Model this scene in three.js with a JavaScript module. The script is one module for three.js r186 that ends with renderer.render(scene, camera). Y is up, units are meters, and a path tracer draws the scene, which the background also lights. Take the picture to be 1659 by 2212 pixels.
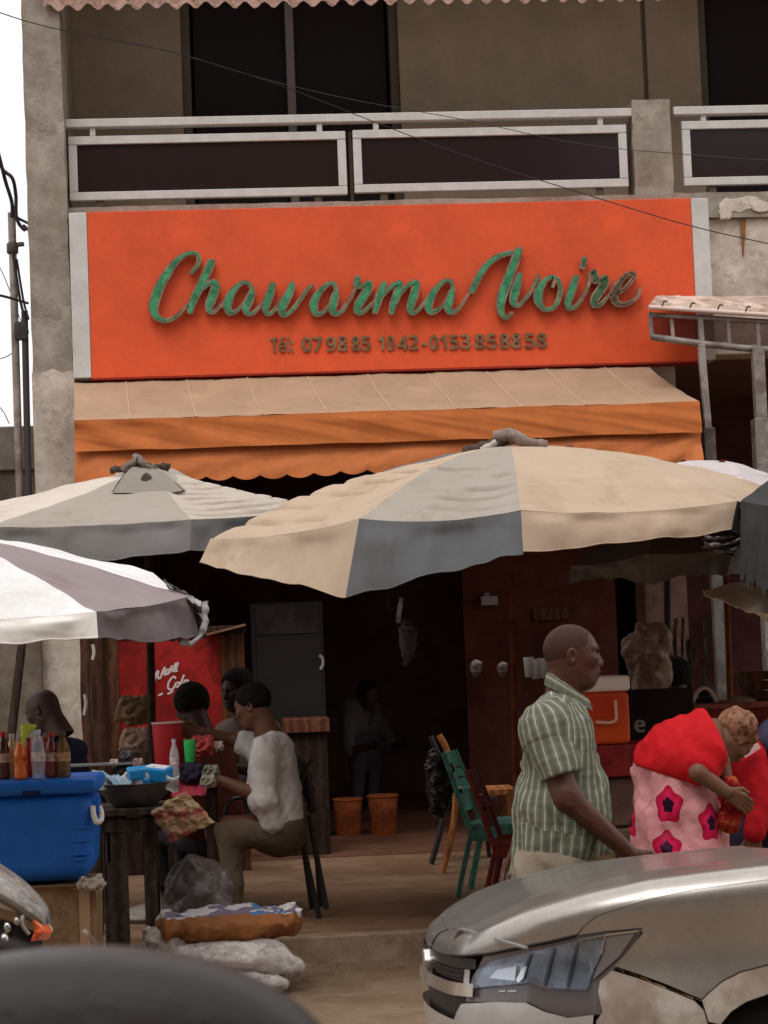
import * as THREE from 'three';
import { RoundedBoxGeometry } from 'three/addons/geometries/RoundedBoxGeometry.js';
import { mergeGeometries } from 'three/addons/utils/BufferGeometryUtils.js';
import { ImprovedNoise } from 'three/addons/math/ImprovedNoise.js';
import { TextGeometry } from 'three/addons/geometries/TextGeometry.js';
import { FontLoader } from 'three/addons/loaders/FontLoader.js';

// ---------- camera, sky, sun, exposure ----------
const scene = new THREE.Scene();
const R = THREE.MathUtils.degToRad;
const camera = new THREE.PerspectiveCamera(27, 0.75, 0.1, 400);
camera.position.set(-1.2, 1.65, 16.5);
camera.rotation.set(R(3.55), R(-4.2), R(-2.2), 'YXZ');
camera.focus = 12.5;
camera.userData.fStop = 11;
camera.updateMatrixWorld(true);
const renderer = new THREE.WebGLRenderer();
renderer.toneMapping = THREE.LinearToneMapping;
renderer.toneMappingExposure = 1.12;
renderer.shadowMap.enabled = true;
{ // overcast sky: brighter towards the zenith, soft cloud texture, pale ground half
  const n = new ImprovedNoise(), W = 512, H = 256, d = new Float32Array(W * H * 4);
  for (let j = 0; j < H; j++) for (let i = 0; i < W; i++) {
    const el = ((j + 0.5) / H - 0.5) * Math.PI, az = i / W * 2 * Math.PI;
    const x = Math.cos(el) * Math.cos(az), y = Math.sin(el), z = Math.cos(el) * Math.sin(az);
    const c = n.noise(x * 2 + 5, y * 4, z * 2) * 0.6 + n.noise(x * 5, y * 9 + 3, z * 5) * 0.3;
    let L = y > 0 ? 1.02 * (1 + 0.75 * y) / 1.25 * (1 + 0.16 * c) : 0.3;
    const k = (j * W + i) * 4;
    d[k] = L * 1.0; d[k + 1] = L * 0.985; d[k + 2] = L * 0.985; d[k + 3] = 1;
  }
  const t = new THREE.DataTexture(d, W, H, THREE.RGBAFormat, THREE.FloatType);
  t.mapping = THREE.EquirectangularReflectionMapping; t.magFilter = THREE.LinearFilter; t.needsUpdate = true;
  scene.background = t; scene.environment = t;
}
const sun = new THREE.DirectionalLight(new THREE.Color(1, 0.955, 0.91), 0.9);
sun.position.set(-5, 22, 17); sun.target.position.set(0, 0, 3);
sun.castShadow = true; sun.shadow.radius = 45; sun.shadow.mapSize.set(2048, 2048);
Object.assign(sun.shadow.camera, { left: -14, right: 14, top: 14, bottom: -14, near: 1, far: 60 });
scene.add(sun, sun.target);

// ---------- helpers ----------
const V = (x, y, z) => new THREE.Vector3(x, y, z);
const FPX = 1106 / Math.tan(R(13.5));
function P(px, py, z) { // the point of the plane at depth z that the sight line through a spot of the photograph meets
  const d = V((px - 829.5) / FPX, -(py - 1106) / FPX, -1).applyQuaternion(camera.quaternion);
  return d.multiplyScalar((z - camera.position.z) / d.z).add(camera.position);
}
const PG = (px, py, y) => { const d = V((px - 829.5) / FPX, -(py - 1106) / FPX, -1).applyQuaternion(camera.quaternion); return d.multiplyScalar((y - camera.position.y) / d.y).add(camera.position); };
let seed = 7;
const rnd = () => { seed = (seed * 1664525 + 1013904223) >>> 0; return seed / 4294967296; };
const pn = new ImprovedNoise();
const noise = (x, y, z = 0) => pn.noise(x + 31.7, y + 17.3, z + 5.1);
const lerp = (a, b, t) => a + (b - a) * t, clamp = (x, a = 0, b = 1) => Math.min(b, Math.max(a, x));
const sm = (a, b, x) => { const t = clamp((x - a) / (b - a)); return t * t * (3 - 2 * t); };

// tileable noise and textures
function lattice(per, s) { const a = new Float32Array(per * per); let q = s * 7919 + 13; for (let i = 0; i < a.length; i++) { q = (q * 1664525 + 1013904223) >>> 0; a[i] = q / 4294967296; } return a; }
function layer(N, per, s) {
  const L = lattice(per, s), o = new Float32Array(N * N);
  for (let j = 0; j < N; j++) for (let i = 0; i < N; i++) {
    const x = i / N * per, y = j / N * per, x0 = x | 0, y0 = y | 0, fx = x - x0, fy = y - y0, ux = fx * fx * (3 - 2 * fx), uy = fy * fy * (3 - 2 * fy), x1 = (x0 + 1) % per, y1 = (y0 + 1) % per;
    o[j * N + i] = lerp(lerp(L[y0 * per + x0], L[y0 * per + x1], ux), lerp(L[y1 * per + x0], L[y1 * per + x1], ux), uy);
  }
  return o;
}
function fbm(N, pers, amps, s) { const o = new Float32Array(N * N); let t = 0; pers.forEach((p, k) => { const l = layer(N, p, s + k * 11); t += amps[k]; for (let i = 0; i < o.length; i++) o[i] += l[i] * amps[k]; }); for (let i = 0; i < o.length; i++) o[i] /= t; return o; }
function tex(N, fn, color = true, rep = 1) {
  const d = new Uint8Array(N * N * 4);
  for (let j = 0; j < N; j++) for (let i = 0; i < N; i++) { const c = fn(i, j, j * N + i), k = (j * N + i) * 4; for (let m = 0; m < 3; m++) d[k + m] = clamp(c[m] ?? c[0]) * 255; d[k + 3] = 255; }
  const t = new THREE.DataTexture(d, N, N, THREE.RGBAFormat); t.wrapS = t.wrapT = THREE.RepeatWrapping; t.magFilter = THREE.LinearFilter; t.minFilter = THREE.LinearMipmapLinearFilter; t.generateMipmaps = true;
  if (color) t.colorSpace = THREE.SRGBColorSpace; t.repeat.set(rep, rep); t.needsUpdate = true; return t;
}
const mixc = (a, b, t) => [lerp(a[0], b[0], t), lerp(a[1], b[1], t), lerp(a[2], b[2], t)];
const F1 = fbm(512, [4, 9, 21, 60, 160], [1, 0.8, 0.6, 0.4, 0.35], 1), F2 = fbm(512, [6, 14, 40, 120, 256], [1, 0.7, 0.6, 0.5, 0.4], 5), F3 = fbm(512, [3, 7, 15, 33], [1, 0.7, 0.5, 0.3], 9);
const clean = tex(256, (i, j) => { const f = F2[j * 2 * 512 + i * 2]; return [0.9 + 0.18 * (f - 0.5)]; });
const dirty = tex(512, (i, j, k) => { const a = clamp((F1[k] - 0.38) * 3.2), b = sm(0.55, 0.7, F3[k]); return mixc([0.76, 0.71, 0.67], [1, 1, 1], clamp(a * 0.7 + 0.35 - b * 0.3)); });
const worn = tex(512, (i, j, k) => { const a = sm(0.4, 0.58, F1[k]), b = sm(0.56, 0.62, F3[k]) * 0.5; return mixc([1, 0.98, 0.95], [0.7, 0.66, 0.62], clamp(a * 0.55 + b * 0.7)); });
const concreteT = tex(512, (i, j, k) => { const a = F1[k], b = F3[k], s = sm(0.6, 0.68, F2[k]); let c = mixc([0.78, 0.75, 0.71], [0.98, 0.96, 0.93], clamp((a - 0.3) * 2.2)); c = mixc(c, [0.74, 0.69, 0.63], sm(0.54, 0.75, b) * 0.5); return mixc(c, [0.6, 0.55, 0.5], s * 0.3); });
const roughB = tex(512, (i, j, k) => [F2[k] * 0.6 + F1[k] * 0.4], false);
const clothT = tex(512, (i, j, k) => { const f = F2[k], s = sm(0.645, 0.72, F1[k]) * 0.16, b = sm(0.55, 0.8, F3[k]) * 0.22; let c = mixc([0.93, 0.92, 0.9], [1, 1, 1], f); return mixc(c, [0.72, 0.64, 0.56], clamp(s + b)); });
const weaveB = tex(256, (i, j) => [0.5 + 0.25 * Math.sin(i / 256 * Math.PI * 2 * 64) * Math.sign(Math.sin(j / 256 * Math.PI * 2 * 32)) + 0.3 * (F1[j * 2 * 512 + i * 2] - 0.5)], false);
const woodT = tex(512, (i, j, k) => { const g = F2[((j * 512) + ((i * 6) % 512)) | 0], w = 0.5 + 0.5 * Math.sin(i / 512 * 46 + F3[k] * 9); return mixc([0.55, 0.5, 0.46], [1, 0.97, 0.94], clamp(0.5 * w + 0.7 * (F1[((j >> 3) % 512) * 512 + i] - 0.25))); });
const woodB = tex(512, (i, j) => [F1[((j >> 3) % 512) * 512 + i]], false);

function mat(color, rough = 0.8, o = {}) {
  const { map, bump, bs = 0.002, rep, phys, ...rest } = o;
  const m = new THREE.MeshPhysicalMaterial({ roughness: rough, side: THREE.DoubleSide, specularIntensity: rough > 0.55 ? 0.3 : rough > 0.3 ? 0.55 : 1, ...rest });
  Array.isArray(color) ? m.color.setRGB(...color) : m.color.set(color);
  const R_ = (t) => { if (!rep) return t; const c = t.clone(); c.repeat.set(rep, rep); c.needsUpdate = true; return c; };
  if (map) m.map = R_(map); if (bump) { m.bumpMap = R_(bump); m.bumpScale = bs; }
  return m;
}
function boxUV(g) {
  if (g.userData.keepUV) return g;
  const n = g.index ? g.toNonIndexed() : g, p = n.attributes.position, uv = new Float32Array(p.count * 2), a = V(), b = V(), c = V();
  for (let i = 0; i < p.count; i += 3) {
    a.fromBufferAttribute(p, i); b.fromBufferAttribute(p, i + 1).sub(a); c.fromBufferAttribute(p, i + 2).sub(a); b.cross(c);
    const x = Math.abs(b.x), y = Math.abs(b.y), z = Math.abs(b.z);
    for (let k = 0; k < 3; k++) { const X = p.getX(i + k), Y = p.getY(i + k), Z = p.getZ(i + k), o = (i + k) * 2; if (z >= x && z >= y) { uv[o] = X; uv[o + 1] = Y; } else if (x >= y) { uv[o] = Z; uv[o + 1] = Y; } else { uv[o] = X; uv[o + 1] = Z; } }
  }
  n.setAttribute('uv', new THREE.BufferAttribute(uv, 2));
  return n;
}
const used = {};
function numbered(n) { used[n] = (used[n] ?? -1) + 1; return used[n] ? n + '_' + String(used[n]).padStart(3, '0') : n; }
function merge(list) { list = list.map((g) => { let h = g.index ? g.toNonIndexed() : g; if (!h.attributes.uv) h.setAttribute('uv', new THREE.BufferAttribute(new Float32Array(h.attributes.position.count * 2), 2)); for (const k of Object.keys(h.attributes)) if (!['position', 'normal', 'uv'].includes(k)) h.deleteAttribute(k); return h; }); const r = mergeGeometries(list); if (list.some((g) => g.userData.keepUV)) r.userData.keepUV = true; return r; }
function obj(name, geo, m, parent = scene, label) {
  if (Array.isArray(geo)) geo = geo.length > 1 ? merge(geo) : geo[0];
  geo = boxUV(geo);
  const o = new THREE.Mesh(geo, m); o.name = parent === scene ? numbered(name) : name; o.castShadow = o.receiveShadow = true; parent.add(o);
  if (label) o.userData.label = label;
  return o;
}
function tag(o, label, category, group, kind) { if (label) o.userData.label = label; if (category) o.userData.category = category; if (group) o.userData.group = group; if (kind) o.userData.kind = kind; return o; }
function thing(name, label, category, pos = [0, 0, 0], turn = 0, group) { const o = new THREE.Group(); o.name = numbered(name); const p = pos.isVector3 ? pos : V(...pos); o.position.copy(p); o.rotation.y = turn; scene.add(o); return tag(o, label, category, group); }
function struct(name, geo, m) { return tag(obj(name, geo, m), null, null, null, 'structure'); }
// shapes
const at = (g, x = 0, y = 0, z = 0) => g.translate(x, y, z);
function box(w, h, d, x = 0, y = 0, z = 0, r) { r = r ?? Math.min(0.006, Math.min(w, h, d) * 0.2); return at(r > 0 ? new RoundedBoxGeometry(w, h, d, 1, r) : new THREE.BoxGeometry(w, h, d), x, y, z); }
const bx = (x0, x1, y0, y1, z0, z1, r) => box(Math.abs(x1 - x0), Math.abs(y1 - y0), Math.abs(z1 - z0), (x0 + x1) / 2, (y0 + y1) / 2, (z0 + z1) / 2, r);
function beam(a, b, w, h, roll = 0) { const L = a.distanceTo(b), g = box(w, h, L, 0, 0, 0); const m = new THREE.Matrix4().lookAt(b, a, V(0, 1, 0)); if (Math.abs(b.clone().sub(a).normalize().y) > 0.98) m.lookAt(b, a, V(0, 0, 1)); if (roll) m.multiply(new THREE.Matrix4().makeRotationZ(roll)); m.setPosition(a.clone().add(b).multiplyScalar(0.5)); return g.applyMatrix4(m); }
function rod(a, b, r0, r1 = r0, n = 12) { const L = a.distanceTo(b), g = new THREE.CylinderGeometry(r1, r0, L, n, 1); g.applyQuaternion(new THREE.Quaternion().setFromUnitVectors(V(0, 1, 0), b.clone().sub(a).normalize())); return at(g, ...a.clone().add(b).multiplyScalar(0.5).toArray()); }
function tube(pts, r, n = 40, k = 8) { return new THREE.TubeGeometry(new THREE.CatmullRomCurve3(pts.map((p) => p.isVector3 ? p : V(...p))), n, r, k); }
function lathe(prof, n = 28) { return new THREE.LatheGeometry(prof.map(([r, y]) => new THREE.Vector2(r, y)), n); }
function grid(nu, nv, fn) { // a sheet fn(u, v) -> Vector3
  const p = [], uv = [], ix = [];
  for (let j = 0; j <= nv; j++) for (let i = 0; i <= nu; i++) { const q = fn(i / nu, j / nv); p.push(q.x, q.y, q.z); uv.push(i / nu, j / nv); }
  for (let j = 0; j < nv; j++) for (let i = 0; i < nu; i++) { const a = j * (nu + 1) + i, b = a + 1, c = a + nu + 1, d = c + 1; ix.push(a, b, d, a, d, c); }
  const g = new THREE.BufferGeometry(); g.setAttribute('position', new THREE.Float32BufferAttribute(p, 3)); g.setAttribute('uv', new THREE.Float32BufferAttribute(uv, 2)); g.setIndex(ix); g.computeVertexNormals(); return g;
}
function deform(g, fn) { const p = g.attributes.position, v = V(); for (let i = 0; i < p.count; i++) { v.fromBufferAttribute(p, i); fn(v); p.setXYZ(i, v.x, v.y, v.z); } g.computeVertexNormals(); return g; }
const keep = (g) => { g.userData.keepUV = true; return g; };
function ball(rx, ry, rz, x = 0, y = 0, z = 0, n = 20) { return at(new THREE.SphereGeometry(1, n, Math.round(n * 0.7)).scale(rx, ry, rz), x, y, z); }
// surface nets over a distance field
function sdfMesh(f, lo, hi, cell) {
  const nx = Math.ceil((hi.x - lo.x) / cell) + 1, ny = Math.ceil((hi.y - lo.y) / cell) + 1, nz = Math.ceil((hi.z - lo.z) / cell) + 1, F = new Float32Array(nx * ny * nz), p = V();
  const id = (i, j, k) => (k * ny + j) * nx + i;
  for (let k = 0; k < nz; k++) for (let j = 0; j < ny; j++) for (let i = 0; i < nx; i++) { p.set(lo.x + i * cell, lo.y + j * cell, lo.z + k * cell); F[id(i, j, k)] = f(p); }
  const map = new Int32Array(nx * ny * nz).fill(-1), pos = [], ix = [];
  for (let k = 0; k < nz - 1; k++) for (let j = 0; j < ny - 1; j++) for (let i = 0; i < nx - 1; i++) {
    let n = 0, sx = 0, sy = 0, sz = 0, any = 0, all = 1; const c = [];
    for (let q = 0; q < 8; q++) { const v = F[id(i + (q & 1), j + (q >> 1 & 1), k + (q >> 2))]; c.push(v); if (v < 0) any = 1; else all = 0; }
    if (!any || all) continue;
    for (let q = 0; q < 8; q++) for (const b of [1, 2, 4]) if (!(q & b)) { const a0 = c[q], a1 = c[q | b]; if ((a0 < 0) !== (a1 < 0)) { const t = a0 / (a0 - a1); n++; sx += (q & 1) + (b === 1 ? t : 0); sy += (q >> 1 & 1) + (b === 2 ? t : 0); sz += (q >> 2) + (b === 4 ? t : 0); } }
    map[id(i, j, k)] = pos.length / 3; pos.push(lo.x + (i + sx / n) * cell, lo.y + (j + sy / n) * cell, lo.z + (k + sz / n) * cell);
  }
  const quad = (a, b, c, d, flip) => { if (a < 0 || b < 0 || c < 0 || d < 0) return; flip ? ix.push(a, c, b, a, d, c) : ix.push(a, b, c, a, c, d); };
  for (let k = 1; k < nz - 1; k++) for (let j = 1; j < ny - 1; j++) for (let i = 1; i < nx - 1; i++) {
    const v = F[id(i, j, k)] < 0;
    if (v !== F[id(i + 1, j, k)] < 0) quad(map[id(i, j - 1, k - 1)], map[id(i, j, k - 1)], map[id(i, j, k)], map[id(i, j - 1, k)], !v);
    if (v !== F[id(i, j + 1, k)] < 0) quad(map[id(i - 1, j, k - 1)], map[id(i - 1, j, k)], map[id(i, j, k)], map[id(i, j, k - 1)], !v);
    if (v !== F[id(i, j, k + 1)] < 0) quad(map[id(i - 1, j - 1, k)], map[id(i, j - 1, k)], map[id(i, j, k)], map[id(i - 1, j, k)], !v);
  }
  const g = new THREE.BufferGeometry(); g.setAttribute('position', new THREE.Float32BufferAttribute(pos, 3)); g.setIndex(ix); g.computeVertexNormals(); return g;
}
const smin = (a, b, k) => { const h = Math.max(k - Math.abs(a - b), 0) / k; return Math.min(a, b) - h * h * k * 0.25; };
const cap = (p, a, b, ra, rb) => { const dx = b.x - a.x, dy = b.y - a.y, dz = b.z - a.z, px = p.x - a.x, py = p.y - a.y, pz = p.z - a.z, h = clamp((px * dx + py * dy + pz * dz) / (dx * dx + dy * dy + dz * dz + 1e-9)); return Math.hypot(px - h * dx, py - h * dy, pz - h * dz) - lerp(ra, rb, h); };
const ell = (p, cx, cy, cz, rx, ry, rz) => { const x = (p.x - cx) / rx, y = (p.y - cy) / ry, z = (p.z - cz) / rz, k = Math.hypot(x, y, z); return (k - 1) * Math.min(rx, ry, rz) * 0.5 + (k - 1) * k / (Math.hypot(x / rx, y / ry, z / rz) + 1e-6) * 0.5; };
// ---------- materials ----------
const M = {
  concrete: mat([0.42, 0.39, 0.36], 0.92, { map: concreteT, rep: 0.7, bump: roughB, bs: 0.012 }),
  plaster: mat([0.76, 0.7, 0.66], 0.9, { map: concreteT, rep: 0.9, bump: roughB, bs: 0.006 }),
  upperWall: mat([0.36, 0.27, 0.19], 0.92, { map: clean, rep: 0.8, bump: roughB, bs: 0.004 }),
  dark: mat([0.02, 0.013, 0.011], 0.7), darkGlass: mat([0.022, 0.013, 0.013], 0.16, { bump: roughB, bs: 0.0006, rep: 0.5, specularIntensity: 0.55 }),
  alu: mat([0.72, 0.7, 0.67], 0.5, { map: clean, rep: 1.3 }), brownFrame: mat([0.1, 0.075, 0.055], 0.7),
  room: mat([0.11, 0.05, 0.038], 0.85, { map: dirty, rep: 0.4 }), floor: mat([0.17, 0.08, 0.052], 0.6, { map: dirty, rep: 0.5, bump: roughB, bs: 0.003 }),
  steel: mat([0.36, 0.33, 0.33], 0.55, { metalness: 0.3, map: worn }), blackMetal: mat([0.012, 0.011, 0.011], 0.45), darkSteel: mat([0.09, 0.08, 0.078], 0.55, { map: worn }),
  rust: mat([0.16, 0.05, 0.02], 0.9, { map: dirty, rep: 4 }), wire: mat([0.025, 0.022, 0.025], 0.7),
  wood: mat([0.2, 0.1, 0.055], 0.75, { map: woodT, bump: woodB, bs: 0.002, rep: 2 }), darkWood: mat([0.055, 0.035, 0.025], 0.75, { map: woodT, bump: woodB, bs: 0.003, rep: 2 }),
  greyWood: mat([0.13, 0.105, 0.09], 0.85, { map: woodT, bump: woodB, bs: 0.004, rep: 2 }),
  card: mat([0.34, 0.22, 0.13], 0.9, { map: dirty, rep: 1.4 }),
};
// ---------- ground ----------
{
  const g = new THREE.PlaneGeometry(240, 240, 2, 2).rotateX(-Math.PI / 2);
  struct('ground', g, mat([0.25, 0.18, 0.12], 0.95, { map: dirty, rep: 0.35, bump: roughB, bs: 0.02 }));
  const zc = PG(800, 2016, 0.13).z;
  const t = bx(-9, 12, -0.1, 0.13, -6.2, zc, 0.02);
  struct('pavement', t, mat([0.25, 0.155, 0.095], 0.9, { map: dirty, rep: 0.45, bump: roughB, bs: 0.012 }));
  const kerb = []; for (let i = 0; i < 21; i++) { const x = -9 + i; const b = bx(x + 0.006, x + 0.994, -0.1, 0.136 + 0.004 * (i % 3), zc + 0.003, zc + 0.1 + 0.006 * (i % 2), 0.015); kerb.push(b); }
  const ko = new THREE.Group(); ko.name = 'kerb'; scene.add(ko); ko.userData.kind = 'structure';
  const km = mat([0.3, 0.225, 0.16], 0.92, { map: dirty, rep: 1, bump: roughB, bs: 0.01 });
  kerb.forEach((k) => obj('kerb_stone', k, km, ko));
}
// ---------- the shop building ----------
const B = thing('shop_building', 'two-storey concrete shop building with a dark open ground floor and a railed balcony above it', 'building');
{
  const X = (px, py, z) => P(px, py, z).x, Y = (px, py, z) => P(px, py, z).y;
  const yTop = Y(830, 0, 0) + 0.6, slabT = Y(750, 436, 0.1), signB = Y(830, 800, 0.1);
  const taper = (g, yA, xA0, xA1, yB, xB0, xB1, x0, x1) => deform(g, (v) => { const t = (v.y - yB) / (yA - yB), s = (v.x - x0) / (x1 - x0); v.x = lerp(lerp(xB0, xA0, t), lerp(xB1, xA1, t), s); });
  // corner pillar
  const p0 = P(45, 0, 0.25), p1 = P(127, 0, 0.25), q0 = P(80, 1100, 0.25), q1 = P(170, 1100, 0.25), yl = P(100, 802, 0.25).y;
  const pil = new THREE.BoxGeometry(1, 1, 1, 6, 60, 4).translate(0.5, 0.5, 0); pil.scale(1, yTop - 0.0, 0.6).translate(0, 0, -0.05);
  deform(pil, (v) => { const t = (v.y - q0.y) / (p0.y - q0.y); const x = lerp(lerp(q0.x, p0.x, t), lerp(q1.x, p1.x, t), v.x), e = v.x > 0.01 && v.x < 0.99 ? 0 : 0.013; v.z += 0.01 * noise(v.x * 3, v.y * 2.5, v.z * 4); v.x = x + e * noise(v.y * 4, v.z * 7 + v.x * 9, 2); });
  obj('corner_pillar', pil, M.concrete, B);
  const pl = new THREE.BoxGeometry(1, 1, 1, 8, 40, 2).translate(0.5, 0.5, 0).scale(1, yl, 0.62).translate(0, 0, -0.047);
  deform(pl, (v) => { const t = (v.y - q0.y) / (p0.y - q0.y); const s = v.x; v.x = lerp(lerp(q0.x, p0.x, t) - 0.004, lerp(q1.x, p1.x, t) + 0.004, s) + 0.008 * noise(v.y * 3, s * 5, 3); if (v.y > yl - 0.01) v.y += 0.03 * noise(s * 5, 1, 7); });
  obj('plaster_coat', pl, M.plaster, B, 'paler smooth plaster on the lower part of the corner pillar');
  // floor slab, fascia beam
  const xl = X(125, 440, 0.1), xr = 9;
  const slab = new THREE.BoxGeometry(xr - xl, 0.2, 1.6, 90, 4, 8).translate((xl + xr) / 2, slabT - 0.1, -0.68);
  deform(slab, (v) => { if (v.z > 0) { v.z += 0.02 * noise(v.x * 5, v.y * 9, 1); v.y += 0.012 * noise(v.x * 7, 3, v.z); } });
  obj('floor_slab', slab, M.concrete, B);
  obj('fascia_beam', bx(xl, xr, signB + 0.05, slabT - 0.2, -0.25, 0.075), M.plaster, B);
  // raw plaster patches and a rust streak on the beam at the right
  const pz = 0.075, cs = [[1590, 445, 30, 14], [1618, 437, 22, 8], [1565, 455, 14, 22], [1640, 450, 18, 10]];
  cs.forEach(([a, b, w, h], k) => { const s = new THREE.Shape(); for (let i = 0; i <= 22; i++) { const an = i / 22 * Math.PI * 2, r = 1 + 0.35 * noise(Math.cos(an) * 2, Math.sin(an) * 2, k * 3); const q = P(a + Math.cos(an) * w * r, b + Math.sin(an) * h * r, pz); i ? s.lineTo(q.x, q.y) : s.moveTo(q.x, q.y); } obj('mortar_patch', new THREE.ExtrudeGeometry(s, { depth: 0.045, bevelEnabled: true, bevelSize: 0.006, bevelThickness: 0.006, bevelSegments: 2 }).translate(0, 0, pz + k * 0.003), M.plaster, B); });
  { const pz = 0.09; const s = new THREE.Shape(); const pts = [[1599, 474], [1610, 474], [1610, 505], [1607, 530], [1606, 556], [1603, 552], [1602, 525], [1599, 505]]; pts.forEach(([a, b], i) => { const q = P(a, b, pz); i ? s.lineTo(q.x, q.y) : s.moveTo(q.x, q.y); }); obj('rust_stain', new THREE.ShapeGeometry(s).translate(0, 0, pz + 0.003), mat([0.3, 0.13, 0.05], 0.95, { map: dirty, rep: 3 }), B); }
  // second pillar, below and above the slab
  const c0 = X(1367, 300, 0.06), c1 = X(1450, 300, 0.06);
  const post = new THREE.BoxGeometry(c1 - c0, Y(1408, 216, 0.06) - slabT + 0.01, 0.3, 6, 14, 4).translate((c0 + c1) / 2, (Y(1408, 216, 0.06) + slabT) / 2, -0.09);
  deform(post, (v) => { v.x += 0.012 * noise(v.y * 6, v.z * 6, v.x); v.y += 0.006 * noise(v.x * 9, v.z * 6, 2); });
  obj('balcony_post', post, M.concrete, B);
  obj('shop_pillar', bx(X(1375, 900, 0), X(1460, 900, 0), P(1410, 1060, 0).y, signB + 0.05, -0.32, 0.05), M.plaster, B); obj('pillar_base', bx(X(1375, 900, 0) - 0.01, X(1460, 900, 0) + 0.01, 0, P(1410, 1060, 0).y, -0.33, 0.06), mat([0.16, 0.09, 0.075], 0.8, { map: dirty, rep: 1 }), B, 'brown painted lower part of the second pillar');
  // balcony room wall with a wide dark door, one more at the right edge
  const zw = -1.45, wy0 = slabT, wy1 = yTop + 0.6, d0 = X(392, 130, zw), d1 = X(862, 130, zw), e0 = X(1512, 130, zw), g0 = X(1388, 130, zw), g1 = X(1398, 130, zw);
  [bx(xl + 0.041, d0, wy0, wy1, zw - 0.2, zw, 0), bx(d1, g0, wy0, wy1, zw - 0.2, zw, 0), bx(g0, g1, wy0, wy1, zw - 0.2, zw - 0.06, 0), bx(g1, e0, wy0, wy1, zw - 0.2, zw + 0.002, 0)].forEach((g) => obj('upper_wall', g, M.upperWall, B));
  const door = (a, b, n) => {
    const D = new THREE.Group(); D.name = 'balcony_door'; B.add(D);
    const f = 0.075; [bx(a, a + f, wy0, wy1, zw - 0.18, zw - 0.05), bx(b - f, b, wy0, wy1, zw - 0.18, zw - 0.05), bx(a + f, b - f, wy1 - 0.1, wy1, zw - 0.18, zw - 0.05)].forEach((g) => obj('door_frame', g, M.brownFrame, D));
    const w = (b - a - 2 * f) / n; for (let i = 0; i < n; i++) obj('door_pane', bx(a + f + i * w + 0.03, a + f + (i + 1) * w - 0.03, wy0 + 0.02, wy1 - 0.12, zw - 0.16, zw - 0.14, 0), mat([0.013, 0.007, 0.007], 0.6), D);
    for (let i = 1; i < n; i++) obj('mullion', bx(a + f + i * w - 0.036, a + f + i * w + 0.036, wy0, wy1 - 0.1, zw - 0.17, zw - 0.08), mat([0.2, 0.16, 0.15], 0.6), D);
  };
  door(d0, d1, 2); door(e0, e0 + 1.7, 2);
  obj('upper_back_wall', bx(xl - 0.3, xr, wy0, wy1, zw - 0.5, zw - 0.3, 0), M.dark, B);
  obj('balcony_ceiling', bx(xl - 0.02, xr, wy1, wy1 + 0.15, zw - 0.2, 0.25), M.plaster, B);
  obj('upper_side_wall', bx(xl - 0.05, xl + 0.04, slabT, wy1, zw - 0.2, -0.3), M.upperWall, B);
  // corrugated sheet hanging at the top edge
  const cy = Y(700, 7, 0.3); const sh = grid(420, 1, (u, v) => V(lerp(xl - 0.05, xr, u), (v ? cy + 0.45 : cy) + (v ? 0 : 0.022 * Math.sin(u * (xr - xl) * 42) + 0.014 * noise(u * 60, 1)), 0.3 + 0.02 * Math.sin(u * (xr - xl) * 42)));
  obj('corrugated_eave', sh, mat([0.55, 0.38, 0.33], 0.7, { map: worn, rep: 2 }), B);
  // balcony railings
  const rz = 0.02, rail = (a, b, c, d) => { const A = P(a, b, rz), C = P(c, d, rz), y = (A.y + C.y) / 2; return obj('top_rail', bx(A.x, C.x, y - 0.035, y + 0.032, rz - 0.06, rz + 0.035, 0.008), M.alu, B); };
  rail(132, 269, 1364, 243); rail(1453, 240, 1790, 235);
  for (const [a, b, c, d] of [[147, 297, 751, 427], [761, 281, 1358, 411], [1471, 264, 2050, 395]]) {
    const r = new THREE.Group(); r.name = 'railing_panel'; B.add(r);
    const A = P(a, (b + 0) , rz), m = P((a + c) / 2, 0, rz), x0 = A.x, x1 = X(c, d, rz), xm = (a + c) / 2, t = xm < 500 ? [290, 428] : xm < 1200 ? [276, 411] : [257, 396];
    const y1 = Y(xm, t[0], rz) + 0.0, y0 = Y(xm, t[1], rz), w = 0.066;
    const bar = (g) => obj('frame_bar', g, M.alu, r);
    bar(bx(x0, x1, y1 - w, y1, rz - 0.03, rz + 0.02)); bar(bx(x0, x1, y0, y0 + w, rz - 0.03, rz + 0.02));
    bar(bx(x0, x0 + w, y0 + w + 0.002, y1 - w - 0.002, rz - 0.029, rz + 0.019)); bar(bx(x1 - w, x1, y0 + w + 0.002, y1 - w - 0.002, rz - 0.029, rz + 0.019));
    obj('tinted_pane', bx(x0 + w - 0.01, x1 - w + 0.01, y0 + w - 0.01, y1 - w + 0.01, rz - 0.012, rz - 0.004, 0), M.darkGlass, r);
    for (const q of (xm < 500 ? [200, 690] : xm < 1200 ? [812, 1297] : [1520])) { const xx = X(q, 280, rz); obj('spacer', bx(xx - 0.022, xx + 0.022, y1, y1 + 0.085, rz - 0.02, rz + 0.015), M.alu, r); }
    [bx(x0 + 0.2, x0 + 0.26, slabT - 0.01, y0, rz - 0.02, rz), bx(x1 - 0.26, x1 - 0.2, slabT - 0.01, y0, rz - 0.02, rz)].forEach((g) => obj('foot_block', g, M.brownFrame, r));
  }
  [bx(X(752, 300, -0.05), X(760, 300, -0.05), slabT, Y(755, 285, -0.05), -0.07, -0.04), bx(X(135, 300, -0.05), X(146, 300, -0.05), slabT, Y(140, 275, -0.05), -0.07, -0.04)].forEach((g) => obj('brown_stile', g, M.brownFrame, B));
  // ground-floor room
  const ceil = signB + 0.1, bz = -5.2;
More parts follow.
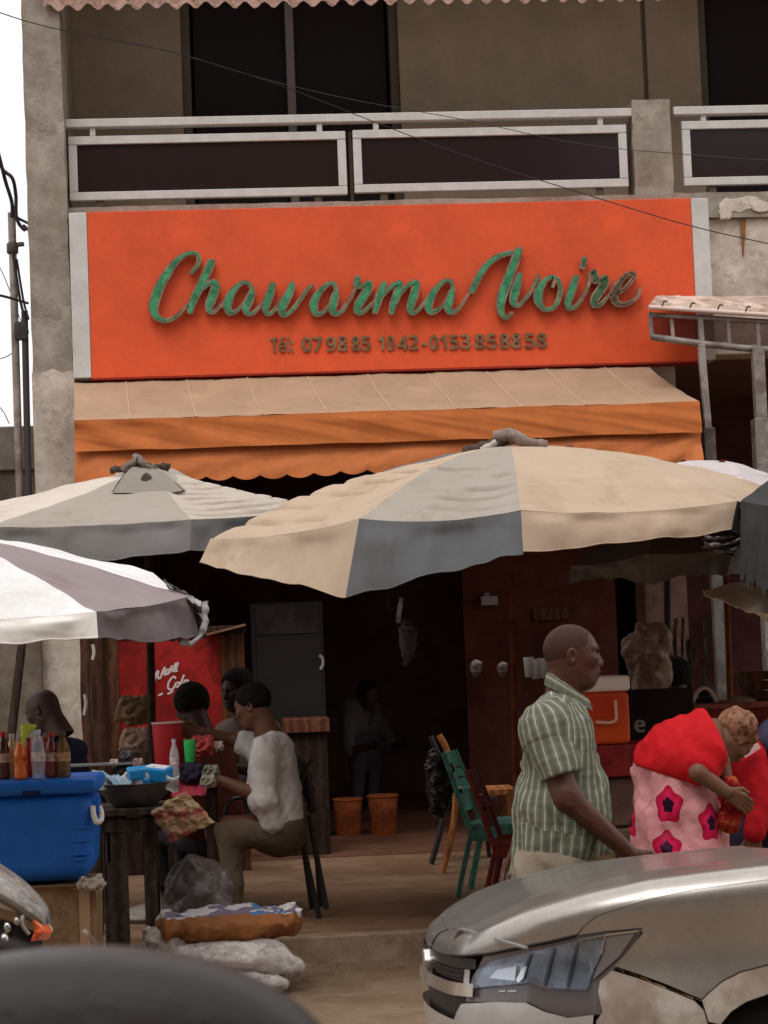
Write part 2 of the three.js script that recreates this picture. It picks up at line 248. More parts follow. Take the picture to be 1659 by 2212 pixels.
  obj('room_back_wall', bx(xl, 12, 0, ceil, bz - 0.2, bz, 0), M.room, B);
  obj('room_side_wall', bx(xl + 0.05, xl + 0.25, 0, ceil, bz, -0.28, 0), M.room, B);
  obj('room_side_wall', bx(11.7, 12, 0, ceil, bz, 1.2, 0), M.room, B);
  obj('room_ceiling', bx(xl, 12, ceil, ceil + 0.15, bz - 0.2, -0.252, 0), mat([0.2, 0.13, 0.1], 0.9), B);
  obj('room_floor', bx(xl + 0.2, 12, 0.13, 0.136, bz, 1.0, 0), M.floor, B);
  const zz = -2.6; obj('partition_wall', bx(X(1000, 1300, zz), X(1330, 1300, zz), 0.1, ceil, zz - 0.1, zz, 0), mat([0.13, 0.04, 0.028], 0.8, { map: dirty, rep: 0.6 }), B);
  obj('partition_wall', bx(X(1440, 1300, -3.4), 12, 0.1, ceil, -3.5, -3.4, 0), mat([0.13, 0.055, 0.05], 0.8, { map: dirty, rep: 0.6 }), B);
  obj('wood_panel', bx(X(1150, 1330, zz), X(1230, 1330, zz), Y(1190, 1340, zz), Y(1190, 1312, zz), zz, zz + 0.03), M.wood, B);
  obj('meter_box', [bx(X(1037, 1296, zz), X(1073, 1296, zz), Y(1055, 1308, zz), Y(1055, 1288, zz), zz, zz + 0.08), bx(X(1045, 1296, zz), X(1056, 1296, zz), Y(1055, 1288, zz), Y(1055, 1281, zz), zz + 0.02, zz + 0.06)], mat([0.4, 0.35, 0.35], 0.5), B);
}
// ---------- houses across the street, behind the camera: they close off the low sky in front of the shops ----------
[[-30, -9.5, 12, [0.3, 0.25, 0.2]], [-9, 6.5, 14, [0.34, 0.29, 0.23]], [7, 30, 11.5, [0.28, 0.22, 0.175]]].forEach(([x0, x1, h, c], k) => {
  const H = thing('street_house', ['sand coloured house across the street to the left, behind the viewer', 'taller cream house straight across the street, behind the viewer', 'brown house across the street to the right, behind the viewer'][k], 'house', [(x0 + x1) / 2, 0, 27]);
  const w = x1 - x0; obj('wall', bx(-w / 2, w / 2, 0, h, 0, 0.4, 0.02), mat(c, 0.9, { map: concreteT, rep: 0.4 }), H); obj('parapet', bx(-w / 2 - 0.1, w / 2 + 0.1, h, h + 0.3, -0.2, 0.5, 0.02), M.concrete, H);
  for (let i = 0; i < 5; i++) for (let j = 0; j < 4; j++) { const x = -w / 2 + w * (i + 0.5) / 5, y = 0.9 + j * 3; if (y + 1.6 > h) continue; obj('window', bx(x - 0.65, x + 0.65, y, y + 1.5, -0.04, 0.02), M.dark, H); obj('sill', bx(x - 0.75, x + 0.75, y - 0.1, y - 0.002, -0.12, 0.02), M.concrete, H); }
});
// ---------- sign ----------
{
  const z = 0.32, tl = P(147, 462, z), tr = P(1530, 424, z), bl = P(160, 821, z), br = P(1545, 776, z);
  const y1 = (tl.y + tr.y) / 2, y0 = (bl.y + br.y) / 2, x0 = (tl.x + bl.x) / 2, x1 = (tr.x + br.x) / 2;
  const S = thing('shop_sign', 'large orange shop sign with raised green script letters under the balcony railing', 'sign', [x0, y0, z]);
  const ox = x0, oy = y0, w = x1 - x0, h = y1 - y0, e = 0.135;
  const pm = mat([0.9, 0.118, 0.036], 0.55, { map: clean, rep: 0.6, bump: roughB, bs: 0.0012 });
  obj('panel', bx(e + 0.002, w - e - 0.002, 0, h, -0.2, 0, 0.004), pm, S);
  obj('edge_strip', bx(0, e, 0.004, h - 0.003, -0.2, 0.006, 0.008), M.alu, S); obj('edge_strip', bx(w - e, w, 0.004, h - 0.003, -0.2, 0.006, 0.008), M.alu, S);
  obj('bottom_lip', bx(e, w - e, -0.014, -0.001, -0.2, 0.004, 0.003), mat([0.3, 0.03, 0.02], 0.6), S);
  const crops = { 1: [540, 920], 2: [1200, 920], 3: [1800, 920] }, k = 0.421941;
  const loc = (c, x, y) => { const q = P((crops[c][0] + x * k) / 1.79385, (crops[c][1] + y * k) / 1.79385, z + 0.05); return [q.x - ox, q.y - oy]; };
  const pxm = 1.1 / (FPX / 16.2) * k / 1.79385; // metres per crop pixel
  function strip(c, pts, dw, zb, depth, minw = 0.004) { // a ribbon of varying width with round ends, raised from the panel
    const cur = new THREE.CatmullRomCurve3(pts.map(([x, y, wd]) => { const q = loc(c, x, y); return V(q[0], q[1], wd * pxm); }), false, 'centripetal');
    const n = pts.length * 6, L = [], Rr = [], list = [];
    for (let i = 0; i <= n; i++) {
      const t = i / n, p = cur.getPoint(t), d = cur.getTangent(t), wd = Math.max((p.z - dw) / 2, 0), l = Math.hypot(d.x, d.y) || 1;
      const endf = 1; L.push([p.x - d.y / l * wd * endf, p.y + d.x / l * wd * endf, wd]); Rr.push([p.x + d.y / l * wd * endf, p.y - d.x / l * wd * endf, wd]);
    }
    const pos = [], tri = (a, b, c2) => pos.push(...a, ...b, ...c2), zt = zb + depth;
    for (let i = 0; i < n; i++) {
      if (L[i][2] < minw && L[i + 1][2] < minw) continue;
      const a = [L[i][0], L[i][1], zt], b = [L[i + 1][0], L[i + 1][1], zt], c1 = [Rr[i][0], Rr[i][1], zt], d = [Rr[i + 1][0], Rr[i + 1][1], zt];
      const a0 = [L[i][0], L[i][1], zb], b0 = [L[i + 1][0], L[i + 1][1], zb], c0 = [Rr[i][0], Rr[i][1], zb], d0 = [Rr[i + 1][0], Rr[i + 1][1], zb];
      tri(c1, d, b); tri(c1, b, a); tri(a, b, b0); tri(a, b0, a0); tri(d, c1, c0); tri(d, c0, d0);
    }
    const g = new THREE.BufferGeometry(); g.setAttribute('position', new THREE.Float32BufferAttribute(pos, 3)); g.computeVertexNormals(); list.push(g);
    for (const i of [0, n]) { const wd = L[i][2]; if (wd < minw) continue; list.push(new THREE.CylinderGeometry(wd, wd, depth, 16).rotateX(Math.PI / 2).translate((L[i][0] + Rr[i][0]) / 2, (L[i][1] + Rr[i][1]) / 2, zb + depth / 2 - 0.0006)); }
    return list;
  }
  const edgeM = mat([0.33, 0.235, 0.18], 0.75, { map: worn, rep: 3 }), green = mat([0.075, 0.36, 0.19], 0.6, { map: worn, rep: 2.5 }), dull = mat([0.07, 0.16, 0.085], 0.7, { map: worn, rep: 3 }), dark = mat([0.13, 0.1, 0.07], 0.75, { map: worn, rep: 3 });
  const A = (x, y) => [[[225 + x, 425 + y, 34], [180 + x, 425 + y, 40], [110 + x, 480 + y, 50], [50 + x, 570 + y, 75], [35 + x, 640 + y, 80], [60 + x, 702 + y, 55], [110 + x, 700 + y, 38], [170 + x, 640 + y, 34], [215 + x, 580 + y, 30]]];
  const glyphs = [
    [1, green, [[480, 325, 35], [530, 262, 40], [548, 190, 40], [520, 152, 40], [470, 146, 40], [400, 175, 46], [330, 232, 60], [260, 330, 76], [190, 450, 86], [145, 570, 90], [130, 650, 86], [150, 720, 70], [200, 758, 50], [260, 765, 40], [330, 735, 36], [400, 670, 32], [440, 625, 30]]],
    [1, green, [[660, 235, 72], [630, 300, 74], [570, 430, 76], [510, 550, 74], [478, 630, 66], [468, 680, 55]], [[490, 590, 34], [560, 490, 42], [640, 425, 48], [690, 415, 56], [702, 450, 76], [678, 530, 82], [645, 620, 78], [640, 675, 52], [680, 690, 36], [740, 640, 32], [785, 585, 30]]],
    [1, green, [[1010, 425, 35], [950, 418, 40], [890, 462, 50], [830, 550, 76], [808, 630, 80], [830, 692, 55], [880, 684, 38], [940, 634, 34], [990, 570, 28]], [[1008, 425, 36], [1034, 470, 40], [1030, 520, 66], [1008, 580, 80], [980, 640, 78], [988, 692, 56], [1030, 705, 40], [1090, 655, 34], [1135, 600, 30]]],
    [1, green, [[1222, 440, 60], [1200, 520, 74], [1165, 620, 76], [1160, 680, 56], [1190, 706, 40], [1250, 658, 36], [1300, 590, 32]], [[1402, 440, 60], [1378, 510, 74], [1320, 620, 82], [1308, 690, 66], [1340, 716, 46], [1400, 672, 40], [1480, 570, 36], [1560, 460, 34], [1590, 440, 30]]],
    [2, green, ...A(0, 0), [[225, 428, 36], [242, 480, 40], [236, 530, 66], [218, 600, 78], [208, 665, 72], [235, 706, 50], [290, 682, 38], [340, 612, 34], [380, 552, 30], [412, 480, 26]]],
    [2, green, [[440, 375, 55], [432, 415, 62], [432, 455, 40], [480, 450, 38], [545, 425, 60], [540, 460, 78], [495, 545, 82], [445, 625, 78], [436, 680, 60], [480, 692, 42], [540, 642, 36], [580, 600, 30]]],
    [2, green, [[682, 430, 55], [660, 490, 70], [625, 590, 70], [600, 680, 55]], [[630, 580, 34], [700, 500, 42], [770, 440, 45], [822, 432, 68], [802, 520, 76], [770, 610, 70], [750, 690, 50]], [[775, 590, 34], [850, 492, 42], [920, 432, 45], [975, 422, 66], [965, 500, 76], [932, 610, 76], [925, 680, 56], [960, 696, 40], [1020, 642, 34], [1065, 585, 30]]],
    [2, green, [[1292, 402, 36], [1240, 402, 40], [1170, 462, 50], [1110, 560, 76], [1088, 625, 80], [1110, 686, 55], [1170, 672, 38], [1230, 612, 34], [1270, 550, 28]], [[1298, 408, 36], [1312, 460, 40], [1302, 510, 62], [1280, 590, 78], [1268, 650, 72], [1295, 690, 50], [1350, 672, 36], [1400, 612, 28], [1440, 545, 22], [1462, 515, 18]]],
    [3, green, [[66, 490, 60], [100, 420, 62], [160, 312, 62], [240, 222, 56], [330, 168, 50], [440, 140, 44]], [[495, 125, 72], [460, 220, 80], [400, 380, 86], [350, 520, 86], [328, 640, 70], [345, 712, 50], [385, 742, 38], [430, 700, 32]]],
    [3, green, [[502, 350, 55], [482, 430, 76], [455, 530, 80], [448, 600, 66], [490, 628, 40], [550, 572, 36], [620, 482, 34], [660, 402, 36], [678, 345, 26]]],
    [3, green, [[810, 362, 38], [745, 390, 50], [690, 472, 76], [672, 560, 80], [698, 632, 56], [750, 666, 42], [820, 642, 44], [868, 550, 44], [876, 460, 44], [848, 388, 42], [800, 362, 38]], [[850, 390, 34], [825, 412, 34], [808, 455, 28]]],
    [3, green, [[1022, 370, 56], [1000, 440, 72], [965, 540, 74], [948, 610, 62], [965, 656, 46], [1010, 642, 38], [1070, 572, 34], [1120, 482, 30], [1152, 395, 28]]],
    [3, dull, [[1150, 400, 30], [1158, 335, 32], [1185, 318, 50], [1198, 370, 64], [1192, 408, 45], [1230, 400, 40], [1290, 375, 62], [1282, 425, 78], [1240, 495, 80], [1195, 565, 76], [1190, 622, 56], [1240, 622, 40], [1300, 562, 34], [1342, 518, 30]]],
    [3, dark, [[1390, 520, 34], [1460, 480, 36], [1530, 400, 36], [1558, 345, 38], [1520, 332, 40], [1460, 372, 46], [1400, 452, 62], [1372, 530, 72], [1385, 595, 60], [1440, 620, 45], [1520, 600, 36], [1590, 540, 28], [1612, 475, 22]]],
  ];
  glyphs.forEach(([c, face, ...strokes], gi) => {
    const o = obj('letter', strokes.flatMap((s, q) => strip(c, s, 0, 0.02, 0.05 + 0.0012 * q)), edgeM, S);
    strokes.forEach((s, q) => obj('letter_face', strip(c, s, 28 * pxm, 0.066, 0.0075 + 0.0012 * q, 0.003), face, o));
  });
  { const o = obj('letter_dot', strip(3, [[1102, 200, 56], [1085, 270, 52]], 0, 0.012, 0.042), edgeM, S); obj('letter_face', strip(3, [[1100, 208, 56], [1088, 262, 52]], 34 * pxm, 0.05, 0.0075), dull, o); }
  const font = await new FontLoader().loadAsync('fonts/droid/droid_sans_bold.typeface.json');
  const nm = mat([0.26, 0.175, 0.105], 0.75, { map: worn, rep: 3 });
  const words = [['Tél:', 70, 190], ['07', 235, 345], ['98', 365, 480], ['85', 500, 605], ['10', 645, 732], ['42', 748, 860], ['-', 875, 905], ['01', 920, 1010], ['53', 1025, 1140], ['85', 1160, 1280], ['88', 1295, 1412], ['58', 1430, 1548]];
  words.forEach(([t, a, b]) => {
    const yy = (q) => lerp(148, 122, (q - 70) / 1480), s = 1 / 1.3825 / 1.79385, p = P((1000 / 1.79385) + a * s, 1260 / 1.79385 + yy(a) * s, z), q = P((1000 / 1.79385) + b * s, 1260 / 1.79385 + yy(b) * s, z);
    const g = new TextGeometry(t, { font, size: 0.114, depth: 0.014, curveSegments: 6, bevelEnabled: false }); g.computeBoundingBox(); const bb = g.boundingBox, ww = q.x - p.x;
    g.translate(-bb.min.x, 0, 0); if (t !== '-') g.scale(ww / (bb.max.x - bb.min.x), 1.0, 1); g.translate(p.x - ox, p.y - oy, 0.001);
    obj('numeral', g, nm, S);
  });
}
// ---------- awning ----------
{
  const a = P(160, 822, 0.3), b = P(1402, 797, 0.3), c = P(160, 898, 1.25), d = P(1511, 878, 1.25), e = P(155, 1036, 1.25), f = P(1510, 1003, 1.25);
  const yA = (a.y + b.y) / 2 + 0.0, yC = (c.y + d.y) / 2, yE = (e.y + f.y) / 2, x0 = c.x, x1 = d.x;
  const o = [x0, yE, 1.25], A = thing('shop_awning', 'faded beige awning with a drooping orange scalloped valance below the orange sign', 'awning', o);
  const loc = (v) => v.sub(V(...o));
  const beige = mat([0.5, 0.33, 0.215], 0.85, { map: clean, rep: 0.6, bump: weaveB, bs: 0.0012 }), orange = mat([0.58, 0.17, 0.048], 0.85, { map: clean, rep: 0.7, bump: weaveB, bs: 0.001 });
  const top = (u, v) => loc(V(lerp(lerp(a.x, b.x, u), lerp(x0, x1, u), v), lerp(yA, yC, v) - 0.02 * Math.sin(Math.PI * v) + 0.01 * noise(u * 22, v * 3, 1) + (v > 0.9 ? 0 : 0.006 * noise(u * 60, v * 6, 4)), lerp(0.3, 1.25, v)));
  obj('canopy', grid(120, 16, top), beige, A);
  for (let i = 1; i < 10; i++) { const u = (i - 0.15) / 9.6; const pts = []; for (let k = 0; k <= 8; k++) { const q = top(u, k / 8); q.y += 0.0015; pts.push(q); } obj('seam', tube(pts, 0.0055, 16, 6), mat([0.55, 0.375, 0.255], 0.85), A); }
  const yM = lerp(yC, yE, 0.52);
  const up = (u, v) => { const wr = 0.022 * noise(u * 9 - v * 2, v * 0.8, 8) + 0.022 * Math.exp(-u * 9) * Math.sin(u * 55 - v * 4) + 0.004 * noise(u * 30 - v * 6, v * 1.5, 2); return loc(V(lerp(x0, x1, u), lerp(yC, yM, v) + 0.008 * noise(u * 14, 2, v), 1.255 + v * 0.05 + wr * sm(0, 0.3, v))); };
  obj('valance', grid(200, 20, up), orange, A, 'upper orange valance strip');
  const scal = (x) => 0.032 * Math.abs(Math.sin(x * Math.PI / 0.192)) ** 0.8;
  const low = (u, v) => { const x = lerp(x0 - 0.01 * v, x1, u), yb = yE + 0.015 - scal(x) + 0.02 * noise(u * 8, 5) + 0.05 * Math.exp(-Math.pow((u - 0.82) / 0.05, 2)); const wr = 0.025 * noise(u * 8 + v * 1.4, v * 0.7, 12) + 0.006 * noise(u * 26 + v * 3, v, 3) + 0.02 * Math.exp(-(1 - u) * 14) * Math.sin(u * 90 + v * 6); return loc(V(x, lerp(yM + 0.015, yb, v), 1.235 + 0.035 * v + 0.06 * Math.sin(v * 2.2) * 0.4 + wr * sm(0, 0.4, v))); };
  obj('lower_valance', grid(420, 16, low), mat([0.7, 0.22, 0.075], 0.85, { map: clean, rep: 0.7, bump: weaveB, bs: 0.001 }), A, 'lower orange valance strip with scalloped edge');
  obj('front_bar', rod(loc(V(x0, yC - 0.03, 1.22)), loc(V(x1, yC - 0.03, 1.22)), 0.02), M.steel, A);
  for (const u of [0.02, 0.5, 0.97]) { const x = lerp(x0, x1, u); obj('arm', rod(loc(V(x, yC - 0.04, 1.22)), loc(V(x, yC + 0.05, 0.1)), 0.015), M.steel, A); }
}
// ---------- umbrellas ----------
// corners: rim points in order round the canopy; drops: lower edge of the hanging flap at each corner; cloth: one material per panel
function umbrella(label, peak, corners, drops, cloth, o = {}) {
  const U = thing('market_umbrella', label, 'umbrella', [peak.x, 0, peak.z], 0, 'umbrellas over the street stalls');
  const loc = (v) => v.clone().sub(V(peak.x, 0, peak.z)), pk = loc(peak), C = corners.map(loc), D = drops.map((d) => d && loc(d)), n = C.length, sd = o.seed ?? 1, fold = o.fold ?? [];
  for (let i = 0; i < n; i++) {
    if (!cloth[i]) continue;
    const a = C[i], b = C[(i + 1) % n], da = D[i], db = D[(i + 1) % n], fo = [fold[i] ?? 0, fold[(i + 1) % n] ?? 0], bulge = o.bulge ?? 0.05, sag = o.sag ?? 0.07;
    const top = (u, v) => {
      const r = a.clone().lerp(b, u), q = pk.clone().lerp(r, v);
      q.y += bulge * Math.sin(Math.PI * v) - sag * 4 * u * (1 - u) * v * v * (1 - 0.4 * v);
      const w = 0.020 * noise(q.x * 2.6 + sd * 9, q.z * 2.6, q.y * 3) + 0.007 * noise(q.x * 9, q.z * 9 + sd, 3);
      const fa = lerp(fo[0], fo[1], u), ph = v * 62 + 5 * noise(q.x * 1.1 + sd, q.z * 1.1, 3), crease = fa ? -fa * 0.075 * (0.5 + 0.5 * Math.cos(ph)) ** 7 * sm(0.2, 0.5, v) * clamp(0.45 + 2.2 * noise(q.x * 1.7, q.z * 3.1, sd + 4)) : 0;
      q.y += (w * sm(0, 0.25, v) + crease) * (1 - 0.7 * sm(0.93, 1, v)); return q;
    };
    const p = obj('canopy_panel', grid(40, fo[0] + fo[1] ? 230 : 60, top), cloth[i], U); p.userData.label = o.names?.[i]; if (!p.userData.label) delete p.userData.label;
    if (da && db) {
      const out = a.clone().add(b).multiplyScalar(0.5).sub(V(0, 0, 0)); out.y = 0; out.normalize();
      const flap = (u, v) => {
        const t = a.clone().lerp(b, u); t.y -= sag * 4 * u * (1 - u) * 0.6; const e = da.clone().lerp(db, u), ls = Math.sin(Math.PI * u); e.y -= (o.belly ?? 0.0) * ls - 0.018 * noise(u * 7, i * 3, sd);
        const q = t.lerp(e, v), w = 0.05 * noise(u * 3.0 + i * 5, v * 0.7, sd) + 0.012 * noise(u * 9 + i, v * 0.8, sd + 2) + 0.003 * noise(u * 26, v * 3, sd);
        if (o.ragged && v > 0.96) q.y += 0.1 * Math.abs(noise(u * 16, i, 3)) + 0.05 * noise(u * 40, i, 2);
        q.addScaledVector(out, w * sm(0, 0.3, v) * Math.min(1, ls * 3)); return q;
      };
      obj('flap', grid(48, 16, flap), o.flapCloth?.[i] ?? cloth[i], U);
      const hem = []; for (let k = 0; k <= 24; k++) { const q = flap(k / 24, 1); hem.push(q); } if (!o.ragged) obj('hem', tube(hem, 0.0035, 48, 5), o.flapCloth?.[i] ?? cloth[i], U);
    }
    obj('rib', rod(pk.clone().add(V(0, -0.09, 0)), a.clone().add(V(0, -0.03, 0)), 0.008), M.darkSteel, U);
  }
  if (o.pole) { const f = loc(o.pole); obj('pole', rod(f, pk.clone().add(V(0, 0.03, 0)), o.pr ?? 0.02), o.poleM ?? M.rust, U); obj('base', at(lathe([[0, 0], [0.22, 0], [0.22, 0.05], [0.06, 0.09], [0.03, 0.16], [0, 0.16]]), f.x, f.y, f.z), M.concrete, U); }
  return { U, loc };
}
const cloth = (c, o = {}) => mat(c, 0.88, { map: clothT, rep: 0.7, bump: weaveB, bs: 0.0012, ...o });
const beigeC = cloth([0.49, 0.375, 0.28]), greyBeige = cloth([0.36, 0.32, 0.28]), greyC = cloth([0.2, 0.19, 0.19]), slateC = cloth([0.14, 0.145, 0.155]), whiteC = cloth([0.78, 0.75, 0.73]), mauveC = cloth([0.29, 0.24, 0.245]), charC = cloth([0.085, 0.075, 0.075]), paleC = cloth([0.5, 0.44, 0.385]);
{ // big beige and grey umbrella in the middle
  const pk = P(1100, 962, 5.0);
  const ring = [P(455, 1163, 5.35), P(776, 1120, 6.42), P(1125, 1103, 6.62), P(1592, 1082, 6.1), P(1752, 1085, 4.9), P(1640, 1062, 3.7), P(1120, 1075, 3.35), P(640, 1108, 3.9)];
  const dr = [P(432, 1216, 5.4), P(746, 1288, 6.5), P(1130, 1193, 6.68), P(1580, 1146, 6.16), P(1750, 1200, 4.95), P(1640, 1150, 3.68), P(1120, 1160, 3.3), P(640, 1180, 3.86)];
  const { U, loc } = umbrella('big faded beige umbrella with one slate grey panel before the orange awning', pk, ring, dr, [beigeC, greyBeige, beigeC, beigeC, beigeC, slateC, beigeC, slateC],
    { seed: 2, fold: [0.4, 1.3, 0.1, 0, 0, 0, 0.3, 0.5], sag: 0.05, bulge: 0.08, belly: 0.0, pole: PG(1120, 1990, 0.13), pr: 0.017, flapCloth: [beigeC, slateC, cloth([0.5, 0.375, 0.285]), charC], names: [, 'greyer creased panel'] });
  // a bundle of rags tied over the top
  const rag = (pts, r, m, k) => deform(tube(pts.map((q) => loc(P(...q))), r, 40, 12), (v) => { const s = 1 + 0.25 * noise(v.x * 22, v.y * 22, v.z * 22 + k); v.y += 0.012 * noise(v.x * 26, v.z * 30, k); v.z += 0.012 * noise(v.x * 19, v.y * 30, k + 3); });
  obj('tied_rag', rag([[1002, 978, 5.05], [1030, 970, 5.08], [1060, 960, 5.1], [1085, 953, 5.1], [1100, 945, 5.08]], 0.028, 0, 1), mat([0.1, 0.075, 0.065], 0.9, { map: dirty, rep: 2 }), U);
  obj('tied_rag', rag([[1068, 945, 5.1], [1098, 939, 5.12], [1125, 951, 5.14], [1150, 960, 5.14], [1178, 964, 5.12]], 0.034, 0, 4), mat([0.3, 0.24, 0.21], 0.9, { map: dirty, rep: 2 }), U);
  obj('tied_rag', rag([[1040, 972, 5.15], [1060, 962, 5.16], [1072, 955, 5.16]], 0.018, 0, 4), mat([0.45, 0.4, 0.36], 0.9), U);
  obj('finial', [ball(0.028, 0.034, 0.028, ...loc(P(1230, 970, 5.0)).toArray()), rod(loc(P(1231, 990, 5.0)), loc(P(1230, 974, 5.0)), 0.018)], mat([0.22, 0.08, 0.06], 0.8), U);
  // torn charcoal flap folded over the right corner
  const fl = (x) => grid(26, 12, x);
  obj('torn_strip', fl((u, v) => { const q = loc(P(lerp(1518, 1600, u), lerp(1150, 1176, v) + 12 * Math.sin(u * 2.4 + 0.5) + 5 * noise(u * 6, v * 6, 2), 6.24)); q.z += 0.04 * Math.sin(v * 11 + u * 3) + 0.03 * noise(u * 5, v * 5, 9); return q; }), mat([0.17, 0.155, 0.155], 0.6), U);
  obj('torn_strip', fl((u, v) => { const q = loc(P(lerp(1540, 1588, u), lerp(1172, 1190, v) + 14 * u + 4 * noise(u * 6, v * 6, 5), 6.2)); q.z += 0.035 * Math.sin(v * 9 + u * 5); return q; }), mat([0.2, 0.18, 0.18], 0.6), U);
}
{ // left umbrella
  const pk = P(318, 1012, 4.0), z = 4.0;
  const ring = [P(-20, 1140, 5.0), P(413, 1122, 5.05), P(690, 1098, 4.1), P(560, 1080, 3.1), P(120, 1090, 3.0), P(-230, 1128, 4.0)];
  const dr = [P(-25, 1212, 5.05), P(411, 1187, 5.1), P(692, 1160, 4.12), P(560, 1135, 3.06), P(120, 1150, 2.95), P(-235, 1190, 4.0)];
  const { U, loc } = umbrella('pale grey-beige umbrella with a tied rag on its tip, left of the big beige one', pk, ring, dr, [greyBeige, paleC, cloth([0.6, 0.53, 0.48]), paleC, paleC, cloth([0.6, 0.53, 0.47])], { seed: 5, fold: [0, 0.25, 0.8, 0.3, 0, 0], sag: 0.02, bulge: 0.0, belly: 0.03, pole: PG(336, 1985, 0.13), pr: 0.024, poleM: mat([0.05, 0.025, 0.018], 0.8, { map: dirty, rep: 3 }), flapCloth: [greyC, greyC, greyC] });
  // wind vent: a small second canopy over the top
  const top = loc(P(305, 1000, 4.0)), vc = [P(243, 1066, 4.5), P(396, 1063, 4.5), P(420, 1042, 3.8), P(320, 1034, 3.6), P(236, 1042, 3.8)].map(loc);
  for (let i = 0; i < 5; i++) { const a = vc[i], b = vc[(i + 1) % 5]; obj('vent_panel', grid(14, 12, (u, v) => { const q = top.clone().lerp(a.clone().lerp(b, u), v); q.y += 0.035 * Math.sin(Math.PI * v * 0.9) - 0.02 * Math.sin(Math.PI * u) * v + 0.01 * noise(u * 4 + i, v * 4, 2); return q; }), i === 0 ? cloth([0.27, 0.24, 0.21]) : cloth([0.42, 0.375, 0.33]), U); }
  const tie = (pts, r, k) => deform(tube(pts.map((q) => loc(P(...q))), r, 36, 9), (v) => { v.x += 0.014 * noise(v.x * 30, v.y * 30, k); v.y += 0.014 * noise(v.x * 30, v.z * 30, k + 2); });
  const rg = mat([0.085, 0.065, 0.055], 0.9, { map: dirty, rep: 3 });
  obj('tied_rag', tie([[240, 1014, 4.05], [268, 1012, 4.08], [298, 1008, 4.12], [330, 1010, 4.1], [366, 1008, 4.05]], 0.02, 1), rg, U);
  obj('tied_rag', tie([[268, 1014, 4.12], [285, 1002, 4.14], [297, 988, 4.1], [306, 1000, 4.14], [330, 1016, 4.14]], 0.024, 5), mat([0.2, 0.17, 0.15], 0.9, { map: dirty, rep: 3 }), U);
  obj('tied_rag', tie([[288, 1012, 4.0], [292, 996, 4.05], [296, 984, 4.05], [300, 996, 4.05], [316, 1010, 4.0]], 0.017, 9), rg, U);
  obj('patch', ball(0.035, 0.055, 0.02, ...loc(P(317, 1042, 4.33)).toArray()), mat([0.12, 0.1, 0.085], 0.9, { map: dirty, rep: 3 }), U);
}
{ // white umbrella at the left edge, near
  const pk = P(-150, 1140, 7.0);
  const ring = [P(-330, 1350, 8.0), P(208, 1321, 8.0), P(408, 1288, 7.0), P(330, 1238, 6.2), P(-120, 1235, 6.0), P(-480, 1290, 6.8)];
  const dr = [P(-330, 1398, 8.02), P(212, 1374, 8.03), P(430, 1375, 7.02), P(335, 1300, 6.16), P(-120, 1290, 6.0), P(-490, 1350, 6.8)];
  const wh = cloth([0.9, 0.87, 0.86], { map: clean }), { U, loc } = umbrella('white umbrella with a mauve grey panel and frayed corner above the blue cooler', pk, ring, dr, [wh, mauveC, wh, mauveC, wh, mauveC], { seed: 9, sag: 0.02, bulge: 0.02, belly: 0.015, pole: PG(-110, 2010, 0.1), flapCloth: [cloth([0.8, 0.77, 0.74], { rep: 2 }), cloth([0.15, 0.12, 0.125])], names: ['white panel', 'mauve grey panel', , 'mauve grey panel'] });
  obj('frayed_edge', grid(34, 12, (u, v) => { const q = loc(P(lerp(352, 434, u) + 8 * v, lerp(1250, 1300, u) + v * lerp(16, 40, u) + 6 * noise(u * 9, v * 4, 3), 7.0)); q.z += 0.06 * Math.sin(v * 8 + u * 6) * u + 0.04 * noise(u * 6, v * 4, 4); return q; }), mat([0.38, 0.36, 0.36], 0.8, { map: dirty, rep: 3 }), U);
  obj('frayed_edge', deform(tube([[440, 1300, 7.02], [446, 1335, 7.04], [432, 1372, 7.06], [410, 1390, 7.08], [388, 1384, 7.1]].map((q) => loc(P(...q))), 0.013, 40, 8), (v) => { v.x += 0.02 * noise(v.x * 20, v.y * 25, 3); v.z += 0.03 * noise(v.x * 20, v.y * 22, 8); }), mat([0.3, 0.28, 0.28], 0.7), U);
  obj('frayed_edge', grid(20, 20, (u, v) => { const q = loc(P(lerp(356, 440, u) + 8 * Math.sin(v * 3), lerp(1294, 1384, v) + 10 * noise(u * 5, v * 5), 7.0)); q.z += -0.05 + 0.07 * noise(u * 5, v * 5, 7); return q; }), charC, U);
}
{ // charcoal umbrella under the big one, right
  const pk = P(1440, 1105, 3.4);
  const ring = [P(1232, 1222, 4.3), P(1400, 1196, 4.6), P(1585, 1180, 4.5), P(1700, 1185, 3.6), P(1600, 1175, 2.6), P(1300, 1190, 2.6)];
  const dr = [P(1228, 1258, 4.33), P(1410, 1262, 4.63), P(1570, 1245, 4.53), P(1700, 1230, 3.6), P(1600, 1215, 2.6), P(1300, 1240, 2.6)];
  umbrella('dark charcoal umbrella hanging low beneath the right half of the big beige one', pk, ring, dr, Array(6).fill(cloth([0.26, 0.23, 0.225])), { seed: 13, sag: 0.03, belly: -0.03, pole: PG(1446, 1890, 0.13), pr: 0.022, poleM: M.blackMetal });
}
